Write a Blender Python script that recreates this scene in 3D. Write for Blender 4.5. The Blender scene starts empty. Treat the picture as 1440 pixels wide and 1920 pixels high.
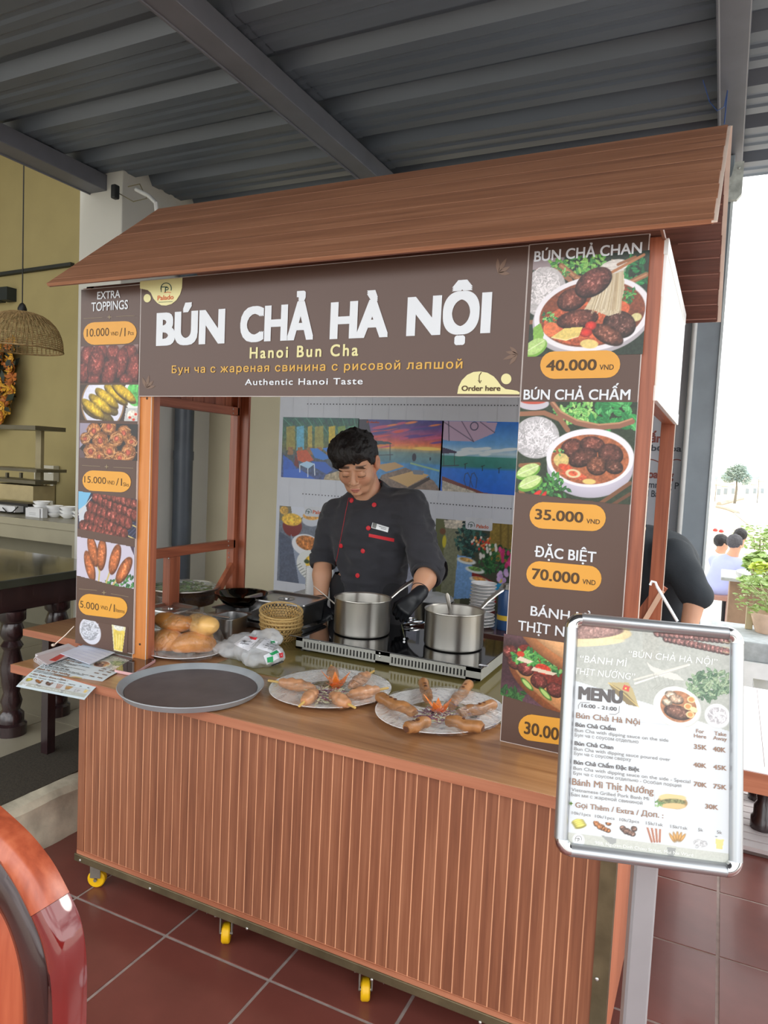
import bpy, bmesh, math, random
import numpy as np
from mathutils import Vector, Matrix
from mathutils.bvhtree import BVHTree
from mathutils.geometry import delaunay_2d_cdt

random.seed(4); RNG = np.random.default_rng(11)
SC = bpy.context.scene; COL = SC.collection; PI = math.pi

# ---------------------------------------------------------------- camera, sky, light, exposure
YAW, PITCH, ROLL, FPX = -.44470346, -.06942511, .04646387, 1322.58324
CAM = np.array([0., 0., 1.543])
def _rot():
    cy, sy = math.cos(YAW), math.sin(YAW)
    f = np.array([sy*math.cos(PITCH), cy*math.cos(PITCH), math.sin(PITCH)])
    r = np.array([cy, -sy, 0.]); u = np.cross(r, f)
    cr, sr = math.cos(ROLL), math.sin(ROLL)
    return np.array([cr*r+sr*u, -(-sr*r+cr*u), f])
CR = _rot()
cam_data = bpy.data.cameras.new('camera'); cam = bpy.data.objects.new('camera', cam_data); COL.objects.link(cam)
cam_data.sensor_fit = 'VERTICAL'; cam_data.sensor_height = 24; cam_data.lens = FPX/1920*24; cam_data.clip_start = .02; cam_data.clip_end = 4000
mw = Matrix.Identity(4)
for i in range(3):
    mw[i][0] = CR[0][i]; mw[i][1] = -CR[1][i]; mw[i][2] = -CR[2][i]; mw[i][3] = CAM[i]
cam.matrix_world = mw; SC.camera = cam

world = bpy.data.worlds.new('sky'); SC.world = world; world.use_nodes = True
wn, wl = world.node_tree.nodes, world.node_tree.links; wn.clear()
w_out = wn.new('ShaderNodeOutputWorld'); w_bg = wn.new('ShaderNodeBackground'); w_tc = wn.new('ShaderNodeTexCoord')
w_map = wn.new('ShaderNodeMapping'); w_map.inputs['Scale'].default_value = (1, 1, 2.6)
w_nz = wn.new('ShaderNodeTexNoise'); w_nz.inputs['Scale'].default_value = 1.7; w_nz.inputs['Detail'].default_value = 5
w_rp = wn.new('ShaderNodeValToRGB'); e = w_rp.color_ramp.elements
e[0].position = .34; e[0].color = (.27, .34, .36, 1); e[1].position = .56; e[1].color = (1, 1, 1, 1)
wl.new(w_tc.outputs['Generated'], w_map.inputs['Vector']); wl.new(w_map.outputs[0], w_nz.inputs['Vector'])
wl.new(w_nz.outputs['Fac'], w_rp.inputs['Fac']); wl.new(w_rp.outputs['Color'], w_bg.inputs['Color']); wl.new(w_bg.outputs[0], w_out.inputs[0])
w_bg.inputs['Strength'].default_value = 1.08
sun_d = bpy.data.lights.new('sun', 'SUN'); sun_d.energy = .6; sun_d.angle = math.radians(25); sun_d.color = (1, .97, .92)
sun = bpy.data.objects.new('sun', sun_d); COL.objects.link(sun); sun.rotation_euler = (math.radians(-20), math.radians(42), 0)
SC.view_settings.view_transform = 'Standard'; SC.view_settings.look = 'None'; SC.view_settings.gamma = 1
SC.view_settings.use_curve_mapping = False; SC.view_settings.exposure = 1.6
SC.cycles.max_bounces = 7; SC.cycles.diffuse_bounces = 4; SC.cycles.glossy_bounces = 3
SC.cycles.transparent_max_bounces = 12; SC.cycles.transmission_bounces = 4; SC.cycles.caustics_reflective = False; SC.cycles.caustics_refractive = False

# ---------------------------------------------------------------- measuring: a point of the photograph on a real plane
def ray(u, v): return CR.T @ np.array([(u-720)/FPX, (v-960)/FPX, 1.])
def at(u, v, ax, val):
    d = ray(u, v); i = 'xyz'.index(ax); t = (val-CAM[i])/d[i]
    return tuple(float(q) for q in CAM+t*d)

# ---------------------------------------------------------------- materials
def lin(c):
    c = np.asarray(c, float)/255.
    return np.where(c <= .04045, c/12.92, ((c+.055)/1.055)**2.4)
def L4(c, k=1.): return tuple(float(min(1, q*k)) for q in lin(c))+(1.,)
MATS = {}
def mat(name, col, rough=.5, metal=0., var=.08, scale=12., bump=0., bscale=60., coat=0., spec=.5, stretch=(1, 1, 1), emit=0., trans=0., ior=1.45, sheen=0., k=1.):
    if name in MATS: return MATS[name]
    m = bpy.data.materials.new(name); m.use_nodes = True; n, l = m.node_tree.nodes, m.node_tree.links
    b = n['Principled BSDF']; tc = n.new('ShaderNodeTexCoord'); mp = n.new('ShaderNodeMapping'); mp.inputs['Scale'].default_value = stretch
    l.new(tc.outputs['Object'], mp.inputs['Vector'])
    nz = n.new('ShaderNodeTexNoise'); nz.inputs['Scale'].default_value = scale; nz.inputs['Detail'].default_value = 4
    l.new(mp.outputs[0], nz.inputs['Vector'])
    rp = n.new('ShaderNodeValToRGB'); e = rp.color_ramp.elements; c = np.array(L4(col, k)[:3])
    e[0].position = .3; e[0].color = (*np.clip(c*(1-var), 0, 1), 1); e[1].position = .7; e[1].color = (*np.clip(c*(1+var), 0, 1), 1)
    l.new(nz.outputs['Fac'], rp.inputs['Fac']); l.new(rp.outputs['Color'], b.inputs['Base Color'])
    b.inputs['Roughness'].default_value = rough; b.inputs['Metallic'].default_value = metal; b.inputs['Coat Weight'].default_value = coat
    b.inputs['Coat Roughness'].default_value = .08; b.inputs['Specular IOR Level'].default_value = spec; b.inputs['IOR'].default_value = ior
    b.inputs['Transmission Weight'].default_value = trans; b.inputs['Sheen Weight'].default_value = sheen
    if bump:
        bn = n.new('ShaderNodeTexNoise'); bn.inputs['Scale'].default_value = bscale; bn.inputs['Detail'].default_value = 3
        l.new(mp.outputs[0], bn.inputs['Vector']); bp = n.new('ShaderNodeBump'); bp.inputs['Strength'].default_value = bump; bp.inputs['Distance'].default_value = .004
        l.new(bn.outputs['Fac'], bp.inputs['Height']); l.new(bp.outputs[0], b.inputs['Normal'])
    if emit: b.inputs['Emission Color'].default_value = (*c, 1); b.inputs['Emission Strength'].default_value = emit
    MATS[name] = m; return m
def wood(name, dark, mid, light, grain='z', scale=1., rough=.42, coat=.15, k=1., contrast=1.):
    """wood: long streaks along one axis, bent by a slow noise into cathedral figures"""
    if name in MATS: return MATS[name]
    m = bpy.data.materials.new(name); m.use_nodes = True; n, l = m.node_tree.nodes, m.node_tree.links; b = n['Principled BSDF']
    tc = n.new('ShaderNodeTexCoord'); info = n.new('ShaderNodeObjectInfo'); mp = n.new('ShaderNodeMapping')
    s = {'x': (1.1, 26, 26), 'y': (26, 1.1, 26), 'z': (26, 26, 1.1)}[grain]
    mp.inputs['Scale'].default_value = tuple(q*scale for q in s)
    ad = n.new('ShaderNodeVectorMath'); ad.operation = 'MULTIPLY_ADD'; ad.inputs[1].default_value = (1, 1, 1)
    cb = n.new('ShaderNodeCombineXYZ'); ml = n.new('ShaderNodeMath'); ml.operation = 'MULTIPLY'; ml.inputs[1].default_value = 3.
    l.new(info.outputs['Random'], ml.inputs[0]); [l.new(ml.outputs[0], cb.inputs[i]) for i in range(3)]
    l.new(tc.outputs['Object'], ad.inputs[0]); l.new(cb.outputs[0], ad.inputs[2]); l.new(ad.outputs[0], mp.inputs['Vector'])
    nz = n.new('ShaderNodeTexNoise'); nz.inputs['Scale'].default_value = 1.; nz.inputs['Detail'].default_value = 6; nz.inputs['Roughness'].default_value = .62; nz.inputs['Distortion'].default_value = .7
    l.new(mp.outputs[0], nz.inputs['Vector'])
    nf = n.new('ShaderNodeTexNoise'); nf.inputs['Scale'].default_value = 5.; nf.inputs['Detail'].default_value = 4; l.new(mp.outputs[0], nf.inputs['Vector'])
    mx = n.new('ShaderNodeMix'); mx.data_type = 'FLOAT'; mx.inputs[0].default_value = .3; l.new(nz.outputs['Fac'], mx.inputs[2]); l.new(nf.outputs['Fac'], mx.inputs[3])
    rp = n.new('ShaderNodeValToRGB'); e = rp.color_ramp.elements
    w = .17/contrast
    e[0].position = .5-w; e[0].color = L4(dark, k); e[1].position = .5+w; e[1].color = L4(light, k); q = e.new(.5); q.color = L4(mid, k)
    l.new(mx.outputs[0], rp.inputs['Fac']); l.new(rp.outputs['Color'], b.inputs['Base Color'])
    b.inputs['Roughness'].default_value = rough; b.inputs['Coat Weight'].default_value = coat; b.inputs['Coat Roughness'].default_value = .25
    bp = n.new('ShaderNodeBump'); bp.inputs['Strength'].default_value = .15; bp.inputs['Distance'].default_value = .002
    l.new(nf.outputs['Fac'], bp.inputs['Height']); l.new(bp.outputs[0], b.inputs['Normal'])
    MATS[name] = m; return m
def vcol(name, rough=.35, coat=0., spec=.5, bump=0., sub=0.):
    """flat print or painted thing: colour comes from the mesh's own colour attribute"""
    if name in MATS: return MATS[name]
    m = bpy.data.materials.new(name); m.use_nodes = True; n, l = m.node_tree.nodes, m.node_tree.links; b = n['Principled BSDF']
    a = n.new('ShaderNodeAttribute'); a.attribute_name = 'col'; l.new(a.outputs['Color'], b.inputs['Base Color'])
    b.inputs['Roughness'].default_value = rough; b.inputs['Coat Weight'].default_value = coat; b.inputs['Specular IOR Level'].default_value = spec
    if sub: b.inputs['Subsurface Weight'].default_value = sub; b.inputs['Subsurface Radius'].default_value = (.02, .008, .004); b.inputs['Subsurface Scale'].default_value = .4
    if bump:
        bn = n.new('ShaderNodeTexNoise'); bn.inputs['Scale'].default_value = 250; bp = n.new('ShaderNodeBump'); bp.inputs['Strength'].default_value = bump; bp.inputs['Distance'].default_value = .001
        l.new(bn.outputs['Fac'], bp.inputs['Height']); l.new(bp.outputs[0], b.inputs['Normal'])
    MATS[name] = m; return m
def film(name, tint=(1, 1, 1), base=.07, gloss=.06, milky=0., wrinkle=.5, wscale=30.):
    """cling film: see-through sheet with glossy creases"""
    if name in MATS: return MATS[name]
    m = bpy.data.materials.new(name); m.use_nodes = True; n, l = m.node_tree.nodes, m.node_tree.links; n.remove(n['Principled BSDF'])
    o = n['Material Output']; t = n.new('ShaderNodeBsdfTransparent'); t.inputs['Color'].default_value = (*tint, 1)
    g = n.new('ShaderNodeBsdfGlossy'); g.inputs['Roughness'].default_value = gloss; g.inputs['Color'].default_value = (1, 1, 1, 1)
    tc = n.new('ShaderNodeTexCoord'); nz = n.new('ShaderNodeTexNoise'); nz.inputs['Scale'].default_value = wscale; nz.inputs['Detail'].default_value = 5; nz.inputs['Distortion'].default_value = 2.
    l.new(tc.outputs['Object'], nz.inputs['Vector']); bp = n.new('ShaderNodeBump'); bp.inputs['Strength'].default_value = wrinkle; bp.inputs['Distance'].default_value = .02
    l.new(nz.outputs['Fac'], bp.inputs['Height']); l.new(bp.outputs[0], g.inputs['Normal'])
    fr = n.new('ShaderNodeLayerWeight'); fr.inputs['Blend'].default_value = .5; l.new(bp.outputs[0], fr.inputs['Normal'])
    ad = n.new('ShaderNodeMath'); ad.operation = 'MULTIPLY_ADD'; ad.inputs[1].default_value = .8; ad.inputs[2].default_value = base; pw = n.new('ShaderNodeMath'); pw.operation = 'POWER'; pw.inputs[1].default_value = 3.; l.new(fr.outputs['Facing'], pw.inputs[0]); l.new(pw.outputs[0], ad.inputs[0])
    mx = n.new('ShaderNodeMixShader'); l.new(ad.outputs[0], mx.inputs[0]); l.new(t.outputs[0], mx.inputs[1]); l.new(g.outputs[0], mx.inputs[2])
    last = mx
    if milky:
        d = n.new('ShaderNodeBsdfDiffuse'); d.inputs['Color'].default_value = (.85, .87, .9, 1); m2 = n.new('ShaderNodeMixShader'); m2.inputs[0].default_value = milky
        l.new(mx.outputs[0], m2.inputs[1]); l.new(d.outputs[0], m2.inputs[2]); last = m2
    l.new(last.outputs[0], o.inputs['Surface']); MATS[name] = m; return m

# ---------------------------------------------------------------- scene tree
ROOTLOC = {}
def tag(o, label=None, cat=None, group=None, kind=None):
    if label: o['label'] = label
    if cat: o['category'] = cat
    if group: o['group'] = group
    if kind: o['kind'] = kind
    return o
def thing(name, label, cat, loc=(0, 0, 0), group=None, kind=None):
    o = bpy.data.objects.new(name, None); COL.objects.link(o); o.location = loc; o.empty_display_size = .05
    ROOTLOC[o.name] = Vector(loc); return tag(o, label, cat, group, kind)
def rootloc(o):
    while o.parent: o = o.parent
    return ROOTLOC.get(o.name, o.location)
def link(name, me, m, parent=None, loc=None):
    o = bpy.data.objects.new(name, me); COL.objects.link(o)
    if m is not None:
        for q in (m if isinstance(m, (list, tuple)) else [m]): me.materials.append(q)
    if parent is not None:
        o.parent = parent; me.transform(Matrix.Translation(-Vector(rootloc(parent))))
    elif loc is not None:
        me.transform(Matrix.Translation(-Vector(loc))); o.location = loc; ROOTLOC[o.name] = Vector(loc)
    return o
def copy_tree(o, loc=None, rz=None, parent=None):
    c = o.copy(); COL.objects.link(c); c.parent = parent
    if loc is not None: c.location = loc
    if rz is not None: c.rotation_euler.z = rz
    for ch in list(o.children): copy_tree(ch, parent=c)
    return c

def frame(d, up=(0, 0, 1)):
    d = Vector(d).normalized(); up = Vector(up)
    if abs(d.dot(up)) > .98: up = Vector((1, 0, 0)) if abs(d.x) < .9 else Vector((0, 1, 0))
    x = up.cross(d).normalized(); y = d.cross(x).normalized(); return x, y, d
class MB:
    def __init__(s): s.v = []; s.f = []; s.mi = []; s.cur = 0
    def add(s, vs, fs):
        o = len(s.v); s.v += [tuple(p) for p in vs]; s.f += [tuple(i+o for i in f) for f in fs]; s.mi += [s.cur]*len(fs); return s
    def box(s, x0, y0, z0, x1, y1, z1):
        return s.add([(x0, y0, z0), (x1, y0, z0), (x1, y1, z0), (x0, y1, z0), (x0, y0, z1), (x1, y0, z1), (x1, y1, z1), (x0, y1, z1)],
                     [(0, 3, 2, 1), (4, 5, 6, 7), (0, 1, 5, 4), (1, 2, 6, 5), (2, 3, 7, 6), (3, 0, 4, 7)])
    def bar(s, a, b, w, h, up=(0, 0, 1)):
        x, y, d = frame(Vector(b)-Vector(a), up); vs = []
        for p in (Vector(a), Vector(b)):
            for i, j in ((-1, -1), (1, -1), (1, 1), (-1, 1)): vs.append(p+x*(i*w/2)+y*(j*h/2))
        return s.add(vs, [(0, 3, 2, 1), (4, 5, 6, 7), (0, 1, 5, 4), (1, 2, 6, 5), (2, 3, 7, 6), (3, 0, 4, 7)])
    def hexa(s, vs): return s.add(vs, [(0, 3, 2, 1), (4, 5, 6, 7), (0, 1, 5, 4), (1, 2, 6, 5), (2, 3, 7, 6), (3, 0, 4, 7)])
    def tube(s, pts, r, seg=8, closed=False, flat=1., up=(0, 0, 1)):
        pts = [Vector(p) for p in pts]; n = len(pts); rs = r if isinstance(r, (list, tuple)) else [r]*n
        vs = []; px = None
        for i, p in enumerate(pts):
            d = (pts[(i+1) % n]-pts[i-1]) if closed else (pts[min(i+1, n-1)]-pts[max(i-1, 0)])
            if d.length < 1e-9: d = Vector((0, 0, 1))
            d.normalize()
            if px is None: px, py, _ = frame(d, up)
            else:
                px = (px-d*px.dot(d)); px = px.normalized() if px.length > 1e-6 else frame(d)[0]; py = d.cross(px)
            for k in range(seg):
                t = 2*PI*k/seg; vs.append(p+px*(math.cos(t)*rs[i])+py*(math.sin(t)*rs[i]*flat))
        fs = []
        for i in range(n if closed else n-1):
            j = (i+1) % n
            for k in range(seg): fs.append((i*seg+k, i*seg+(k+1) % seg, j*seg+(k+1) % seg, j*seg+k))
        if not closed: fs.append(tuple(range(seg))[::-1]); fs.append(tuple((n-1)*seg+k for k in range(seg)))
        return s.add(vs, fs)
    def lathe(s, prof, c=(0, 0, 0), seg=32, sx=1., sy=1., rz=0., M=None, capb=False, capt=False):
        vs = []; fs = []; n = len(prof)
        for r, z in prof:
            for k in range(seg):
                t = 2*PI*k/seg; x, y = r*sx*math.cos(t), r*sy*math.sin(t)
                x, y = x*math.cos(rz)-y*math.sin(rz), x*math.sin(rz)+y*math.cos(rz)
                p = Vector((x, y, z)); p = (M @ p) if M is not None else p+Vector(c); vs.append(p)
        for i in range(n-1):
            for k in range(seg): fs.append((i*seg+k, i*seg+(k+1) % seg, (i+1)*seg+(k+1) % seg, (i+1)*seg+k))
        if capb: fs.append(tuple(range(seg))[::-1])
        if capt: fs.append(tuple((n-1)*seg+k for k in range(seg)))
        return s.add(vs, fs)
    def prism(s, poly, fn, t0, t1):
        """poly: 2-D outline; fn(a,b,t) -> 3-D"""
        n = len(poly); vs = [fn(a, b, t0) for a, b in poly]+[fn(a, b, t1) for a, b in poly]
        fs = [tuple(range(n))[::-1], tuple(range(n, 2*n))]+[(i, (i+1) % n, n+(i+1) % n, n+i) for i in range(n)]
        return s.add(vs, fs)
    def grid(s, fn, nu, nv, flip=False):
        vs = [fn(i/nu, j/nv) for j in range(nv+1) for i in range(nu+1)]; w = nu+1
        fs = [(j*w+i, j*w+i+1, (j+1)*w+i+1, (j+1)*w+i) for j in range(nv) for i in range(nu)]
        if flip: fs = [f[::-1] for f in fs]
        return s.add(vs, fs)
    def ball(s, c, r, M=None, seg=12, rings=8):
        r = (r, r, r) if not isinstance(r, (tuple, list)) else r
        vs = []; fs = []
        for i in range(rings+1):
            a = PI*i/rings
            for k in range(seg):
                t = 2*PI*k/seg; p = Vector((r[0]*math.sin(a)*math.cos(t), r[1]*math.sin(a)*math.sin(t), r[2]*math.cos(a)))
                if M is not None: p = M @ p
                vs.append(p+Vector(c))
        for i in range(rings):
            for k in range(seg): fs.append((i*seg+k, (i+1)*seg+k, (i+1)*seg+(k+1) % seg, i*seg+(k+1) % seg))
        return s.add(vs, fs)
    def mesh(s, name, smooth=False, ang=38):
        me = bpy.data.meshes.new(name); me.from_pydata(s.v, [], s.f)
        if any(s.mi): me.polygons.foreach_set('material_index', s.mi)
        me.validate(clean_customdata=False)
        if smooth: me.shade_smooth(); me.set_sharp_from_angle(angle=math.radians(ang))
        me.update(); return me
    def build(s, name, m, parent=None, loc=None, smooth=False, bevel=0., ang=38, fix=False, label=None):
        me = s.mesh(name, smooth, ang)
        if fix:
            bm = bmesh.new(); bm.from_mesh(me); bmesh.ops.recalc_face_normals(bm, faces=bm.faces); bm.to_mesh(me); bm.free()
        o = link(name, me, m, parent, loc)
        if bevel:
            b = o.modifiers.new('bevel', 'BEVEL'); b.width = bevel; b.segments = 2; b.limit_method = 'ANGLE'; b.angle_limit = math.radians(50)
        if label: o['label'] = label
        return o

def np_mesh(name, V, F, cols=None, smooth=True):
    """big mesh from arrays: V (n,3), F (m,4) quads, colours (n,3) linear"""
    me = bpy.data.meshes.new(name); V = np.ascontiguousarray(V, np.float32); F = np.ascontiguousarray(F, np.int32); k = F.shape[1]
    me.vertices.add(len(V)); me.vertices.foreach_set('co', V.ravel()); me.loops.add(F.size); me.loops.foreach_set('vertex_index', F.ravel())
    me.polygons.add(len(F)); me.polygons.foreach_set('loop_start', np.arange(0, F.size, k, dtype=np.int32))
    me.update(calc_edges=True); me.validate(clean_customdata=False)
    if cols is not None:
        a = me.color_attributes.new('col', 'FLOAT_COLOR', 'POINT'); c = np.ones((len(V), 4), np.float32); c[:, :3] = cols; a.data.foreach_set('color', c.ravel())
    if smooth: me.shade_smooth()
    return me

# ---------------------------------------------------------------- printed boards: flat lettering and pictures
class Board:
    """a flat or gently bent printed face. uv(a,b,h): face coordinates -> 3-D, inv(u,v): measured photo point -> face coordinates"""
    def __init__(s, uv, inv): s.uv = uv; s.inv = inv
_TXT = {}
def fill_outline(P, E):
    """fill letter outlines by winding number (the contours run one way outside, the other way inside)"""
    P = [tuple(p) for p in P]; nx = {}
    for a, b in E: nx.setdefault(a, []).append(b); nx.setdefault(b, []).append(a)
    loops = []; seen = set()
    for i in range(len(P)):
        if i in seen or i not in nx: continue
        lp = [i]; seen.add(i); cur = i
        nxt = i+1 if i+1 in nx[i] else nx[i][0]
        while nxt not in seen:
            lp.append(nxt); seen.add(nxt); c = [q for q in nx[nxt] if q not in seen]
            if not c: break
            nxt = c[0]
        if len(lp) > 2: loops.append(lp)
    V, e, F, _, _, _ = delaunay_2d_cdt([Vector(p) for p in P], [(lp[i], lp[(i+1) % len(lp)]) for lp in loops for i in range(len(lp))], [], 0, 1e-6)
    V = np.array([tuple(v) for v in V]); F = np.array([tuple(f) for f in F]); c = V[F].mean(1); w = np.zeros(len(F))
    for lp in loops:
        A = np.array([P[i] for i in lp]); B = np.roll(A, -1, 0)
        for (x0, y0), (x1, y1) in zip(A, B):
            side = (x1-x0)*(c[:, 1]-y0)-(c[:, 0]-x0)*(y1-y0); w += ((y0 <= c[:, 1]) & (y1 > c[:, 1]) & (side > 0)).astype(int)-((y0 > c[:, 1]) & (y1 <= c[:, 1]) & (side < 0)).astype(int)
    return V, [tuple(int(i) for i in f) for f in F[np.abs(w) > .5]]
def text_data(body, bold=.0, shear=0., spacing=1.):
    key = (body, bold, shear, spacing)
    if key not in _TXT:
        cu = bpy.data.curves.new('lettering', 'FONT'); cu.body = body; cu.size = 1; cu.offset = bold; cu.resolution_u = 4; cu.shear = shear; cu.space_character = spacing; cu.fill_mode = 'NONE'
        o = bpy.data.objects.new('lettering_source', cu); COL.objects.link(o); dg = bpy.context.evaluated_depsgraph_get(); dg.update()
        me = o.evaluated_get(dg).to_mesh(); V, F = fill_outline([v.co[:2] for v in me.vertices], [tuple(e.vertices) for e in me.edges])
        o.evaluated_get(dg).to_mesh_clear(); bpy.data.objects.remove(o); bpy.data.curves.remove(cu); _TXT[key] = (V, F)
    return _TXT[key]
CAPH = .0
def lettering(board, items, m, parent, h=.0012, name='lettering'):
    """items: (text, (uL,vBase), (uR,vR), vTop, bold[, spacing]) with measured points; one mesh per item set"""
    global CAPH
    if not CAPH: CAPH = text_data('H')[0][:, 1].max()
    for it in items:
        mb = MB(); s, (ul, vb), (ur, vr), vt, bold = it[:5]; sp = it[5] if len(it) > 5 else 1.; shear = it[6] if len(it) > 6 else 0.
        V, F = text_data(s, 0., shear, sp)
        a0, b0 = board.inv(ul, vb); a1, b1 = board.inv(ur, vr); _, bt = board.inv(ul, vt)
        w = V[:, 0].max()-V[:, 0].min(); kx = (a1-a0)/w; ky = (bt-b0)/CAPH; sl = (b1-b0)/(a1-a0) if abs(b1-b0) > abs(a1-a0)*.015 else 0
        n = 1 if bold <= 0 else (4 if bold < .011 else 8)
        for i in range(n):
            dx, dy = [(bold*1.1*q, bold*.75*r_) for q, r_ in (((0, 0),) if n == 1 else ((-1, -1), (1, -1), (1, 1), (-1, 1)) if n == 4 else ((-1, -1), (0, -1), (1, -1), (-1, 0), (1, 0), (-1, 1), (0, 1), (1, 1)))][i]
            mb.add([board.uv(a0+(x+dx-V[:, 0].min())*kx, b0+(y+dy)*ky, h+i*6e-5) for x, y in V], F)
        mb.build(name, m, parent)
def decal(board, shapes, m, parent, h=.0008, name='print', each=False):
    mb = MB()
    for i, sh in enumerate(shapes):
        pts = [board.inv(u, v) for u, v in sh]; mb.add([board.uv(a, b, h) for a, b in pts], [tuple(range(len(pts)))])
        if each and i < len(shapes)-1: mb.build(name, m, parent); mb = MB()
    return mb.build(name, m, parent)
def ring_pts(u, v, ru, rv, n=28, a0=0., a1=2*PI): return [(u+ru*math.cos(a0+(a1-a0)*i/n), v+rv*math.sin(a0+(a1-a0)*i/n)) for i in range(n)]
def pill(u0, v0, u1, v1, sl=0., n=10):
    """pill between two ends; sl: slope in the photo"""
    r = (v1-v0-abs(sl)*(u1-u0))/2; cl, cr = u0+r, u1-r; vm = (v0+v1)/2; um = (u0+u1)/2
    L = [(cl+r*math.cos(PI/2+PI*i/n), vm+sl*(cl-um)-r*math.sin(PI/2+PI*i/n)) for i in range(n+1)]
    Rr = [(cr+r*math.cos(-PI/2+PI*i/n), vm+sl*(cr-um)-r*math.sin(-PI/2+PI*i/n)) for i in range(n+1)]
    return L+Rr
def stroke(pts, w):
    """thin ribbon along measured points"""
    L, Rr = [], []
    for i, p in enumerate(pts):
        a = pts[max(i-1, 0)]; b = pts[min(i+1, len(pts)-1)]; dx, dy = b[0]-a[0], b[1]-a[1]; q = math.hypot(dx, dy) or 1
        L.append((p[0]-dy/q*w/2, p[1]+dx/q*w/2)); Rr.append((p[0]+dy/q*w/2, p[1]-dx/q*w/2))
    return [[L[i], L[i+1], Rr[i+1], Rr[i]] for i in range(len(pts)-1)]

def vnoise(ny, nx, cell, seed=0, oct=3):
    r = np.random.default_rng(seed); out = np.zeros((ny, nx)); amp = 1.; tot = 0
    for o in range(oct):
        c = max(1.2, cell/2**o); gy, gx = int(ny/c)+3, int(nx/c)+3; g = r.random((gy, gx))
        y = np.arange(ny)/c; x = np.arange(nx)/c; yi = y.astype(int); xi = x.astype(int); fy = (y-yi)[:, None]; fx = (x-xi)[None]; fy = fy*fy*(3-2*fy); fx = fx*fx*(3-2*fx)
        out += amp*((g[yi][:, xi]*(1-fy)+g[yi+1][:, xi]*fy)*(1-fx)+(g[yi][:, xi+1]*(1-fy)+g[yi+1][:, xi+1]*fy)*fx); tot += amp; amp *= .55
    return out/tot
class Pic:
    """a printed photograph: painted into a fine grid of coloured points on a board"""
    def __init__(s, board, u0, v0, u1, v1, res, base=(128, 128, 128), quad=None):
        s.b = board; (s.a0, s.b1), (s.a1, s.b0) = board.inv(u0, v0), board.inv(u1, v1)
        s.nx = max(8, int((s.a1-s.a0)*res)); s.ny = max(8, int((s.b1-s.b0)*res)); s.u0, s.v0, s.u1, s.v1 = u0, v0, u1, v1
        s.k = (s.nx/(u1-u0)+s.ny/(v1-v0))/2; s.A = np.zeros((s.ny, s.nx, 3)); s.A[:] = base; s.al = np.ones((s.ny, s.nx), bool)
        s.Y, s.X = np.mgrid[0:s.ny, 0:s.nx].astype(float); s.n1 = vnoise(s.ny, s.nx, 3.2*s.k, 5, 3); s.n2 = vnoise(s.ny, s.nx, 9*s.k, 9, 3); s.r = random.Random(7)
    def P(s, u, v):
        a, b = s.b.inv(u, v); return (a-s.a0)/(s.a1-s.a0)*s.nx, (s.b1-b)/(s.b1-s.b0)*s.ny
    def _win(s, x, y, r):
        x0, x1 = max(0, int(x-r)), min(s.nx, int(x+r)+2); y0, y1 = max(0, int(y-r)), min(s.ny, int(y+r)+2)
        return (slice(y0, y1), slice(x0, x1)) if x1 > x0 and y1 > y0 else None
    def put(s, w, m, c): s.A[w] = s.A[w]*(1-m[..., None])+np.asarray(c, float)*m[..., None]
    def ell(s, u, v, ru, rv, ang=0., col=(255, 255, 255), soft=1., mott=0., shade=0., hi=0., inner=0.):
        x, y = s.P(u, v); ru *= s.k; rv *= s.k; w = s._win(x, y, max(ru, rv)+2)
        if w is None: return
        dx, dy = s.X[w]-x, s.Y[w]-y; c, q = math.cos(ang), math.sin(ang); a, b = (dx*c+dy*q)/ru, (-dx*q+dy*c)/rv; r = np.hypot(a, b)
        m = np.clip((1-r)*min(ru, rv)/soft+.5, 0, 1)
        if inner: m = m*np.clip((r-inner)*min(ru, rv)/soft+.5, 0, 1)
        C = np.ones(r.shape+(3,))*np.asarray(col, float)
        if shade: C = C*(1.12-shade*np.clip(r, 0, 1)**2-.15*shade*b)[..., None]
        if mott: C = C*(1+mott*(s.n1[w]-.5)*2+mott*.5*(s.n2[w]-.5)*2)[..., None]
        if hi: C = C+(hi*np.clip((s.n1[w]-.62)*5, 0, 1)*np.clip(1.1-r, 0, 1))[..., None]
        s.put(w, m, np.clip(C, 0, 255))
    def poly(s, pts, col, soft=1., mott=0.):
        P = [s.P(u, v) for u, v in pts]; xs = [p[0] for p in P]; ys = [p[1] for p in P]
        w = s._win((min(xs)+max(xs))/2, (min(ys)+max(ys))/2, max(max(xs)-min(xs), max(ys)-min(ys))/2+2)
        if w is None: return
        X, Y = s.X[w], s.Y[w]; ins = np.zeros(X.shape, bool); n = len(P)
        for i in range(n):
            (x0, y0), (x1, y1) = P[i], P[(i+1) % n]
            if y0 == y1: continue
            ins ^= ((Y >= min(y0, y1)) & (Y < max(y0, y1)) & (X < x0+(Y-y0)*(x1-x0)/(y1-y0)))
        C = np.ones(X.shape+(3,))*np.asarray(col, float)
        if mott: C = C*(1+mott*(s.n1[w]-.5)*2)[..., None]
        s.put(w, ins.astype(float), np.clip(C, 0, 255))
    def line(s, pts, wd, col):
        for (u0, v0), (u1, v1) in zip(pts[:-1], pts[1:]):
            x0, y0 = s.P(u0, v0); x1, y1 = s.P(u1, v1); w = s._win((x0+x1)/2, (y0+y1)/2, max(abs(x1-x0), abs(y1-y0))/2+wd*s.k+2)
            if w is None: continue
            X, Y = s.X[w], s.Y[w]; dx, dy = x1-x0, y1-y0; q = dx*dx+dy*dy+1e-9; t = np.clip(((X-x0)*dx+(Y-y0)*dy)/q, 0, 1)
            d = np.hypot(X-x0-t*dx, Y-y0-t*dy); s.put(w, np.clip(wd*s.k/2-d+.5, 0, 1), col)
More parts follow.
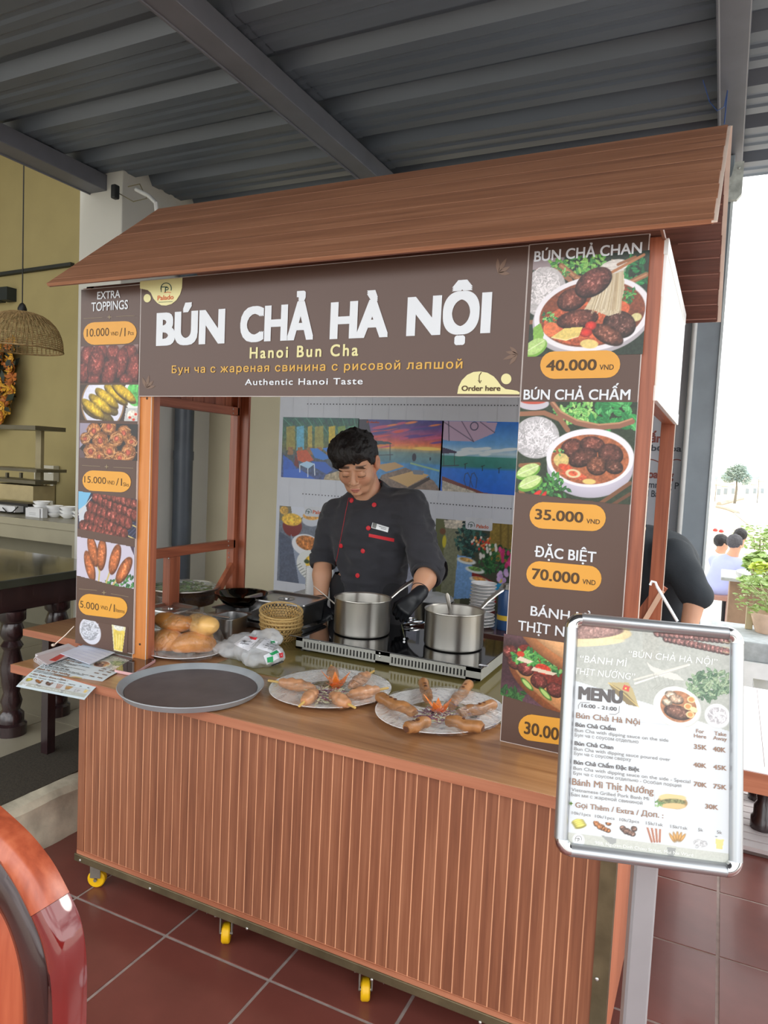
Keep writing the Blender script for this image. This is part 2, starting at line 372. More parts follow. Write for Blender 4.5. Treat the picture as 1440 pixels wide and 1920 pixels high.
    def grad(s, stops, u0=None):
        """vertical gradient by measured v"""
        vs = [q[0] for q in stops]; V = s.v0+(s.Y+.5)/s.ny*(s.v1-s.v0)
        for c in range(3): s.A[..., c] = np.interp(V, vs, [q[1][c] for q in stops])
    def mottle(s, amt, which=1):
        n = s.n1 if which == 1 else s.n2; s.A *= (1+amt*(n-.5)*2)[..., None]
    def meat(s, u, v, ru, rv, ang=0., col=(112, 62, 50)):
        s.ell(u, v+rv*.12, ru*1.03, rv*1.03, ang, tuple(q*.35 for q in col)); s.ell(u, v, ru, rv, ang, col, shade=.55, mott=.42, hi=75)
    def leaf(s, u, v, ln, wd, ang, col):
        pts = []; n = 7; c, q = math.cos(ang), math.sin(ang)
        for sg in (1, -1):
            for i in range(n):
                t = i/(n-1) if sg > 0 else 1-i/(n-1); x = ln*t; y = sg*wd*math.sin(PI*t)**.8
                pts.append((u+x*c-y*q, v+x*q+y*c))
        s.poly(pts, col, mott=.18); s.line([(u, v), (u+ln*.9*c, v+ln*.9*q)], .8, tuple(min(255, k*1.3+15) for k in col))
    def greens(s, u, v, ru, rv, n, ln=10, cols=((52, 110, 60), (84, 148, 76), (36, 84, 50), (120, 172, 98))):
        for i in range(n):
            a = s.r.random()*2*PI; d = math.sqrt(s.r.random()); s.leaf(u+ru*d*math.cos(a), v+rv*d*math.sin(a), ln*(.6+.7*s.r.random()), ln*.28, s.r.random()*6.28, s.r.choice(cols))
    def noodles(s, u, v, ru, rv, n=90, col=(222, 218, 214)):
        s.ell(u, v, ru, rv, 0, tuple(q*.86 for q in col), shade=.18, mott=.12)
        for i in range(n):
            a = s.r.random()*6.28; d = math.sqrt(s.r.random())*.9; cu, cv = u+ru*d*math.cos(a), v+rv*d*math.sin(a); t = s.r.random()*6.28; k = s.r.uniform(-.5, .5); pts = []
            for j in range(5):
                pts.append((cu, cv)); cu += math.cos(t)*ru*.11; cv += math.sin(t)*ru*.11; t += k
            if all(((p[0]-u)/ru)**2+((p[1]-v)/rv)**2 < 1.05 for p in pts):
                q = s.r.choice((1.1, 1.04, .78, .7)); s.line(pts, 1.1, tuple(min(255, c*q) for c in col))
    def cut(s, fn): s.al = fn(s)
    def build(s, parent, m, name='print', h=.0006):
        a = s.a0+(np.arange(s.nx)+0.)/(s.nx-1)*(s.a1-s.a0); b = s.b1-(np.arange(s.ny))/(s.ny-1)*(s.b1-s.b0)
        A, B = np.meshgrid(a, b); V = np.array([s.b.uv(x, y, h) for x, y in zip(A.ravel(), B.ravel())])
        i = np.arange(s.nx*s.ny).reshape(s.ny, s.nx); F = np.stack([i[1:, :-1], i[1:, 1:], i[:-1, 1:], i[:-1, :-1]], -1)
        keep = s.al[:-1, :-1] & s.al[1:, 1:]; F = F[keep]
        me = np_mesh(name, V, F.reshape(-1, 4), lin(np.clip(s.A, 0, 255)).reshape(-1, 3), smooth=False)
        return link(name, me, m, parent)

# ---------------------------------------------------------------- soft bodies: blended distance fields turned into one skin
def sm(a, b, k):
    h = np.clip(.5+.5*(b-a)/k, 0, 1); return b*(1-h)+a*h-k*h*(1-h)
def smax(a, b, k): return -sm(-a, -b, k)
class Field:
    def __init__(s, lo, hi, h):
        s.lo = np.array(lo, float); s.h = h; n = np.ceil((np.array(hi)-s.lo)/h).astype(int)+1
        g = [s.lo[i]+np.arange(n[i])*h for i in range(3)]; s.P = np.stack(np.meshgrid(*g, indexing='ij'), -1).astype(np.float32); s.d = np.full(tuple(n), 9., np.float32)
    def cone(s, a, b, ra, rb, k=.02, M=None, sub=False, flat=None):
        P = s.local(M); a = np.array(a, float); b = np.array(b, float); q = b-a; t = np.clip(((P-a)@q)/(q@q+1e-12), 0, 1)
        w = P-a-t[..., None]*q
        if flat is not None:
            n = np.array(flat[0], float); n /= np.linalg.norm(n); w = w+(w@n)[..., None]*n*(1/flat[1]-1)
        d = np.linalg.norm(w, axis=-1)-(ra+(rb-ra)*t); s.mix(d, k, sub)
    def ell(s, c, r, k=.02, M=None, sub=False, R=None):
        P = s.local(M)-np.array(c, float)
        if R is not None: P = P@np.array(R, float)
        r = np.array(r, float); k0 = np.linalg.norm(P/r, axis=-1); k1 = np.linalg.norm(P/(r*r), axis=-1)+1e-9
        s.mix(k0*(k0-1)/k1, k, sub)
    def local(s, M):
        if M is None: return s.P
        Mi = np.array(M.inverted()); return s.P@Mi[:3, :3].T+Mi[:3, 3]
    def mix(s, d, k, sub):
        s.d = (smax(s.d, -d, k) if sub else sm(s.d, d, k)).astype(np.float32)
    def plane(s, p, n, k=.005, M=None):
        """keep the side the normal points away from"""
        P = s.local(M); n = np.array(n, float); n /= np.linalg.norm(n); s.d = smax(s.d, (P-np.array(p, float))@n, k)
    def noise(s, cell, amp, seed=0, stretch=(1, 1, 1)):
        r = np.random.default_rng(seed); Q = (s.P-s.lo)/(cell*np.array(stretch)); n = Q.reshape(-1, 3).max(0).astype(int)+3; G = r.random(tuple(n)).astype(np.float32)
        I = Q.astype(int); f = Q-I; f = f*f*(3-2*f); out = 0
        for dx in (0, 1):
            for dy in (0, 1):
                for dz in (0, 1):
                    w = (f[..., 0] if dx else 1-f[..., 0])*(f[..., 1] if dy else 1-f[..., 1])*(f[..., 2] if dz else 1-f[..., 2])
                    out = out+w*G[I[..., 0]+dx, I[..., 1]+dy, I[..., 2]+dz]
        s.d = s.d+(out-.5)*2*amp
    def skin(s):
        f = s.d; n = f.shape; S = f < 0; m = tuple(q-1 for q in n); acc = np.zeros(m+(3,), np.float32); cnt = np.zeros(m, np.float32)
        def sl(o): return tuple(slice(o[i], o[i]+m[i]) for i in range(3))
        for ax in range(3):
            for p in (0, 1):
                for q in (0, 1):
                    o = [0, 0, 0]; oth = [i for i in range(3) if i != ax]; o[oth[0]] = p; o[oth[1]] = q; o1 = list(o); o1[ax] = 1
                    f0, f1 = f[sl(o)], f[sl(o1)]; c = (f0 < 0) != (f1 < 0); t = np.where(c, f0/np.where(c, f0-f1, 1), 0); w = c.astype(np.float32)
                    for i in range(3): acc[..., i] += w*(o[i] if i != ax else t)
                    cnt += w
        act = cnt > 0; idx = np.full(m, -1, np.int64); idx[act] = np.arange(act.sum()); I = np.argwhere(act); V = (I+acc[act]/cnt[act][:, None])*s.h+s.lo
        F = []
        for ax in range(3):
            u, v = (ax+1) % 3, (ax+2) % 3; a = [slice(None)]*3; b = [slice(None)]*3; a[ax] = slice(0, n[ax]-1); b[ax] = slice(1, n[ax]); c = S[tuple(a)] != S[tuple(b)]; E = np.argwhere(c)
            ok = (E[:, u] > 0) & (E[:, v] > 0) & (E[:, u] < n[u]-1) & (E[:, v] < n[v]-1); E = E[ok]
            if not len(E): continue
            def g(du, dv):
                q = E.copy(); q[:, u] += du; q[:, v] += dv; return idx[q[:, 0], q[:, 1], q[:, 2]]
            Q = np.stack([g(-1, -1), g(0, -1), g(0, 0), g(-1, 0)], 1); fl = ~S[tuple(a)][E[:, 0], E[:, 1], E[:, 2]]; Q[fl] = Q[fl][:, ::-1]; F.append(Q)
        F = np.concatenate(F); F = F[(F >= 0).all(1)]; return V, F
def skin_obj(name, fields, m, parent=None, loc=None, color=None, smoothit=2):
    V, F = fields.skin() if isinstance(fields, Field) else fields
    if smoothit:
        e = np.concatenate([F[:, [i, (i+1) % 4]] for i in range(4)])
        for _ in range(smoothit):
            s = np.zeros_like(V); c = np.zeros(len(V)); np.add.at(s, e[:, 0], V[e[:, 1]]); np.add.at(c, e[:, 0], 1); np.add.at(s, e[:, 1], V[e[:, 0]]); np.add.at(c, e[:, 1], 1)
            V = V*.5+.5*s/np.maximum(c, 1)[:, None]
    me = np_mesh(name, V, F, color(V) if color else None); return link(name, me, m, parent, loc), V, F
def bvh(V, F): return BVHTree.FromPolygons([tuple(v) for v in V], [tuple(int(i) for i in f) for f in F])
def shoot(tree, u, v):
    """where the line of sight through a measured point meets a built surface"""
    d = Vector(ray(u, v)).normalized(); h = tree.ray_cast(Vector(CAM), d); return (h[0], h[1]) if h[0] is not None else (None, None)

# ================================================================ the setting
TILE = mat('red_clay_tile', (118, 66, 58), rough=.3, var=.12, scale=6, bump=.05, bscale=25, coat=.12)
GROUT = mat('grout', (160, 146, 140), rough=.8, var=.15, scale=30)
floor = thing('floor', 'red clay tile floor with pale grout under the food stall', 'floor', (0, 0, 0), kind='structure')
mb = MB(); mb.box(-2.26, -1.2, -.06, 2.6, 4.2, -.0025); mb.build('grout', GROUT, floor)
tb = MB(); g_ = .0055; tb.box(g_, g_, -.012, .4-g_, .3945-g_, 0.)
tile_me = tb.mesh('tile'); tile_me.materials.append(TILE)
for i in range(-1, 11):
    for j in range(-7, 6):
        x = -1.904+.4*i; y = 1.676+.3945*j
        o = bpy.data.objects.new('tile', tile_me); COL.objects.link(o); o.parent = floor; o.location = (x, y, RNG.uniform(-.0006, .0006))
# raised indoor floor on the left behind a worn kerb
KERB = mat('worn_white_kerb', (186, 178, 158), rough=.9, var=.35, scale=9, bump=.6, bscale=30)
PALE = mat('pale_floor_tile', (160, 152, 132), rough=.35, var=.08, scale=5)
MATD = mat('dark_doormat', (64, 58, 48), rough=.95, var=.3, scale=120, bump=.5, bscale=400)
def wavy(x, y, amp, s): return amp*(math.sin(9*y+s)+.6*math.sin(23*y+2*s)+.4*math.sin(51*y))
k = MB()
def kf(a, b):
    y = -1.2+a*6.2; prof = [(-2.252, -.02), (-2.247, .05), (-2.262, .12), (-2.262, .172), (-2.285, .193), (-2.34, .197), (-2.36, .197)]; n = len(prof)-1; i = min(int(b*n), n-1); t = b*n-i
    x = prof[i][0]*(1-t)+prof[i+1][0]*t; z = prof[i][1]*(1-t)+prof[i+1][1]*t; return (x+wavy(x, y, .004, 1+3*b), y, z+(wavy(x, y, .003, 4) if 0 < b < .9 else 0))
k.grid(kf, 160, 12, flip=True)
kerb = k.build('trim_1', KERB, loc=(-2.3, 2, 0), smooth=True); tag(kerb, 'worn cream kerb between the red floor and the raised indoor floor', 'kerb', kind='structure')
fl2 = thing('floor', 'raised pale tiled indoor floor on the left', 'floor', (-5, 2, .19), kind='structure')
mb = MB(); mb.box(-9, -1.2, 0., -2.345, 5., .187); mb.build('grout', mat('dull_grout', (112, 106, 92), rough=.8), fl2)
pt = MB(); pt.box(.003, .003, -.01, .597, .597, 0); ptm = pt.mesh('tile'); ptm.materials.append(PALE)
for i in range(10):
    for j in range(10):
        o = bpy.data.objects.new('tile', ptm); COL.objects.link(o); o.parent = fl2; o.location = (-2.35-.6*(i+1)+5, -1.2+.6*j-2, .001)
dm = MB(); dm.box(-2.72, -.6, .192, -2.345, 3.6, .2); tag(dm.build('doormat', MATD, loc=(-2.55, 1.5, .19)), 'long dark doormat on the raised floor along the kerb', 'doormat')

# walls, columns
WALL = mat('olive_cream_wall', (168, 154, 108), rough=.85, var=.05, scale=3)
BEIGE = mat('beige_wall', (205, 196, 168), rough=.8, var=.04, scale=3)
WHITEC = mat('white_column', (196, 194, 186), rough=.75, var=.04, scale=3)
DKW = mat('dark_interior', (90, 84, 74), rough=.9)
mb = MB(); mb.box(-9, 4.6, .19, -3.6, 4.72, 4.7); tag(mb.build('wall_back', WALL, loc=(-6, 4.6, .19)), 'olive cream indoor wall behind the lamp and counter', 'wall', kind='structure')
mb = MB(); mb.box(-9.1, -1.2, .19, -9, 4.7, 4.7); tag(mb.build('wall_left_added', WALL, loc=(-9, 2, .19)), 'unseen olive cream indoor side wall added to limit the light', 'wall', kind='structure')  # unseen wall, added to limit the light from the left
mb = MB(); mb.box(-9.1, -1.2, 4.7, -3.45, 4.72, 4.76); tag(mb.build('ceiling', mat('indoor_ceiling', (150, 142, 122), rough=.9), loc=(-6, 2, 4.7)), 'high indoor ceiling', 'ceiling', kind='structure')
mb = MB(); mb.box(-3.71, 3.2, .0, -3.352, 4.6, 4.7)
tag(mb.build('wall_corner', WHITEC, loc=(-3.5, 3.9, 0), bevel=.006), 'greyish white corner column beside the olive wall', 'column', kind='structure')
mb = MB(); mb.box(-3.352, 4.05, 0, -.09, 4.2, 3.1); tag(mb.build('wall_back', BEIGE, loc=(-1.7, 4.1, 0)), 'beige terrace wall behind the cooks', 'wall', kind='structure')
# dark drain pipe and thin white pipe
DPIPE = mat('dark_grey_pipe', (74, 80, 88), rough=.4, var=.12, scale=8)
x, y, _ = at(343, 900, 'y', 3.72); mb = MB(); mb.tube([(x, y, .0), (x, y, 3.12)], .063, 20); mb.tube([(x, y, 1.5), (x, y, 1.56)], .068, 20)
tag(mb.build('drain_pipe', DPIPE, loc=(x, y, 0), smooth=True), 'thick dark grey drain pipe in front of the white column', 'pipe')

# terrace ceiling: ribbed sheet, three beams
SHEET = mat('ribbed_roof_sheet', (92, 100, 110), rough=.42, var=.12, scale=4, stretch=(.25, 1, 1), metal=.0, spec=.6)
BEAM = mat('grey_painted_steel', (104, 106, 114), rough=.45, var=.1, scale=6)
prof = []
per = .4
for i in range(-1, 20):
    y0 = i*per+.1
    if y0 > 4.5: break
    prof += [(y0, .0), (y0+.035, .055), (y0+.105, .055), (y0+.14, 0), (y0+.2, .0), (y0+.215, .007), (y0+.235, .007), (y0+.25, 0), (y0+.29, .0), (y0+.305, .007), (y0+.325, .007), (y0+.34, 0)]
prof = [p for p in prof if p[0] <= 4.45]
cl = thing('ceiling', 'dark grey ribbed metal roof sheets over the terrace', 'ceiling', (0, 1, 3.2), kind='structure')
SHX = [(-3.62, -1.79), (-1.83, .0), (-.04, 1.35)]
for q, (x0, x1) in enumerate(SHX):
    m_ = MB(); zo = .004*(q % 2)
    vs = [(x0, y, 3.205+z+zo) for y, z in prof]+[(x1, y, 3.205+z+zo) for y, z in prof]+[(x0, y, 3.208+z+zo) for y, z in prof]+[(x1, y, 3.208+z+zo) for y, z in prof]; n = len(prof)
    m_.add(vs, [(i, i+1, n+i+1, n+i) for i in range(n-1)]+[(2*n+i, 3*n+i, 3*n+i+1, 2*n+i+1) for i in range(n-1)]); m_.build('roof_sheet', SHEET, cl)
for bx, w, lab in ((-3.55, .07, 'left steel beam along the indoor opening'), (-1.88, .055, 'middle steel beam under the ribbed roof'), (-.075, .05, 'right steel beam above the stall roof end')):
    m_ = MB(); m_.box(bx-w, -.6, 3.105, bx+w, 4.35, 3.2); m_.box(bx-w-.008, -.6, 3.098, bx-w+.004, 4.35, 3.205)
    bo_ = tag(m_.build('ceiling_beam', BEAM, loc=(bx, 1, 3.1), bevel=.004), lab, 'beam', kind='structure')
    if bx < -3: LBEAM = bo_
# dark grey post on the right with its thin white pipe, bracket and cable
POSTM = mat('slate_painted_post', (140, 150, 158), rough=.5, var=.1, scale=7)
po = thing('wall_post', 'broad slate grey post behind the stall on the right', 'post', (-.12, 3.9, 0), kind='structure')
mb = MB(); mb.box(-.197, 3.86, 0, -.058, 4.0, 3.1); mb.build('post', POSTM, po, bevel=.003)
mb = MB(); mb.box(-.062, 3.853, 0, -.05, 3.868, 3.0); mb.build('lit_edge', mat('lit_edge_tone', (205, 214, 216), rough=.5), po)  # pale strip standing in for the post's lit right edge
mb = MB(); P0 = at(1296, 700, 'y', 3.85); mb.tube([(P0[0], 3.85, 0), (P0[0], 3.85, 2.4)], .0125, 12)
tag(mb.build('white_pipe', mat('white_pvc', (205, 206, 204), rough=.4), loc=(P0[0], 3.85, 0), smooth=True), 'thin white pipe beside the slate grey post', 'pipe')
mb = MB(); P1 = at(1375, 345, 'y', 3.84)
mb.prism([(-.05, -.08), (.02, -.085), (.04, -.06), (.04, .09), (.0, .09), (-.01, .03), (-.05, -.02)], lambda a, b, t: (P1[0]+a, 3.84-t, P1[2]+b), 0, .03)
mb.ball((P1[0]+.02, 3.808, P1[2]+.06), .006)  # unseen ground, added to keep sky light from coming up from below
tag(mb.build('bracket', mat('chipped_white_metal', (190, 196, 190), rough=.6, var=.3, scale=25), loc=P1), 'chipped white metal bracket at the top of the slate grey post', 'bracket')
mb = MB(); pts = [at(1318, 150, 'z', 3.17), at(1330, 190, 'z', 3.12), at(1345, 208, 'z', 3.05), at(1358, 200, 'z', 3.03), at(1364, 170, 'z', 3.1)]
mb.tube(pts, .0022, 6); mb.tube([at(1364, 170, 'z', 3.1), at(1358, 232, 'y', 2.9)], .0022, 6)
tag(mb.build('cable', mat('blue_cable', (70, 100, 160), rough=.5), loc=pts[0], smooth=True), 'thin blue cable looping under the right beam', 'cable')
# items at the left beam: cable loop and black clip, pvc elbow
mb = MB(); a = at(222, 362, 'y', 3.15); mb.tube([a, at(250, 378, 'y', 3.15), at(275, 372, 'y', 3.15), at(262, 345, 'y', 3.15), at(240, 350, 'y', 3.15)], .003, 6)
mb.build('cable', mat('tan_cable', (120, 112, 86), rough=.6), LBEAM, smooth=True)
mb = MB(); a = at(216, 360, 'y', 3.12); mb.box(a[0]-.018, a[1]-.02, a[2]-.04, a[0]+.018, a[1]+.02, a[2]+.04)
mb.build('black_box', mat('black_plastic', (28, 30, 30), rough=.5), LBEAM, bevel=.008)
mb = MB(); mb.tube([at(255, 355, 'y', 3.1), at(280, 368, 'y', 3.1), at(292, 380, 'y', 3.1), at(294, 400, 'y', 3.12)], .012, 10)
mb.build('conduit', MATS['white_pvc'], LBEAM, smooth=True)

# ================================================================ food stall
S = thing('food_stall', 'wooden street food stall with plank roof, brown menu boards and slatted front on yellow castors', 'food stall', (-1.2, 2.3, 0))
SLATW = wood('slat_wood', (106, 62, 44), (138, 86, 61), (162, 108, 80), 'z', rough=.4, contrast=.85)
FRAMEW = wood('frame_wood', (120, 62, 42), (158, 88, 60), (186, 112, 82), 'z', scale=.8)
FRAMEX = wood('frame_wood_level', (120, 62, 42), (158, 88, 60), (186, 112, 82), 'y', scale=.8)
COUNTW = wood('counter_wood', (128, 84, 54), (166, 120, 82), (190, 146, 106), 'x', scale=.55, rough=.28, coat=.25)
COUNTE = wood('counter_edge_wood', (142, 82, 58), (166, 102, 74), (186, 124, 94), 'x', scale=.6)
ROOFW = wood('roof_wood', (122, 80, 58), (154, 104, 76), (180, 128, 98), 'x', scale=.9, rough=.5, contrast=.8)
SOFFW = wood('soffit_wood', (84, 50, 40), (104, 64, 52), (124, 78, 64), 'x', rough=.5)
BRASSM = mat('tarnished_metal_angle', (112, 102, 78), rough=.38, metal=.6, var=.25, scale=14)
ZT = .762; FY = 1.69; XL, XR = -1.922, -.163
mb = MB(); mb.box(XL+.004, FY+.0036, .13, XR-.004, 2.78, ZT-.03); mb.build('cart_body', mat('cart_backing', (222, 164, 126), rough=.6), S)
mb = MB(); mb.box(XR-.003, FY+.006, .13, XR+.003, 2.78, ZT-.03); mb.build('side_panel', wood('side_wood', (160, 92, 64), (186, 112, 80), (204, 132, 98), 'z'), S)
mb = MB(); mb.box(XL-.003, FY+.006, .13, XL+.003, 2.78, ZT-.03); mb.build('side_panel', MATS['side_wood'], S)
xa = at(517, 1385, 'y', FY)[0]; xb = at(700.8, 1430, 'y', FY)[0]; pit = (xb-xa)/10
n0 = math.ceil((XL+.002-xa)/pit); sl = MB(); sl.box(.0016, .006, 0, pit-.0016, .009, ZT-.03-.162); slm = sl.mesh('slat'); slm.materials.append(SLATW)
i = n0; k_ = 0
while xa+(i+1)*pit < XR-.03:
    o = bpy.data.objects.new('slat', slm); COL.objects.link(o); o.parent = S; o.location = (xa+i*pit+1.2, FY-2.3-.003+RNG.uniform(-.0003, .0003), .162); i += 1
xe = xa+i*pit; mb = MB(); mb.box(xe+.002, FY, .162, XR-.028, FY+.009, ZT-.03); mb.build('slat', SLATW, S)
mb = MB(); mb.box(XL, FY, .162, xa+n0*pit-.002, FY+.009, ZT-.03); mb.build('slat', SLATW, S)
mb = MB(); mb.box(XL, FY-.001, .146, XR-.03, FY+.009, .161); mb.build('bottom_rail', COUNTE, S)
mb = MB(); mb.box(XL-.008, FY-.005, .121, XR, FY+.03, .147); mb.build('metal_edge_strip', BRASSM, S, bevel=.002)
mb = MB(); mb.box(XR-.032, FY-.005, .121, XR, FY, ZT-.032); mb.box(XR, FY-.005, .121, XR+.004, FY+.03, ZT-.032); mb.build('metal_corner_strip', BRASSM, S)
SCREW = mat('steel_screw', (200, 200, 196), rough=.3, metal=.8)
for u, v in ((150, 1613), (281, 1666), (463, 1741), (697, 1837), (900, 1917)):
    p = at(u, v, 'y', FY-.006); mb = MB(); mb.ball(p, (.0045, .003, .0045), seg=8, rings=5); mb.build('screw', SCREW, S, smooth=True)
for u, v in ((1119, 1836),):
    p = at(u, v, 'y', FY-.006); mb = MB(); mb.ball(p, (.005, .003, .005), seg=8, rings=5); mb.build('screw', SCREW, S, smooth=True)
# castors
YEL = mat('yellow_castor', (236, 184, 20), rough=.4); STEEL = mat('castor_steel', (150, 146, 136), rough=.4, metal=.7, var=.2)
for (u, v), rz in (((182, 1661), 25), ((424, 1766), -60), ((684, 1873), -62), ((1010, 1990), -60)):
    fx, fy, _ = at(u, v, 'z', 0); r = .031
    q = Matrix.Translation((fx, fy, 0)) @ Matrix.Rotation(math.radians(rz), 4, 'Z')
    mb = MB(); mb.box(-.035, -.035, .106, .035, .035, .122); mb.box(-.018, -.02, .04, .018, -.016, .108); mb.box(-.018, .016, .04, .018, .02, .108); mb.tube([(0, -.02, r), (0, .02, r)], .006, 8)
    mb.v = [tuple(q @ Vector(p)) for p in mb.v]; c_ = mb.build('castor', STEEL, S)
    mb = MB(); M_ = q @ Matrix.Translation((0, 0, r)) @ Matrix.Rotation(PI/2, 4, 'X')
    mb.lathe([(.008, -.012), (r-.004, -.013), (r, -.009), (r, .009), (r-.004, .013), (.008, .012)], seg=24, M=M_, capb=True, capt=True); mb.build('wheel', YEL, c_, smooth=True)
for u, v in ((387, 1722), (718, 1862)):
    p = at(u, v, 'y', FY+.03); mb = MB(); mb.prism([(-.012, .0), (.014, 0), (0, -.035)], lambda a, b, t: (p[0]+a, p[1]+t, .124+b), 0, .003); mb.build('metal_tab', STEEL, S)
# counter top
XC0, XC1, YC1 = -2.25, -.15, 2.89
mb = MB(); mb.box(XC0, FY-.012, ZT-.03, XC1, YC1, ZT); ct = mb.build('counter_top', COUNTW, S, bevel=.002)
mb = MB(); mb.box(XC0, FY-.0145, ZT-.03, XC1, FY-.012, ZT-.001); mb.build('counter_front_edge', COUNTE, S)
mb = MB(); mb.box(XC0-.0025, FY-.0145, ZT-.03, XC0, YC1, ZT-.001); mb.build('counter_side_edge', COUNTE, S)
mb = MB(); P = [at(505, 1272, 'z', ZT), at(942, 1362, 'z', ZT)]; yo = 2.075
mb.box(-1.66, yo, ZT, -.46, 2.87, ZT+.003); mb.build('worktop_sheet', mat('olive_worktop', (124, 112, 66), rough=.12, var=.06, scale=5, coat=.3), S)

# side frames, posts
xf = -2.2
def zat(u, v): return at(u, v, 'x', xf)[2]
zt0, zt1 = zat(440.6, 779.7), zat(442, 764.5); zm0, zm1 = zat(432, 1026.6), zat(426, 1011.7)
def piece(name, m, *boxes, bev=.0015, parent=S, label=None):
    q = MB(); [q.box(*b) for b in boxes]; return q.build(name, m, parent, bevel=bev, label=label)
piece('post', wood('orange_post_wood', (186, 108, 44), (206, 128, 60), (222, 150, 84), 'z', scale=.5, rough=.5), (-1.947, 1.952, ZT, -1.884, 1.966, 1.75), label='bright orange wood post face')
piece('post', FRAMEW, (-1.94, 1.966, ZT, -1.884, 1.998, 2.15))
piece('post', FRAMEW, (-2.24, 1.955, ZT, -2.2, 1.995, 2.15))
piece('post', FRAMEW, (-2.215, 2.835, ZT, -2.172, 2.86, 2.15)); piece('post', FRAMEW, (-2.205, 2.861, ZT, -2.125, 2.876, 2.15))
piece('post', FRAMEW, (-.222, 1.952, ZT, -.176, 1.99, 2.15)); piece('post', FRAMEW, (-.222, 2.83, ZT, -.174, 2.87, 2.15))
piece('band_and_lit_edge', mat('pale_band_and_lit_edge', (225, 205, 190), rough=.5), (-.176, 1.9515, ZT, -.1735, 1.957, 2.0)); piece('band_and_lit_edge', MATS['pale_band_and_lit_edge'], (-.174, 2.83, ZT, -.1715, 2.836, 1.74))  # first strip paints in the lit right edge of the front post
piece('band_and_lit_edge', MATS['pale_band_and_lit_edge'], (-1.884, 1.9515, ZT, -1.882, 1.955, 1.745)); piece('band_and_lit_edge', MATS['pale_band_and_lit_edge'], (-1.949, 1.9515, ZT, -1.947, 1.955, 1.745))
piece('rail', FRAMEX, (-2.2, 2.0, zt0, -2.172, 2.85, zt1)); piece('rail', FRAMEX, (-2.2, 2.0, zm0, -2.172, 2.85, zm1))
ys = at(316, 1080, 'x', -2.19)[1]; piece('short_post', FRAMEW, (-2.205, ys-.02, ZT, -2.165, ys+.045, zm0))
for y0, y1 in ((2.84, 2.7),):
    q = MB(); q.bar((-2.18, y0, 1.0), (-2.18, y1, .85), .035, .022, (1, 0, 0)); q.build('brace', FRAMEW, S)
q = MB(); q.bar(at(1243, 1098, 'y', 2.86), at(1188, 1172, 'y', 2.86), .04, .02, (0, 1, 0)); q.build('brace', FRAMEW, S)
q = MB(); q.bar(at(1242, 1108, 'y', 2.83), at(1204, 1172, 'y', 2.83), .018, .01, (0, 1, 0)); q.build('brace', mat('pale_wood', (214, 176, 150), rough=.5), S)
for u, v in ((437.5, 767), (437.5, 775), (428.5, 1015), (428.5, 1023), (429, 1037), (429, 1045), (316.5, 1047), (321, 1047), (425.5, 1082)):
    p = at(u, v, 'x', -2.171); q = MB(); q.ball(p, (.002, .004, .004), seg=8, rings=5); q.build('screw', SCREW, S, smooth=True)
for u, v in ((275.5, 747), (262, 1208)):
    p = at(u, v, 'y', 1.951); q = MB(); q.ball(p, (.0045, .002, .0045), seg=8, rings=5); q.build('screw', mat('dark_screw', (60, 44, 34), rough=.5), S, smooth=True)
piece('beam', FRAMEX, (-2.24, 1.97, 2.13, -2.2, 2.87, 2.16)); piece('beam', FRAMEX, (-.222, 1.99, 2.13, -.18, 2.85, 2.16))
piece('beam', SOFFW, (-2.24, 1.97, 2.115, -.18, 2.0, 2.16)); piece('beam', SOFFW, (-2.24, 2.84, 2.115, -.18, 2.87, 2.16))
# gable skirts: white ribbed boards outside right, brown inside left
WPVC = mat('white_ribbed_board', (236, 236, 236), rough=.35, var=.01)
y = 1.955; k_ = 0
while y < 2.86:
    piece('white_board', WPVC, (-.177, y, 1.775, -.168, y+.0265, 2.105), bev=.001); y += .029
piece('white_rail', WPVC, (-.178, 1.952, 1.735, -.166, 2.875, 1.775)); piece('white_rail', WPVC, (-.178, 1.952, 2.105, -.166, 2.875, 2.145))
piece('lower_rail', FRAMEX, (-.215, 1.99, 1.735, -.178, 2.84, 1.77))
y = 2.0
while y < 2.82:
    piece('board', FRAMEW, (-2.215, y, zt1-.01, -2.205, y+.075, 2.14), bev=.001); y += .078
# roof: separate planks on both slopes, rafters
RX0, RX1 = -2.3, -.062; E0 = Vector((0, 1.84, 2.145)); E1 = Vector((0, 2.4, 2.602)); E2 = Vector((0, 3.0, 2.145))
def slope(a, b, m, cuts):
    d = (b-a); nrm = Vector((0, -d.z, d.y)).normalized(); nrm = nrm if nrm.z > 0 else -nrm
    for t0, t1 in zip(cuts[:-1], cuts[1:]):
        g = .0008/d.length; p, q = a+d*(t0+g), a+d*(t1-g); jx0 = RNG.uniform(-.001, .002); jx1 = RNG.uniform(-.002, .001)
        vs = []
        for h in (-.012, 0):
            for X, Q in ((RX0+jx0, p), (RX1+jx1, p), (RX1+jx1, q), (RX0+jx0, q)): vs.append((X, Q.y+nrm.y*h, Q.z+nrm.z*h))
        w = MB(); w.hexa(vs); w.build('plank', m, S, bevel=.0007, fix=True)
    w = MB(); vs = []
    for h in (-.016, -.0125):
        for X, Q in ((RX0+.004, a+d*.004), (RX1-.004, a+d*.004), (RX1-.004, b-d*.004), (RX0+.004, b-d*.004)): vs.append((X, Q.y+nrm.y*h, Q.z+nrm.z*h))
    w.hexa(vs); w.build('roof_underlay', SOFFW, S, fix=True)
slope(E0, E1, ROOFW, [0, .05, .19, .32, .46, .6, .74, .88, 1]); slope(E2, E1, SOFFW, [i/10 for i in range(11)])
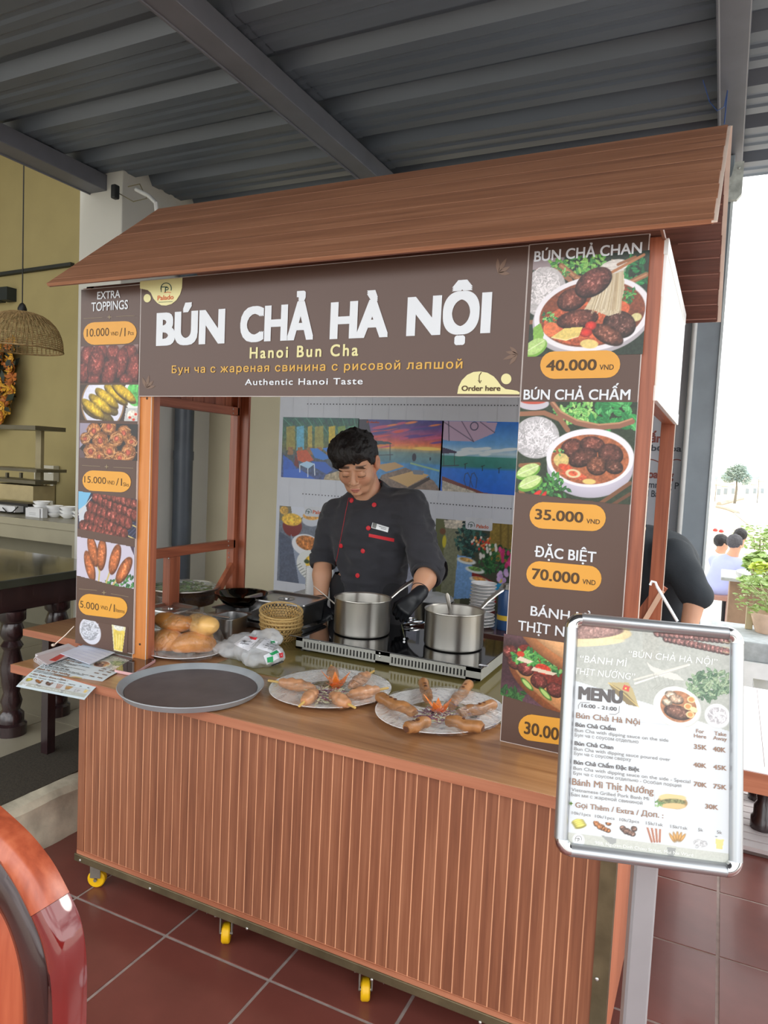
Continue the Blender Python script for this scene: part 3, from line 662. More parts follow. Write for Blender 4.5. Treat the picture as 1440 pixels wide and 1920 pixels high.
# soffit laths seen from below at the right end
for i in range(11):
    t = (i+.5)/11; p = E2.lerp(E1, t); mb = MB(); mb.bar((-.2, p.y, p.z-.022), (-.066, p.y, p.z-.022), .004, .004); mb.build('soffit_groove', mat('soffit_line', (150, 104, 90), rough=.5), S)
piece('soffit_strip', mat('soffit_strip_wood', (126, 82, 58), rough=.5), (-.182, 1.86, 2.14, -.174, 2.98, 2.15))
q = MB(); q.bar((-.0605, 1.838, 2.137), (-.0605, 2.4, 2.596), .003, .013, (1, 0, 0)); q.build('band_and_lit_edge', MATS['pale_band_and_lit_edge'], S)
q = MB(); q.bar((-.0645, 3.0, 2.137), (-.0645, 2.4, 2.596), .003, .03, (1, 0, 0)); q.build('band_and_lit_edge', MATS['pale_band_and_lit_edge'], S)

# ---------------------------------------------------------------- printed boards of the stall
YS = 1.9415
def sboard(Y=YS): return Board(lambda a, b, h: (a, Y-h, b), lambda u, v: (lambda p: (p[0], p[2]))(at(u, v, 'y', Y)))
SB = sboard()
BROWN = mat('sign_brown', (92, 69, 60), rough=.32, var=.02, scale=3)
WHT = mat('sign_white', (222, 226, 232), rough=.4, var=.0); CREAM = mat('sign_cream', (226, 218, 160), rough=.4, var=0); YELT = mat('sign_yellow', (216, 168, 74), rough=.4, var=0)
ORG = mat('sign_orange_pill', (224, 160, 62), rough=.35, var=0.02); DKT = mat('sign_dark_text', (82, 58, 30), rough=.5, var=0); LOGO_O = mat('logo_orange', (206, 96, 52), rough=.5, var=0); LOGO_G = mat('logo_green', (36, 74, 66), rough=.5, var=0)
MOTIF = mat('sign_leaf_motif', (118, 92, 76), rough=.4, var=0)
PRINT = vcol('printed_photo', rough=.3)
EDGEM = mat('foam_board_edge', (205, 196, 192), rough=.5)
def sign(name, x0, z0, x1, z1, label, y0=YS+.0005):
    o = MB().box(x0, y0, z0, x1, y0+.009, z1).build(name, BROWN, S, label=label)
    e_ = .0022; q = MB(); q.box(x0-e_, y0+.001, z0-e_, x0, y0+.009, z1+e_); q.box(x1, y0+.001, z0-e_, x1+e_, y0+.009, z1+e_); q.box(x0, y0+.001, z0-e_, x1, y0+.009, z0); q.box(x0, y0+.001, z1, x1, y0+.009, z1+e_); q.build('edge', EDGEM, o); return o
BXL, BXR = at(262, 640, 'y', YS)[0], at(984, 600, 'y', YS)[0]
SXR = at(1217, 438, 'y', YS)[0]; LXL = at(148, 800, 'y', YS)[0]
bz0, bz1 = at(620, 742.5, 'y', YS)[2], at(620, 495, 'y', YS)[2]
banner = sign('banner_board', BXL+.002, bz0, BXR-.002, bz1, 'long brown banner with big white lettering')
left = sign('sign_board', LXL, at(245, 1225, 'y', YS)[2]+.0, BXL-.003, bz1-.012, 'narrow left board of extra toppings')
right = sign('sign_board', BXR+.002, ZT+.002, SXR, bz1+.002, 'tall right board of dish prices')
# banner lettering
lettering(SB, [('BÚN', (296, 646), (418, 641), 590, .045), ('CHẢ', (453, 639), (584, 634), 579.5, .045), ('HÀ', (622, 633), (723.5, 629), 570.5, .045), ('NỘI', (766, 627), (914.7, 621), 561, .045)], WHT, banner)
lettering(SB, [('Hanoi Bun Cha', (469, 672), (671, 667), 652, .022, 1.3)], CREAM, banner)
lettering(SB, [('Бун ча с жареная свинина с рисовой лапшой', (322.7, 699.7), (866.7, 691), 686.6, .012, 1.15)], YELT, banner)
lettering(SB, [('Authentic Hanoi Taste', (460, 722), (680, 720.8), 711, .014, 1.15)], WHT, banner)
tlx = 262.8
decal(SB, [[(tlx, 527.5)]+[(tlx, 541)]+[(270, 542.5), (277, 544), (283, 549), (288, 560), (295, 568), (303, 572.5), (312, 573), (322, 570), (331, 563), (338, 552), (341.5, 540), (342.5, 520.8)], ring_pts(276.3, 559.3, 6.8, 7.8), 
          [(857.5, 738.5), (860, 725), (866, 713), (876, 703), (888, 697.5), (900, 696.5), (914, 699), (926, 706), (933, 714), (940, 724), (948, 729.5), (960, 731), (970, 733), (974.5, 736), (974, 739.5)], ring_pts(949.3, 710.5, 9.7, 10)], CREAM, banner, name='cream_shape', each=True)
lettering(SB, [('Palado', (296, 563.2), (325.5, 562), 554.8, .02)], LOGO_O, banner)
lettering(SB, [('Order here', (866, 732.8), (938, 731.5), 723.6, .03)], DKT, banner, h=.0014)
def logo(cx, cy, r):
    out = stroke([(cx+r*math.cos(t), cy+r*1.05*math.sin(t)) for t in np.linspace(PI*.92, PI*2.12, 14)], r*.16)
    out += stroke([(cx-r*.95, cy-r*.28), (cx+r*.25, cy-r*.28)], r*.18)+stroke([(cx-r*.95+i*.0, cy-.1*r+i*r*.2) for i in range(5)], r*.13)
    out += stroke([(cx-r*.1, cy-r*.2), (cx-r*.18, cy+r*.75)], r*.2)+stroke([(cx-r*.05, cy-r*.2), (cx+r*.35, cy-r*.15), (cx+r*.42, cy+.08*r), (cx+r*.25, cy+.28*r), (cx-.1*r, cy+.3*r)], r*.17)
    return out
decal(SB, logo(312, 541, 9.8), LOGO_G, banner, h=.0014, name='logo'); decal(SB, stroke([(308, 549), (315, 548), (321, 549)], 1.2), LOGO_O, banner, h=.0014, name='logo')
decal(SB, stroke([(298, 567), (324, 565.6)], .8), LOGO_G, banner, h=.0014, name='logo')
decal(SB, stroke([(903, 698), (899, 704), (898.5, 711), (900, 718)], 1.6)+[[(895.5, 712.5), (900.3, 719.5), (897.5, 713.5)], [(903.5, 713), (900.3, 719.5), (901.5, 713.5)]], DKT, banner, h=.0014, name='arrow')
def leafs(cx, cy, s, rot):
    out = []
    for a, l in ((-.9, 1), (-.35, 1.15), (.2, .9), (.75, .8)):
        t = a+rot; pts = []
        for sg in (1, -1):
            for i in range(6):
                q = i/6 if sg > 0 else 1-i/6; x = s*l*q; y = sg*s*.13*math.sin(PI*q); pts.append((cx+x*math.cos(t)-y*math.sin(t), cy+x*math.sin(t)+y*math.cos(t)))
        out.append(pts)
    return out
decal(SB, leafs(971, 664, 26, PI)+leafs(934, 512, 28, -.7)+leafs(274, 728, 22, -1.0), MOTIF, banner, h=.0004, name='leaf_motif', each=True)
# left board
lettering(SB, [('EXTRA', (183, 561.5), (225.7, 559), 547.7, .012), ('TOPPINGS', (172, 584), (240, 580), 567.9, .012)], WHT, left)
def pills(lst, parent): return decal(SB, [pill(*p) for p in lst], ORG, parent, h=.0008, name='price_pill', each=True)
pills([(156.5, 601.5, 256.5, 647.5, -.035), (154.8, 881, 245.8, 924, .05), (147.5, 1111, 239, 1162, .12)], left)
lettering(SB, [('10.000', (163, 631.5), (204.8, 630), 617, .0), ('VND', (208, 629.5), (222, 629.5), 622.5, 0), ('/1', (224.5, 631), (235.6, 630), 615.5, .0), ('Pcs', (240.5, 628.5), (251, 628.5), 621, 0),
               ('15.000', (158.5, 904.5), (199.2, 907.5), 892.5, 0), ('VND', (201, 907.8), (215, 909), 900.8, 0), ('/1', (218, 910), (229, 911), 896.5, 0), ('Sks', (231.5, 911.5), (242, 912.5), 904.5, 0),
               ('5.000', (150.5, 1138.5), (185.8, 1142), 1126, 0), ('VND', (189, 1141.5), (202.6, 1143.5), 1134.8, 0), ('/1', (204.8, 1145.5), (215.5, 1147), 1131.5, 0), ('Items', (217.5, 1147), (234, 1150.5), 1140, 0)], DKT, left, h=.0014)
def star(cx, cy, r): return [(cx+(r if i % 2 == 0 else r*.28)*math.cos(i*PI/4), cy+(r if i % 2 == 0 else r*.28)*math.sin(i*PI/4)) for i in range(8)]
decal(SB, [star(205.5, 594.5, 5), star(200.3, 875, 5), star(195.3, 1111, 5)]+stroke([(157, 597.5), (192, 595.5)], .7)+stroke([(218, 593.5), (253, 592)], .7)+stroke([(154, 872.5), (188, 874.5)], .7)+stroke([(213, 876), (250, 878)], .7)+stroke([(148, 1104), (182, 1107)], .7)+stroke([(208, 1113), (241, 1119)], .7),
      mat('sign_gold_line', (150, 132, 104), rough=.4), left, name='divider')
LR = 560
ux0, ux1 = 152.5, 258.
p = Pic(SB, 152, 650, 258.5, 717, LR, (60, 36, 32)); p.grad([(650, (150, 120, 116)), (664, (70, 40, 36)), (717, (52, 30, 28))])
for u, v, a, b, t in ((165, 668, 16, 20, .2), (188, 660, 16, 13, 0), (212, 662, 14, 14, .3), (240, 662, 18, 14, -.2), (157, 698, 12, 16, 0), (180, 682, 18, 26, .25), (252, 690, 17, 22, .2), (226, 680, 14, 24, .35), (205, 698, 15, 26, .35), (176, 712, 14, 10, 0), (236, 712, 14, 10, 0)): p.meat(u, v, a, b, t, (128, 58, 50))
p.build(left, PRINT, 'photo_print')
p = Pic(SB, 151, 722, 258, 790, LR, (66, 50, 40)); p.ell(192, 756, 45, 40, 0, (206, 206, 222), shade=.1, mott=.05); p.ell(192, 756, 47, 42, 0, (150, 116, 80), inner=.94); p.ell(252, 740, 24, 24, 0, (226, 226, 226)); p.ell(254, 738, 19, 19, 0, (96, 190, 96), mott=.35); p.poly([(236, 764), (258, 764), (258, 790), (232, 790)], (190, 190, 190), mott=.1); p.ell(248, 778, 11, 8, 0, (226, 216, 204), mott=.25)
for q in ((243, 782), (250, 786), (254, 776)): p.ell(*q, 3, 2, 0, (206, 60, 40))
for u, v, l, w in ((172, 772, 22, 8), (196, 780, 22, 8), (210, 768, 14, 8)): p.ell(u, v, l, w, .4, (110, 92, 44), shade=.5, mott=.3)
for u, v, a in ((217, 738, .52), (200, 745, .5), (232, 735, .5), (188, 756, .5), (174, 765, .5)): p.ell(u, v+3, 29, 8.5, a, (84, 62, 20)); p.ell(u, v, 28, 8, a, (216, 178, 42), shade=.55, mott=.28, hi=25)
p.build(left, PRINT, 'photo_print')
p = Pic(SB, 150, 793, 257.5, 864, LR, (40, 34, 34)); p.poly([(149, 793), (175, 793), (158, 830), (149, 840)], (150, 140, 160)); p.poly([(149, 840), (162, 850), (172, 864), (149, 864)], (96, 76, 80))
for u, v, r in ((176, 808, 16), (204, 800, 16), (232, 812, 15), (160, 822, 12), (188, 826, 18), (218, 822, 15), (246, 828, 12), (170, 846, 16), (205, 846, 18), (240, 848, 16), (186, 856, 14), (224, 858, 14)):
    p.ell(u, v, r, r*.85, 0, (170, 108, 62), shade=.5, mott=.5)
    for k_ in range(26):
        a = p.r.random()*6.28; rr = r*p.r.uniform(.3, 1.05); b = a+p.r.uniform(-1.3, 1.3); p.line([(u+rr*math.cos(a), v+rr*.85*math.sin(a)), (u+rr*.9*math.cos(b), v+rr*.75*math.sin(b))], 1., p.r.choice([(214, 160, 102), (128, 72, 42), (196, 134, 84), (226, 180, 128)]))
    p.ell(u, v, r*.36, r*.3, 0, (176, 84, 62), shade=.4, mott=.3, hi=40)
p.build(left, PRINT, 'photo_print')
p = Pic(SB, 147.5, 921, 255, 1010, LR, (34, 36, 66)); p.poly([(147, 921), (172, 921), (160, 948), (147, 956)], (112, 176, 214)); p.poly([(147, 956), (160, 946), (166, 960), (150, 985)], (190, 196, 206)); p.line([(147, 965), (178, 924)], 1.6, (200, 200, 200))
for k_ in range(8): p.line([(200+k_*9, 1006-0), (255, 960+k_*7)], .9, (86, 90, 120))
for (u0, v0, u1, v1) in ((180, 932, 252, 965), (170, 950, 240, 980), (165, 968, 232, 1000), (155, 985, 215, 1010)):
    p.line([(u1-6, v1-3), (u1+24, v1+12)], 2., (206, 182, 112))
    for i in range(9):
        t = i/8; p.meat(u0+(u1-u0)*t, v0+(v1-v0)*t, 9, 10, .4, (140, 66, 56) if i % 2 else (122, 54, 46))
for i in range(7): p.meat(196+i*9, 926+i*3.2, 8, 8, .3, (132, 64, 54))
p.cut(lambda s: ((s.v0+(s.Y+.5)/s.ny*(s.v1-s.v0)) > s.P(0, 0)[1]*0+921+(s.X/s.nx)*7) & ((s.v0+(s.Y+.5)/s.ny*(s.v1-s.v0)) < 1003+(s.X/s.nx)*9)); p.build(left, PRINT, 'photo_print')
p = Pic(SB, 145, 1006, 251, 1104, LR, (180, 174, 192)); p.mottle(.05); p.poly([(145, 1006), (236, 1006), (251, 1042), (251, 1104), (145, 1104)], (196, 190, 208)); p.poly([(236, 1006), (251, 1006), (251, 1042)], (66, 46, 66)); p.greens(228, 1094, 26, 14, 60, 8, ((50, 100, 56), (34, 78, 44), (70, 124, 66)))
for (u0, v0, u1, v1) in ((162, 1045, 180, 1096), (168, 1015, 186, 1070), (192, 1012, 184, 1100), (222, 1025, 196, 1100), (242, 1052, 206, 1104)):
    du, dv = u1-u0, v1-v0; a = math.atan2(dv, du); p.line([(u0+du*.5, v0+dv*.5), (u1, v1)], 3.2, (196, 176, 110)); p.ell(u0+du*.3+1.5, v0+dv*.3+1.5, 27, 10.5, a, (96, 48, 28)); p.ell(u0+du*.3, v0+dv*.3, 26, 10, a, (186, 104, 58), shade=.5, mott=.3, hi=45)
p.cut(lambda s: ((s.v0+(s.Y+.5)/s.ny*(s.v1-s.v0)) > 1006+(s.X/s.nx)*8) & ((s.v0+(s.Y+.5)/s.ny*(s.v1-s.v0)) < 1094+(s.X/s.nx)*14)); p.build(left, PRINT, 'photo_print')
p = Pic(SB, 142, 1158, 239, 1226, LR, (93, 69, 60)); p.ell(169, 1183, 27, 22.5, .3, (206, 206, 216)); p.noodles(168, 1181, 21, 18, 120, (200, 202, 212)); 
p.poly([(209, 1166), (236, 1170), (229, 1222), (213, 1218)], (222, 214, 170)); p.poly([(212, 1180), (234, 1183), (229, 1220), (214, 1217)], (222, 196, 92), mott=.12); p.ell(222, 1174, 12, 8, .1, (216, 216, 208), mott=.2); p.ell(214, 1168, 4.5, 3, .3, (58, 76, 58))
for k_ in range(3): p.line([(218+k_*5, 1190), (218.5+k_*4, 1214)], 1.2, (240, 226, 160))
p.build(left, PRINT, 'photo_print')
# right board
RR = 640
lettering(SB, [('BÚN CHẢ CHAN', (1002, 490.7), (1202.7, 473), 472.2, .018), ('BÚN CHẢ CHẤM', (982, 749), (1181, 748.7), 731, .018), ('ĐẶC BIỆT', (1002.5, 1043), (1117, 1051), 1024.5, .018), ('BÁNH MÌ', (995, 1153.5), (1106, 1166), 1136, .012), ('THỊT NƯỚNG', (971.5, 1181), (1140, 1205), 1163, .012)], WHT, right)
pills([(1013, 656.5, 1163, 711, -.02), (993, 940, 1136, 997, .05), (987, 1050, 1128, 1111, .09), (972, 1336, 1105, 1404, .14)], right)
lettering(SB, [('40.000', (1024.5, 695), (1117.5, 694), 676, .02), ('VND', (1124, 693.6), (1150.5, 693.4), 684, .01), ('35.000', (1003.5, 973), (1092.6, 979), 954.5, .02), ('VND', (1099.5, 981), (1124.5, 982.5), 972.5, .01),
               ('70.000', (997.5, 1085), (1085.6, 1092), 1065.5, .02), ('VND', (1092, 1094.5), (1116.5, 1096.5), 1085.5, .01), ('30.000', (983, 1374.5), (1062, 1389), 1352.5, .02), ('VND', (1068, 1391), (1092, 1394), 1382, .01)], DKT, right, h=.0014)
p = Pic(SB, 1000, 487, 1205, 664, RR, (38, 50, 38)); p.mottle(.3)
p.ell(1015, 492, 42, 12, -.1, (150, 136, 140)); p.greens(1090, 497, 56, 16, 90, 12, ((120, 168, 80), (86, 148, 66), (60, 120, 58))); p.greens(1180, 508, 30, 22, 40, 15, ((34, 110, 60), (44, 128, 70), (26, 84, 48)))
for k_, (a, b) in enumerate((((1052, 498), (1080, 520)), ((1080, 520), (1120, 532)), ((1170, 534), (1210, 515)))): p.line([a, b], 9, (150, 102, 72)); p.line([a, b], 3, (186, 136, 96))
p.line([(1008, 508), (1040, 506), (1068, 524), (1074, 536)], 8, (150, 102, 74)); p.greens(1046, 512, 16, 8, 14, 8)
p.noodles(1020, 547, 40, 45, 230, (224, 218, 220)); p.line([(990, 604), (1020, 601)], 8, (140, 96, 70))
p.ell(1106, 596, 104, 66, -.07, (206, 198, 206), shade=.25); p.ell(1107, 588, 102, 66, -.07, (232, 228, 234)); p.ell(1107, 588, 92, 58, -.07, (130, 68, 44), mott=.25); p.ell(1100, 606, 78, 38, 0, (190, 92, 58), mott=.35)
for u, v in ((1030, 592), (1170, 560), (1178, 548), (1160, 630), (1036, 600)): p.greens(u, v, 12, 8, 16, 8)
p.ell(1034, 617, 15, 13, .3, (224, 120, 74), mott=.15); p.ell(1165, 575, 14, 10, .5, (216, 104, 66), mott=.2); p.ell(1192, 594, 9, 7, 0, (218, 206, 150), mott=.1)
p.meat(1072, 560, 26, 19, -.25); p.meat(1082, 597, 36, 16, -.1); p.meat(1160, 606, 28, 22, .35, (92, 58, 50)); p.meat(1138, 626, 30, 14, .5, (124, 74, 58)); p.ell(1130, 566, 8, 6, 0, (180, 90, 60))
p.ell(1107, 610, 10, 8, 0, (206, 50, 40), shade=.4, hi=60); p.ell(1098, 623, 11, 8, 0, (204, 52, 40), shade=.4, hi=60); p.poly([(1033, 632), (1058, 615), (1092, 612), (1086, 628), (1062, 638)], (226, 200, 116), mott=.12); p.line([(1034, 632), (1060, 637), (1084, 630)], 1.6, (240, 228, 170)); p.ell(1104, 644, 16, 8, .1, (230, 204, 126), mott=.1)
p.poly([(1146, 486), (1168, 492), (1170, 540), (1160, 586), (1140, 592), (1110, 580), (1095, 580), (1112, 552), (1130, 540), (1150, 510)], (206, 190, 160), mott=.1)
for k_ in range(40):
    u0 = 1132+k_*.9; p.line([(u0, 494+abs(k_-20)*.2), (u0-2-(38-k_)*.25, 545), (u0-12-(38-k_)*.55+8, 584+p.r.uniform(-6, 5))], 1.1, p.r.choice([(230, 220, 196), (186, 164, 130), (216, 204, 172), (170, 148, 118)]))
p.ell(1150, 500, 24, 12, -.15, (214, 208, 202), mott=.12)
for k_ in range(9): p.line([(1130, 494+k_*2), (1172, 490+k_*2.3)], .8, p.r.choice([(190, 180, 172), (232, 226, 220)]))
p.line([(1140, 514), (1206, 478)], 5, (176, 118, 78)); p.line([(1158, 496), (1190, 482)], 5, (150, 100, 66)); p.meat(1112, 528, 33, 22, -.5, (112, 62, 54))
for du, dv, a in ((998, 616, .9), (1000, 640, 0)): pass
p.poly([(1000, 614), (1012, 606), (1014, 606), (1020, 626), (1016, 640), (1000, 646)], (132, 180, 78), mott=.12); p.ell(1003, 652, 24, 15, -.5, (120, 172, 66)); p.ell(1003, 649, 21, 13, -.5, (178, 210, 128), mott=.12); p.line([(984, 660), (1020, 638)], 1.4, (226, 236, 190))
p.build(right, PRINT, 'photo_print')
p = Pic(SB, 976, 753, 1182, 946, RR, (44, 56, 38)); p.mottle(.3)
p.ell(1000, 757, 30, 12, 0, (196, 190, 200)); p.ell(1000, 752, 24, 6, 0, (190, 80, 60)); p.greens(1080, 775, 36, 18, 90, 12, ((110, 172, 88), (150, 196, 110), (70, 140, 66))); p.greens(1145, 775, 40, 24, 46, 22, ((52, 142, 72), (36, 118, 62), (84, 168, 96)))
p.line([(1036, 756), (1050, 776), (1080, 792), (1120, 801), (1160, 798), (1184, 790)], 10, (146, 98, 76)); p.line([(1036, 754), (1052, 772), (1082, 788), (1122, 796), (1160, 793), (1184, 785)], 3, (190, 140, 106))
p.line([(976, 776), (1020, 774), (1050, 786), (1064, 806)], 9, (150, 102, 74)); p.noodles(1005, 820, 44, 40, 230, (224, 220, 224)); p.line([(976, 872), (1010, 870)], 8, (140, 94, 60))
p.ell(1104, 874, 78, 58, 0, (196, 190, 206), shade=.2); p.ell(1104, 858, 79, 54, -.02, (234, 230, 238)); p.ell(1104, 861, 70, 46, -.02, (168, 96, 60), mott=.25)
p.meat(1072, 838, 20, 16, -.3); p.meat(1110, 832, 22, 14, .1, (118, 66, 54)); p.meat(1092, 856, 26, 16, -.4, (96, 56, 46)); p.meat(1144, 850, 22, 18, .3, (104, 60, 50)); p.meat(1118, 872, 18, 16, .3, (128, 76, 56)); p.meat(1150, 874, 16, 12, .2, (96, 58, 46))
p.ell(1052, 862, 14, 13, .2, (214, 190, 120), mott=.15); p.ell(1060, 876, 14, 6, .3, (216, 84, 52), mott=.2); p.ell(1076, 890, 24, 7, .2, (214, 96, 64), mott=.3); p.ell(1074, 887, 14, 8, .1, (224, 204, 160), inner=.6); p.ell(1104, 902, 12, 5, 0, (226, 200, 120)); p.greens(1048, 848, 10, 6, 10, 6)
p.greens(1030, 915, 30, 22, 70, 12, ((60, 122, 56), (40, 92, 46), (84, 150, 72))); p.line([(976, 920), (1000, 945)], 8, (140, 96, 62)); p.line([(1120, 946), (1180, 905)], 7, (120, 78, 52)); p.line([(1140, 950), (1180, 925)], 6, (104, 66, 44))
for (u, v) in ((990, 882), (994, 904)): p.ell(u, v+2, 25, 13, -.45, (104, 160, 54)); p.ell(u, v-1, 22, 11, -.45, (196, 218, 144), mott=.12); p.line([(u-20, v+8), (u+20, v-10)], 1.2, (236, 242, 206))
p.ell(1007, 925, 11, 4.5, -.7, (206, 44, 36), hi=50, shade=.3); p.ell(1018, 930, 4, 12, .5, (200, 40, 34), shade=.3)
p.cut(lambda s: (s.v0+(s.Y+.5)/s.ny*(s.v1-s.v0)) < 936+(s.X/s.nx)*12); p.build(right, PRINT, 'photo_print')
p = Pic(SB, 945, 1188, 1130, 1362, RR, (70, 42, 46)); p.grad([(1188, (96, 66, 74)), (1215, (60, 38, 40)), (1290, (66, 40, 50)), (1340, (96, 66, 78)), (1362, (80, 58, 62))]); p.mottle(.2)
p.greens(958, 1300, 22, 18, 40, 14, ((52, 100, 50), (36, 76, 40))); p.line([(940, 1310), (1010, 1345), (1080, 1366)], 7, (120, 82, 84))
p.ell(1040, 1300, 108, 38, .5, (150, 84, 46), shade=.35, mott=.15); p.ell(1042, 1292, 104, 32, .5, (206, 144, 92), shade=.3, mott=.12)
p.ell(1050, 1270, 100, 32, .5, (120, 44, 36), mott=.3)
for u, v in ((958, 1222), (966, 1240), (985, 1252), (1010, 1276), (1040, 1292), (1070, 1300)): p.meat(u, v, 17, 14, .3, (122, 56, 50))
for u, v in ((988, 1282), (1022, 1300)): p.ell(u, v, 17, 6, .7, (60, 110, 44)); p.ell(u, v, 13, 4, .7, (176, 206, 120))
p.greens(1000, 1232, 34, 14, 80, 13, ((70, 140, 66), (104, 170, 84), (44, 104, 54))); p.greens(1046, 1244, 30, 12, 50, 13); p.ell(976, 1226, 8, 6, 0, (206, 66, 44), hi=50); p.ell(1018, 1254, 16, 10, .2, (206, 62, 44), mott=.2, hi=40); p.poly([(968, 1236), (990, 1244), (1000, 1240), (975, 1230)], (228, 214, 190)); p.poly([(996, 1256), (1036, 1266), (1044, 1262), (1000, 1250)], (226, 208, 186))
p.ell(1050, 1222, 92, 30, .45, (186, 120, 74), shade=.4, mott=.1); p.ell(1056, 1210, 86, 24, .45, (222, 168, 118), shade=.3, mott=.08)
p.cut(lambda s: (s.v0+(s.Y+.5)/s.ny*(s.v1-s.v0)) < 1334+(s.X/s.nx)*26); p.build(right, PRINT, 'photo_print')

# ---------------------------------------------------------------- poster wall behind the cooks
YW = 4.0; WB = Board(lambda a, b, h: (a, YW-h, b), lambda u, v: (lambda q: (q[0], q[2]))(at(u, v, 'y', YW)))
PW = thing('poster_panel', 'white ribbed panel printed with pool and buffet photographs behind the cooks', 'panel', (-1.4, 4.02, .5))
PAN = mat('white_panel', (204, 207, 216), rough=.4, var=.02)
x0 = at(520, 900, 'y', YW)[0]; x1 = -.2
mb = MB(); mb.box(x0, YW+.001, .45, x1, YW+.03, 2.6); mb.build('panel', PAN, PW)
x = x0+.1
while x < x1:
    mb = MB(); mb.prism([(x-.006, 0), (x-.002, .0005), (x+.002, .0005), (x+.006, 0)], lambda a, b, t: (a, YW-b, t), .45, 2.6); mb.build('rib', PAN, PW, fix=True); x += .118
dots = MB()
for (ua, va), (ub, vb) in (((577, 757.5), (1000, 763)), ((568, 926), (1000, 957)), ((560, 1118), (640, 1121))):
    n = int((ub-ua)/6)
    for i in range(n):
        a, b = WB.inv(ua+(ub-ua)*i/n, va+(vb-va)*i/n); b = WB.inv(ua, va)[1]; dots.box(a-.0035, YW-.0012, b-.0035, a+.0035, YW+.0, b+.0035)
tag(dots.build('dotted_line', mat('panel_grey_dots', (84, 86, 96), rough=.6), PW), kind='stuff')
WR = 330
p = Pic(WB, 531, 782, 668.5, 903, WR, (40, 80, 80)); p.grad([(782, (36, 92, 84)), (812, (60, 110, 84)), (840, (96, 104, 60)), (856, (70, 80, 84)), (903, (60, 80, 140))]); p.mottle(.3)
for i in range(14): p.line([(531+i*11, 784), (560+i*9, 812)], 1.2, (50, 70, 90) if i % 2 else (84, 150, 130))
for u, w, c in ((545, 16, (150, 140, 60)), (563, 14, (90, 170, 200)), (581, 8, (180, 160, 70)), (598, 16, (150, 146, 70)), (622, 12, (206, 180, 40)), (640, 14, (120, 150, 70)), (658, 10, (80, 160, 120))): p.poly([(u-w/2, 800), (u+w/2, 798), (u+w/2, 842), (u-w/2, 844)], c, mott=.15)
for i in range(7): p.poly([(540+i*18, 838), (549+i*18, 838), (550+i*18, 852), (539+i*18, 852)], (146, 104, 62), mott=.2)
p.poly([(531, 852), (548, 865), (562, 890), (590, 903), (531, 903)], (40, 92, 190), mott=.1); p.poly([(531, 880), (560, 878), (600, 903), (531, 903)], (46, 100, 200)); p.poly([(556, 845), (575, 843), (588, 862), (572, 868), (558, 862)], (196, 80, 40), mott=.08); p.poly([(553, 850), (560, 866), (560, 876), (552, 872)], (110, 30, 30))
p.poly([(581, 840), (595, 840), (620, 858), (606, 862), (590, 858)], (50, 122, 210)); p.poly([(604, 840), (618, 838), (632, 850), (620, 854)], (50, 124, 212)); p.poly([(584, 864), (610, 866), (624, 880), (612, 888), (590, 876)], (42, 94, 190)); p.poly([(560, 870), (575, 864), (590, 869), (578, 878)], (170, 206, 236)); 
for a, b in (((562, 872), (562, 884)), ((577, 878), (577, 893)), ((589, 870), (590, 890))): p.line([a, b], 1.8, (220, 230, 240))
p.poly([(610, 890), (640, 880), (668, 884), (668, 903), (604, 903)], (176, 160, 132), mott=.3); p.build(PW, PRINT, 'photo_print')
p = Pic(WB, 672.5, 786, 825.5, 920, WR, (90, 70, 130)); p.grad([(786, (70, 70, 140)), (805, (120, 80, 150)), (820, (190, 84, 120)), (832, (226, 110, 80)), (842, (240, 176, 84)), (843.5, (196, 170, 130)), (850, (120, 150, 150)), (868, (90, 140, 160)), (872, (70, 140, 200)), (920, (90, 150, 206))]); p.mottle(.14, 2)
for i in range(26): a = p.r.uniform(700, 820); b = p.r.uniform(790, 838); p.ell(a, b, p.r.uniform(8, 26), p.r.uniform(1, 3), -.15, p.r.choice([(226, 90, 90), (240, 140, 90), (110, 70, 150), (86, 76, 150), (206, 90, 130)]))
p.ell(800, 841, 26, 3, 0, (255, 214, 110)); p.poly([(690, 824), (728, 828), (736, 832), (690, 834)], (50, 84, 100)); p.line([(731, 830), (731, 862)], 1.4, (50, 60, 70)); p.line([(700, 834), (700, 856)], 1.2, (50, 60, 70)); p.line([(690, 854), (736, 852)], 1.4, (60, 70, 80)); p.ell(776, 857, 4, 7, 0, (50, 50, 70)); p.ell(806, 860, 1.5, 3, 0, (40, 50, 70))
p.poly([(715, 890), (760, 876), (812, 900), (826, 920), (700, 920)], (132, 112, 100), mott=.2); p.poly([(728, 895), (776, 882), (804, 890), (764, 912)], (206, 168, 112)); p.poly([(773, 880), (795, 882), (792, 890), (774, 888)], (120, 130, 146)); p.poly([(700, 872), (740, 866), (758, 874), (724, 884)], (196, 158, 108)); p.poly([(764, 913), (804, 893), (806, 898), (770, 919)], (60, 46, 44)); p.poly([(672, 786), (690, 786), (700, 830), (672, 840)], (54, 48, 70))
p.line([(770, 868), (822, 882)], 3, (150, 190, 150)); p.build(PW, PRINT, 'photo_print')
lettering(WB, [('Palado', (688, 793), (711, 793), 789.5, .02)], LOGO_O, PW)
p = Pic(WB, 829.5, 789, 985, 930, WR, (50, 120, 220)); p.grad([(789, (50, 120, 214)), (835, (110, 170, 226)), (852, (190, 214, 226)), (858, (130, 180, 200)), (859, (60, 140, 130)), (878, (50, 128, 122)), (884, (40, 120, 220)), (930, (36, 104, 214))]); p.mottle(.06, 2)
for i in range(10): p.ell(p.r.uniform(860, 975), p.r.uniform(840, 854), p.r.uniform(10, 22), 3, -.1, (220, 232, 238))
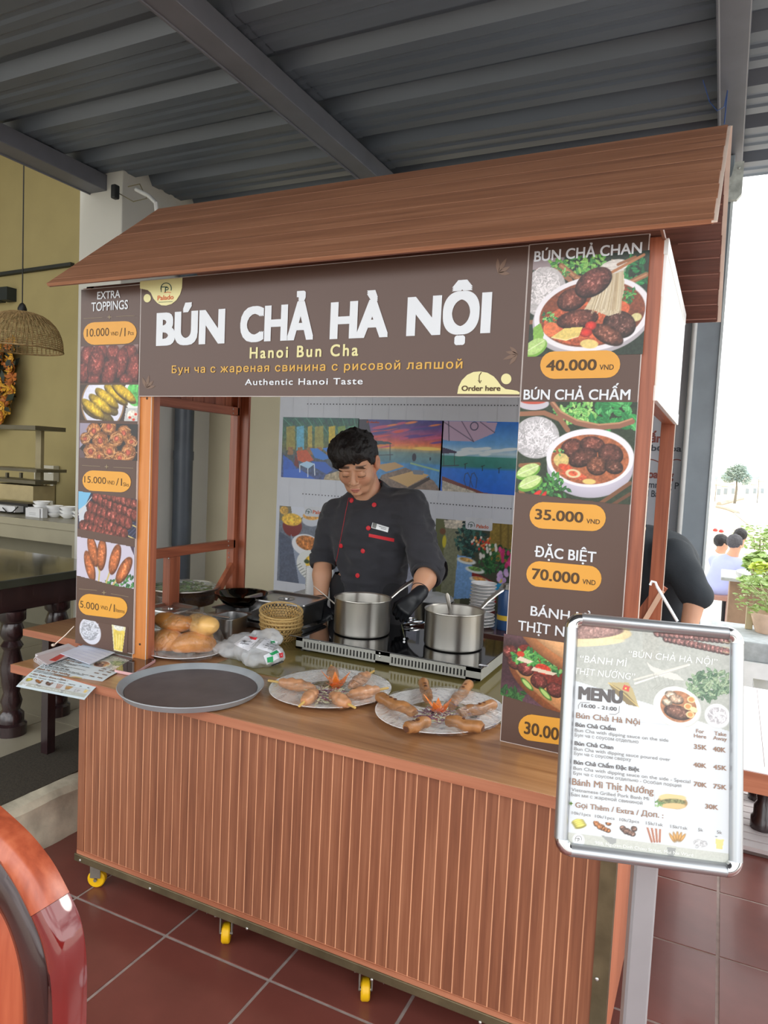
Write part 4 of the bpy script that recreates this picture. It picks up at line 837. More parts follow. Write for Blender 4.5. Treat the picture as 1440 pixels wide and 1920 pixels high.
p.poly([(829, 789), (932, 792), (926, 812), (888, 828), (842, 826), (829, 824)], (196, 170, 196)); p.line([(829, 789), (888, 828)], 1.2, (70, 66, 90)); p.line([(865, 789), (888, 828)], 1.2, (70, 66, 90)); p.line([(900, 791), (927, 811)], 1.2, (70, 66, 90)); p.line([(841, 789), (842, 826)], 1.4, (60, 60, 80)); p.ell(889, 799, 8, 8, 0, (50, 60, 90), inner=.8)
p.poly([(829, 838), (856, 846), (856, 849), (829, 850)], (70, 60, 90)); p.line([(832, 850), (832, 872)], 1, (60, 60, 60)); p.line([(852, 848), (852, 872)], 1, (60, 60, 60)); p.line([(829, 873), (860, 872)], 1.6, (60, 70, 80))
p.poly([(829, 892), (905, 922), (950, 930), (829, 930)], (120, 70, 64)); p.poly([(829, 900), (890, 921), (900, 930), (829, 930)], (186, 178, 164), mott=.25)
for u in (872, 884): p.line([(u+2, 912), (u-2, 900), (u, 888), (u+5, 886), (u+10, 896), (u+8, 914)], 1.3, (60, 70, 100))
for u, v in ((872, 870), (904, 874), (935, 878)): p.line([(u, v), (u, v+8)], 1.4, (40, 50, 50)); p.line([(u-2, v), (u+4, v-2)], 1.2, (40, 50, 50))
p.build(PW, PRINT, 'photo_print')
p = Pic(WB, 524.5, 948, 790, 1125, 260, (110, 116, 130)); p.mottle(.15); p.poly([(524, 948), (790, 948), (790, 975), (524, 975)], (120, 112, 84), mott=.2); p.poly([(545, 948), (572, 948), (572, 968), (562, 972), (548, 966)], (206, 210, 222))
p.ell(533, 957, 10, 8, 0, (206, 160, 70), mott=.3); p.ell(548, 986, 22, 20, 0, (120, 34, 30)); p.ell(547, 974, 23, 12, 0, (222, 176, 60), mott=.35); p.ell(583, 976, 20, 11, 0, (196, 200, 210)); p.ell(583, 968, 18, 7, 0, (220, 160, 70), mott=.35)
p.poly([(524, 995), (545, 1010), (560, 1060), (574, 1125), (524, 1125)], (84, 92, 112), mott=.15); p.poly([(545, 1000), (575, 1060), (590, 1125), (566, 1125)], (146, 156, 176))
p.ell(575, 1022, 34, 21, .12, (226, 226, 230)); p.ell(577, 1018, 27, 14, .12, (180, 112, 56), mott=.5, hi=30); p.ell(590, 1062, 42, 30, .3, (222, 224, 222)); p.ell(590, 1056, 22, 15, .2, (222, 180, 60), mott=.4); p.ell(575, 1052, 6, 4, 0, (50, 70, 30)); p.ell(600, 1066, 12, 8, 0, (226, 140, 60))
for k_ in range(9): p.line([(556+k_*3, 1060+k_*4.5), (563+k_*3, 1056+k_*4.5)], 1., (90, 96, 90))
p.poly([(640, 975), (790, 975), (790, 1125), (640, 1125)], (166, 170, 190), mott=.1)
p.build(PW, PRINT, 'photo_print')
p = Pic(WB, 817.5, 972, 990, 1160, 260, (70, 74, 60)); p.poly([(817, 972), (836, 972), (832, 1160), (817, 1160)], (96, 100, 60)); p.poly([(836, 985), (868, 985), (860, 1160), (822, 1160)], (126, 128, 104), mott=.15); p.poly([(832, 975), (880, 975), (880, 992), (835, 990)], (206, 196, 180), mott=.3); p.ell(830, 996, 6, 6, 0, (110, 70, 40)); p.ell(833, 1015, 4, 12, 0, (206, 190, 50))
p.poly([(920, 975), (990, 980), (990, 1060), (915, 1050)], (140, 118, 56), mott=.2)
for u in (938, 952, 968): p.line([(u, 980), (u, 1030)], 3, (110, 92, 44))
p.greens(880, 1010, 26, 34, 160, 9, ((30, 58, 56), (44, 80, 72), (24, 44, 44), (60, 100, 90))); p.greens(935, 1050, 38, 26, 120, 10, ((36, 80, 46), (26, 60, 38), (54, 100, 56)))
for i in range(30): p.ell(p.r.uniform(884, 918), p.r.uniform(1005, 1030), 2.2, 2.6, 0, p.r.choice([(220, 120, 60), (206, 60, 50), (230, 190, 120), (230, 220, 210)]))
for i in range(12): p.ell(p.r.uniform(900, 945), p.r.uniform(1022, 1046), 2.4, 4, 0, (226, 222, 214))
for i in range(16): p.ell(p.r.uniform(936, 965), p.r.uniform(1028, 1060), 3, 5, 0, p.r.choice([(196, 50, 110), (220, 80, 140)]))
for i in range(12): p.ell(p.r.uniform(930, 952), p.r.uniform(1068, 1092), 4, 5, 0, p.r.choice([(214, 180, 226), (196, 160, 214), (226, 210, 70)]))
p.poly([(858, 1040), (884, 1045), (888, 1120), (850, 1122)], (120, 162, 212), mott=.12); p.poly([(884, 1070), (925, 1090), (930, 1130), (888, 1120)], (140, 42, 40), mott=.2)
for u, v, c in ((874, 1049, (190, 150, 90)), (890, 1066, (110, 150, 80)), (898, 1085, (200, 146, 84))): p.ell(u, v+2, 19, 6, .1, (220, 224, 222)); p.ell(u, v, 13, 4, .1, c, mott=.4)
p.poly([(925, 1092), (955, 1096), (955, 1115), (926, 1112)], (50, 150, 200)); p.build(PW, PRINT, 'photo_print')
TAB = mat('panel_tab', (206, 208, 214), rough=.4)
decal(WB, [[(571, 950), (610, 951), (610, 970), (575, 968), (571, 965)], [(873, 970), (924, 972), (923, 994), (920, 996), (876, 992), (873, 989)]], TAB, PW, h=.0012, name='logo_tab', each=True)
lettering(WB, [('Palado', (587, 963), (612, 964), 956.5, .02), ('Palado', (893.5, 989.5), (916, 990), 983, .02)], LOGO_O, PW, h=.002)
decal(WB, logo(579, 960, 5.4)+logo(884, 985, 6), LOGO_G, PW, h=.002, name='logo')
PGREY = mat('panel_grey_text', (82, 88, 98), rough=.5, var=0); PRED = mat('panel_red_text', (150, 84, 78), rough=.5, var=0)
lettering(WB, [('Tấn', (1205, 828.5), (1240, 828.5), 813, .035), ('Floating', (1203, 895), (1262, 895), 881, .035)], PRED, PW)
lettering(WB, [('bơi bar', (1221, 845), (1287, 845), 834, .02), ('Swimming Pool', (1193, 913), (1294, 913), 901, .015), ('and Bar', (1196, 930), (1240, 930), 918, .015)], PGREY, PW)
decal(WB, stroke([(1208+i*4, 865-3.5*math.sin(i*.52)) for i in range(20)], 2), PRED, PW, name='wave_line')

# ================================================================ menu stand in front of the stall's right end
def rodr(a):
    t = np.linalg.norm(a); k = a/t; K = np.array([[0, -k[2], k[1]], [k[2], 0, -k[0]], [-k[1], k[0], 0]]); return np.eye(3)+math.sin(t)*K+(1-math.cos(t))*K@K
MC = np.array([-.087, 1.3956, 1.0468]); MR = rodr(np.array([-.2632, -.0178, .3304])); MW2, MH2 = .1675, .231*.9711
def mloc(a, n, b): return tuple(MC+MR@np.array([a, n, b]))          # a right, n into the sign (away from viewer), b up
def minv(u, v):
    d = ray(u, v); nn = MR[:, 1]; t = ((MC-CAM)@nn)/(d@nn); q = MR.T@(CAM+t*d-MC); return float(q[0]), float(q[2])
ALU = mat('satin_aluminium', (178, 181, 185), rough=.32, metal=.85, var=.03, scale=4); CHROME = mat('chrome_corner', (220, 222, 224), rough=.12, metal=1., var=.02)
MS = thing('menu_stand', 'silver snap-frame menu stand with rounded chrome corners in front of the stall', 'menu stand', (-.09, 1.42, 0))
fw = .0245; cr = .03
def frame_bar(p, q, inward):
    """rounded profile swept from p to q in the sign's plane"""
    prof = [(-.0, .010), (-.0, .002), (.003, -.006), (.008, -.0095), (.014, -.0095), (.020, -.005), (.0245, .001), (.0245, .010)]
    mb = MB(); vs = []
    for e_ in (p, q):
        for w, n in prof: vs.append(mloc(e_[0]+inward[0]*w, n, e_[1]+inward[1]*w))
    k_ = len(prof); fs = [(i, i+1, k_+i+1, k_+i) for i in range(k_-1)]+[(0, k_, 2*k_-1, k_-1), tuple(range(k_))[::-1], tuple(range(k_, 2*k_))]
    mb.add(vs, fs); return mb.build('frame_bar', ALU, MS, smooth=True, ang=50, fix=True)
W2, H2 = MW2, MH2
frame_bar((-W2+cr, H2), (W2-cr, H2), (0, -1)); frame_bar((-W2+cr, -H2), (W2-cr, -H2), (0, 1)); frame_bar((-W2, -H2+cr), (-W2, H2-cr), (1, 0)); frame_bar((W2, -H2+cr), (W2, H2-cr), (-1, 0))
for sx in (-1, 1):
    for sz in (-1, 1):
        mb = MB(); prof = [(cr, .010), (cr, .001), (cr-.004, -.0075), (cr-.010, -.0115), (cr-.016, -.0115), (cr-.022, -.007), (cr-.0265, .0), (.0035, .010)]; n = 10; vs = []
        for i in range(n+1):
            t = PI/2*i/n
            for r, d in prof: vs.append(mloc(sx*(W2-cr+r*math.cos(t)), d, sz*(H2-cr+r*math.sin(t))))
        k_ = len(prof); mb.add(vs, [(i*k_+j, i*k_+j+1, (i+1)*k_+j+1, (i+1)*k_+j) for i in range(n) for j in range(k_-1)]+[tuple(range(k_)), tuple(n*k_+j for j in range(k_))]); mb.build('corner_cap', CHROME, MS, smooth=True, ang=60, fix=True)
mb = MB(); mb.hexa([mloc(a, n, b) for n in (.009, .003) for a, b in ((-W2+.015, -H2+.015), (W2-.015, -H2+.015), (W2-.015, H2-.015), (-W2+.015, H2-.015))]); 
sheet = mb.build('menu_sheet', mat('menu_paper', (204, 208, 212), rough=.35, var=.01, coat=.2), MS, fix=True)
mb = MB(); bt = mloc(-.02, .02, 0); q0 = mloc(-.035, .024, .1)
px_, py_ = -.083, 1.425
def polebox(z0, z1): pass
mb = MB(); prof = [(-.0225, -.012), (-.0225, .012), (-.018, .016), (.018, .016), (.0225, .012), (.0225, -.012), (.018, -.016), (-.018, -.016)]; ca, sa = math.cos(.33), math.sin(.33)
mb.prism(prof, lambda a, b, t: (px_+a*ca-b*sa, py_+a*sa+b*ca, t), .012, 1.02); mb.build('pole', mat('grey_pole', (176, 180, 184), rough=.35, metal=.6, var=.03), MS, smooth=True, ang=30)
mb = MB(); mb.bar((px_, py_+.01, .98), mloc(0, .03, -.01), .03, .012); mb.build('tilt_bracket', ALU, MS)
mb = MB(); mb.lathe([(.0, .0), (.15, .0), (.155, .004), (.15, .010), (.04, .014), (.03, .03), (0, .03)], c=(px_, py_, 0), seg=40); mb.build('base', mat('grey_base', (150, 154, 158), rough=.4, metal=.5), MS, smooth=True)
# thin metal hook and prop behind the frame's upper edge
mb = MB(); a = at(1270, 1165, 'y', 1.62); b = at(1232, 1100, 'y', 1.62); mb.tube([a, b], .0032, 8); mb.tube([b, at(1229, 1092, 'y', 1.62), at(1222, 1090, 'y', 1.62), at(1219, 1097, 'y', 1.62)], .0028, 8)
mb.build('support_hook', mat('white_steel_rod', (232, 234, 236), rough=.3, metal=.3), MS, smooth=True)

MBd = Board(lambda a, b, h: mloc(a, .003-h, b), minv)
MT_BR = mat('menu_brown_text', (150, 120, 102), rough=.5, var=0); MT_GR = mat('menu_grey_text', (128, 126, 124), rough=.5, var=0); MT_DK = mat('menu_dark_text', (96, 92, 92), rough=.5, var=0); MT_W = mat('menu_white_text', (232, 234, 230), rough=.5, var=0)
def menu_content(bd, parent, res, full=True, tr=lambda u, v: (u, v), boldx=0.):
    """the printed menu; positions measured on the framed sheet, tr() carries them to another sheet"""
    def L(items, m, h=.0012):
        bb = Board(bd.uv, lambda u, v: bd.inv(*tr(u, v))); lettering(bb, [(s, p, q, t, b+boldx)+tuple(r) for s, p, q, t, b, *r in items], m, parent, h=h)
    bb = Board(bd.uv, lambda u, v: bd.inv(*tr(u, v)))
    MPRINT = vcol('menu_print', rough=.35, coat=.2)
    # header photograph: concrete table top with food
    p = Pic(bb, 1079, 1171, 1368, 1372, res, (172, 174, 167)); p.mottle(.06); p.mottle(.05, 2)
    for (u0, v0, u1, v1) in ((1205, 1185, 1235, 1240), (1230, 1200, 1260, 1215)): p.poly([(u0, v0), (u1, v0+6), (u1, v1), (u0, v1-6)], (170, 170, 162), mott=.1)
    p.ell(1104, 1190, 88, 20, -.12, (214, 196, 150), mott=.08, shade=.15); p.ell(1102, 1184, 74, 15, -.13, (150, 116, 108), mott=.3, shade=.2, hi=30); p.ell(1110, 1205, 66, 7, -.16, (222, 206, 166), mott=.06)
    for i in range(15): t = i/14; p.meat(1233+t*130, 1187+t*13, 8, 7, .1, (150, 104, 98)); p.meat(1250+t*112, 1197+t*24, 8, 7, .1, (146, 100, 94))
    for v in (1203, 1212, 1222): p.line([(1355, v), (1369, v+3)], 1.2, (206, 190, 150))
    p.poly([(1212, 1240), (1224, 1250), (1250, 1258), (1270, 1264), (1284, 1276), (1262, 1274), (1238, 1268), (1220, 1256)], (206, 204, 196)); p.line([(1191, 1281), (1292, 1246)], 3.6, (226, 224, 216)); p.line([(1189, 1274), (1290, 1246)], 3.2, (206, 202, 192)); p.line([(1192, 1278), (1290, 1249)], 1, (160, 156, 148))
    p.greens(1330, 1283, 42, 26, 200, 12, ((84, 110, 84), (110, 134, 106), (64, 92, 70), (134, 152, 122)))
    for k_ in range(5): p.line([(1225+k_*9, 1262+k_*3), (1232+k_*8, 1284), (1222+k_*5, 1292)], .8, (150, 150, 142))
    # white lower area of the sheet, slanting edge
    p.poly([(1070, 1273), (1150, 1298), (1224, 1321), (1300, 1348), (1372, 1372), (1372, 1380), (1070, 1380)], (204, 208, 212))
    p.ell(1270, 1326, 47, 40, .1, (196, 196, 192)); p.ell(1269, 1324, 46, 39, .1, (226, 226, 220), shade=.05); p.ell(1272, 1324, 36, 31, .1, (168, 116, 84), mott=.2); p.meat(1258, 1302, 12, 8, .2, (196, 172, 150)); p.meat(1268, 1310, 14, 9, .1, (190, 160, 136)); p.meat(1251, 1316, 10, 7, .2, (206, 186, 160)); p.meat(1270, 1334, 26, 13, .15, (120, 84, 70))
    for q in ((1296, 1311), (1290, 1324), (1294, 1339)): p.ell(*q, 8, 6.5, 0, (226, 200, 150)); p.ell(*q, 5.5, 4.5, 0, (214, 140, 84))
    p.ell(1301, 1330, 8, 5, .3, (226, 214, 160)); p.ell(1345, 1342, 25, 24, 0, (196, 198, 198)); p.ell(1345, 1341, 24, 23, 0, (228, 228, 230)); p.noodles(1345, 1341, 19, 17, 120, (220, 216, 220))
    p.poly([(1141, 1279), (1178, 1279), (1187, 1292), (1198, 1325), (1185, 1316), (1160, 1300)], (176, 160, 116)); p.poly([(1141, 1280), (1152, 1298), (1176, 1320), (1198, 1325), (1176, 1300), (1158, 1288)], (128, 112, 80)); p.line([(1141, 1280), (1165, 1296), (1198, 1325)], 1.6, (214, 190, 120)); p.poly([(1170, 1283), (1181, 1287), (1179, 1297), (1167, 1292)], (196, 70, 64)); p.ell(1173.5, 1290, 1.8, 1.8, 0, (240, 220, 90))
    p.build(parent, MPRINT, 'photo_print', h=.0005)
    p = Pic(bb, 1063, 1533, 1367, 1607+14, res, (204, 208, 212))
    p.poly([(1060, 1560), (1367, 1600), (1367, 1640), (1060, 1640)], (186, 188, 180), mott=.05); p.poly([(1127, 1566), (1156, 1572), (1156, 1580), (1146, 1584)], (150, 152, 150)); p.poly([(1251, 1588), (1268, 1590), (1262, 1608), (1252, 1602)], (146, 148, 146))
    for k_ in range(4): p.ell(1087+k_*2-4, 1545+k_*3-4, 15, 4.5, -.35, (140, 132, 60)); p.ell(1087+k_*2-4, 1543+k_*3-4, 14, 4, -.35, (206, 196, 96), shade=.4)
    for k_ in range(9): p.meat(1118+(k_*11) % 27, 1543+(k_*7) % 16, 7, 5, 0, (186, 122, 76))
    for k_ in range(7): p.meat(1168+(k_*9) % 24, 1553+(k_*5) % 12, 7.5, 6, 0, (130, 100, 88))
    for k_ in range(4): p.line([(1214+k_*8, 1552), (1222+k_*5, 1578)], 5, (156, 100, 80)); p.line([(1215+k_*8, 1552), (1223+k_*5, 1576)], 1.4, (196, 146, 116))
    for k_ in range(5): p.ell(1260+k_*5, 1568+abs(k_-2)*1.5, 3.6, 12, -.6+k_*.3, (186, 142, 84), shade=.4)
    p.ell(1313, 1582, 19, 11, .15, (206, 208, 210)); p.noodles(1313, 1581, 17, 9, 30, (214, 214, 216)); p.poly([(1341, 1573), (1357, 1575), (1354, 1593), (1343, 1591)], (226, 200, 130)); p.ell(1349, 1572, 8, 3, 0, (222, 222, 214)); p.ell(1343, 1568, 3, 2, 0, (80, 90, 90))
    p.ell(1085, 1575, 15, 15, 0, (226, 230, 232)); p.ell(1085, 1575, 14, 14, 0, (190, 192, 192), inner=.9)
    if not full: pass
    p.build(parent, MPRINT, 'photo_print', h=.0005)
    p = Pic(bb, 1229, 1486, 1294, 1521, res, (204, 208, 212)); p.ell(1261, 1504, 32, 14, -.06, (196, 160, 104), shade=.4); p.ell(1261, 1496, 29, 8, -.08, (214, 186, 134)); p.ell(1261, 1504, 28, 7, -.1, (110, 112, 76), mott=.5); p.ell(1263, 1511, 26, 6, -.1, (206, 176, 126)); p.greens(1236, 1506, 6, 6, 14, 6, ((120, 146, 96), (90, 120, 76))); p.build(parent, MPRINT, 'photo_print', h=.0005)
    L([('MENU', (1086, 1310), (1166, 1319), 1288, .05)], MT_DK)
    L([('16:00 - 21:00', (1091, 1326), (1156.5, 1333.5), 1319.3, .015)], MT_DK)
    decal(bb, stroke([(1085, 1329), (1085, 1323), (1089, 1317), (1106, 1318)], 1)+stroke([(1143, 1339), (1154, 1340), (1161, 1336), (1162, 1324)], 1), MT_GR, parent, name='rounded_line')
    L([('Bún Chả Hà Nội', (1080.6, 1346), (1200, 1361), 1336, .012), ('Bánh Mì Thịt Nướng', (1073, 1471.5), (1225.6, 1493), 1459.5, .012), ('Gọi Thêm / Extra / Доп. :', (1079, 1514), (1244, 1535), 1504.5, .012)], MT_BR)
    L([('Bún Chả Chấm', (1079.5, 1362), (1154.4, 1372), 1354.8, .02), ('Bún Chả Chan', (1077.9, 1397), (1150, 1407), 1389.8, .02), ('Bún Chả Chấm Đặc Biệt', (1076.3, 1432.6), (1198.8, 1449), 1425.4, .02)], MT_DK)
    L([('Bun Cha with dipping sauce on the side', (1078, 1371.7), (1254, 1393), 1365.6, .0), ('Бун ча с соусом отдельно', (1078, 1380.8), (1197.5, 1396), 1374.6, 0), ('Bun Cha with dipping sauce poured over', (1077, 1406.8), (1257.5, 1429), 1400.6, 0), ('Бун ча с соусом сверху', (1077, 1415.5), (1183.7, 1429), 1409.4, 0),
       ('Bun Cha with dipping sauce on the side - Special', (1075.4, 1443.2), (1295, 1470), 1437, 0), ('Бун ча с соусом отдельно - Особая порция', (1075.4, 1452.5), (1278, 1477), 1446.6, 0), ('Vietnamese Grilled Pork Banh Mi', (1071.6, 1483.6), (1217.4, 1502), 1477.4, 0), ('Бан ми с жареной свининой', (1071, 1492.8), (1205, 1510), 1486.6, 0)], MT_GR)
    L([('For', (1306, 1374), (1320.8, 1376), 1367, .01), ('Here', (1302, 1382.7), (1324.7, 1385), 1376, .01), ('Take', (1340, 1378.5), (1362.5, 1381), 1371.5, .01), ('Away', (1338, 1387), (1363.6, 1390), 1380, .01),
       ('35K', (1302, 1404), (1325.5, 1407), 1395.5, .02), ('40K', (1337.7, 1408.6), (1361, 1411), 1400, .02), ('40K', (1300.9, 1437.9), (1324.8, 1441), 1429.6, .02), ('45K', (1338.5, 1442.3), (1362.7, 1445), 1434, .02), ('70K', (1301.5, 1474.2), (1325.7, 1477), 1465.8, .02), ('75K', (1338.5, 1478.5), (1362.5, 1482), 1470, .02), ('30K', (1323, 1516), (1347, 1519), 1507.6, .02)], MT_BR)
    L([('10k/1pcs', (1072.5, 1527), (1108, 1531), 1521.5, 0), ('10k/1pcs', (1116, 1533.3), (1152.7, 1538), 1527.8, 0), ('10k/2pcs', (1162, 1539.6), (1198.8, 1544), 1534, 0), ('15k/1sk', (1211.6, 1546.3), (1243.7, 1550), 1540.5, 0), ('15k/1sk', (1257.7, 1552.6), (1289.8, 1557), 1547, 0), ('5k', (1309.6, 1559), (1319, 1560), 1553, 0), ('5k', (1345, 1563.5), (1354.6, 1565), 1557.5, 0)], MT_GR)
    L([('“BÁNH MÌ', (1087.5, 1241), (1175.7, 1250), 1228.5, 0, 1., .12), ('THỊT NƯỚNG”', (1077, 1263.5), (1191, 1276), 1251.5, 0, 1., .12), ('“BÚN CHẢ HÀ NỘI”', (1179, 1231), (1346, 1246), 1219.5, 0, 1., .12)], MT_W)
    L([('98B, Nguyen Dinh Chieu Street, Mui Ne Ward', (1116, 1583), (1300, 1606), 1577.3, 0)], MT_W)
    decal(bb, logo(1085, 1574, 6), MT_GR, parent, name='logo'); decal(bb, [star(1071, 1507, 5)]+[[(1071+5*math.cos(t+.39), 1507+5*math.sin(t+.39)) for t in (0,)]*0 or ring_pts(1071, 1507, 2.6, 2.6, 8)], mat('menu_green', (120, 150, 84), rough=.5), parent, name='flower_mark')
menu_content(MBd, sheet, 900)

# ================================================================ things on the counter
CERA = mat('white_ceramic', (250, 250, 250), rough=.18, var=.01, coat=.3)
STST = mat('brushed_stainless', (214, 210, 202), rough=.34, metal=1., var=.05, scale=3)
_n, _l = STST.node_tree.nodes, STST.node_tree.links; _t = _n.new('ShaderNodeTangent'); _t.axis = 'Z'; _l.new(_t.outputs[0], _n['Principled BSDF'].inputs['Tangent']); _n['Principled BSDF'].inputs['Anisotropic'].default_value = .85; _n['Principled BSDF'].inputs['Anisotropic Rotation'].default_value = .25
STST2 = mat('plain_stainless', (206, 204, 200), rough=.22, metal=1., var=.04); STDK = mat('stainless_pan', (186, 186, 186), rough=.3, metal=1., var=.06, scale=5)
BLKG = mat('black_glass', (10, 10, 12), rough=.03, var=0, coat=.4, spec=.6); BLK = mat('black_matt', (22, 22, 24), rough=.5)
Z = ZT+.0005
ORD = ['bottom', 'second', 'third', 'fourth', 'fifth', 'sixth', 'seventh', 'eighth', 'ninth', 'tenth', 'eleventh', 'twelfth', 'thirteenth', 'fourteenth', 'fifteenth', 'sixteenth', 'seventeenth', 'eighteenth']
def nth(k, n): return 'topmost' if k == n-1 else ('bottom' if k == 0 else ORD[k]+' from the bottom')
# serving tray
tc_ = (-1.53, 1.80); r = .232
t = thing('serving_tray', 'large round dark grey non-slip serving tray at the counter front', 'tray', (tc_[0], tc_[1], Z))
TRAYM = mat('tray_rubber', (96, 88, 88), rough=.55, var=.16, scale=9, bump=.1, bscale=120)
mb = MB(); mb.lathe([(0, 0), (r-.04, 0), (r-.02, .004), (r-.004, .022), (r+.002, .024), (r+.003, .0215), (r-.012, .0015), (r-.03, -.002), (0, -.002)][::1], seg=72, c=(tc_[0], tc_[1], Z+.003)); mb.build('tray_dish', mat('tray_grey_rim', (150, 154, 158), rough=.45, var=.1), t, smooth=True, ang=30)
mb = MB(); mb.lathe([(0, .0015), (r-.034, .0015), (r-.020, .006)], seg=72, c=(tc_[0], tc_[1], Z+.004)); mb.build('tray_lining', TRAYM, t, smooth=True)
# phone
pc = [at(212.5, 1256, 'z', Z+.01), at(250, 1263, 'z', Z+.01), at(293.5, 1236, 'z', Z+.01), at(257, 1229, 'z', Z+.01)]
t = thing('phone', 'smartphone with a pink case lying screen up beside the menu sheet', 'phone', tuple(np.mean(pc, 0)[:2])+(Z,))
def rrect(c, r=.16, n=5, inset=0.):
    c = [Vector(q[:2]) for q in c]; m_ = sum(c, Vector((0, 0)))/4; out = []
    c = [q+(m_-q).normalized()*inset for q in c]
    for i in range(4):
        p0, p, p1 = c[i-1], c[i], c[(i+1) % 4]; rr = .013; a = p+(p0-p).normalized()*rr; b = p+(p1-p).normalized()*rr
        for k_ in range(n+1): s_ = k_/n; out.append(tuple(a*(1-s_)**2+p*2*s_*(1-s_)+b*s_*s_))
    return out
mb = MB(); mb.prism(rrect(pc), lambda a, b, h: (a, b, h), Z, Z+.010); mb.build('case', mat('pink_case', (222, 176, 178), rough=.4), t, bevel=.0015, fix=True)
mb = MB(); mb.prism(rrect(pc, inset=.006), lambda a, b, h: (a, b, h), Z+.0098, Z+.0106); mb.build('screen', BLKG, t, fix=True)
# menu sheet hanging over the counter corner
qc = [at(30, 1287, 'z', .735), at(158, 1312, 'z', .735), at(265, 1236, 'z', Z+.003), at(148, 1210, 'z', Z+.014)]
Q = [Vector(p) for p in qc]
def shp(a, b, h=0.):
    """a 0..1 left-right, b 0..1 bottom-top of the sheet"""
    p = (Q[0]*(1-a)+Q[1]*a)*(1-b)+(Q[3]*(1-a)+Q[2]*a)*b; s_ = max(0, min(1, (b-.42)/.5)); z = Q[0].z*(1-b)+((Z+.004)*b)
    over = max(0, .45-b); z = Z+.004+.010*b*(1-a)-over*over*.16; return Vector((p.x, p.y, z+h))
# sheet corners again so that the bent face still meets the measured corners
for it in range(4):
    for i, (a, b, u, v) in enumerate(((0, 0, 30, 1287), (1, 0, 158, 1312), (1, 1, 265, 1236), (0, 1, 148, 1210))): Q[i] = Vector(at(u, v, 'z', shp(a, b).z))
t = thing('menu_sheet', 'printed white menu sheet hanging over the counter corner left of the tray', 'menu', (Q[0].x+.1, Q[0].y+.2, Z))
mb = MB(); mb.grid(lambda a, b: shp(a, b, -.0006), 6, 24); mb.grid(lambda a, b: shp(a, b, 0), 6, 24); mb.build('paper', mat('menu_paper_sheet', (214, 226, 232), rough=.4, var=.01), t, smooth=True)
# printed face: same design at small size
A0, B0, A1, B1 = 1062, 1170, 1368, 1622
def sheet_inv(u, v):
    a, b = minv(u, v); la, lb = W2-.024, H2-.022; return (a+la)/(2*la)*.96+.02, (b+lb)/(2*lb)*.96+.02
SHB = Board(lambda a, b, h: tuple(shp(a, b, h)), sheet_inv); menu_content(SHB, t, 150, False, boldx=.015)
for o_ in list(t.children): pass
# order slips under a pale green pad strip
def flat_quad(name, pts, th, m, parent=None, loc=None, lift=0.):
    P_ = [at(u, v, 'z', Z+lift) for u, v in pts]; return MB().prism([p[:2] for p in P_], lambda a, b, h: (a, b, h), Z+lift, Z+lift+th).build(name, m, parent, loc, fix=True)
t = thing('order_pad', 'thin order slips lying on the menu sheet with a mint green strip', 'order pad', at(170, 1225, 'z', Z+.016))
flat_quad('slip', [(113, 1226), (168, 1246), (216, 1224), (158, 1209)], .002, mat('lilac_paper', (206, 210, 226), rough=.6), t, lift=.0165)
flat_quad('strip', [(166, 1210), (212, 1219), (222, 1216), (170, 1207.5)], .004, mat('mint_strip', (176, 206, 204), rough=.5), t, lift=.019)
mb = MB(); ln = []
for k_ in range(5):
    a, b = at(135+k_*10, 1227-k_*3.2, 'z', Z+.0187), at(172+k_*9, 1238-k_*3.2, 'z', Z+.0187); mb.bar(a, b, .0012, .0003)
mb.build('writing_lines', mat('faint_ink', (150, 156, 190), rough=.6), t)['kind'] = 'stuff'
# notebook
t = thing('notebook', 'white spiral notebook with red print under the menu sheet', 'notebook', at(110, 1230, 'z', Z))
flat_quad('pages', [(66, 1233), (88, 1247), (150, 1224), (128, 1213)], .014, mat('notebook_pages', (206, 200, 204), rough=.6), t)
flat_quad('cover', [(65, 1232.5), (88, 1247), (150, 1224), (128, 1213)], .0015, mat('notebook_cover', (196, 180, 184), rough=.4), t, lift=.0142)
flat_quad('red_print', [(92, 1238), (104, 1240), (128, 1226), (118, 1224)], .0006, mat('red_print', (186, 64, 60), rough=.5), t, lift=.0158)
a, b = Vector(at(66, 1236, 'z', Z+.008)), Vector(at(88, 1250, 'z', Z+.008))
for k_ in range(9):
    c_ = a.lerp(b, (k_+.5)/9); mb = MB(); d_ = (b-a).normalized(); n_ = Vector((-d_.y, d_.x, 0)); mb.tube([c_+n_*(.007*math.cos(q))+Vector((0, 0, .009*math.sin(q))) for q in np.linspace(0, 2*PI, 11)[:-1]], .0009, 5, closed=True); mb.build('spiral_ring', mat('white_wire', (216, 216, 220), rough=.4), t)
# bright rod leaning behind the notebook
a, b = at(100, 1211, 'z', Z+.004), at(139, 1174, 'x', -2.262); mb = MB(); mb.tube([a, Vector(a).lerp(Vector(b), .6)+Vector((0, 0, -.003)), b], [.003, .0025, .002], 8); mb.ball((a[0], a[1], a[2]+.003), (.009, .008, .007), seg=10, rings=6)
tag(mb.build('metal_rod', mat('bright_rod', (214, 196, 180), rough=.3, metal=.5), loc=a, smooth=True), 'thin bright rod with a dark tip leaning beside the left menu board', 'rod')

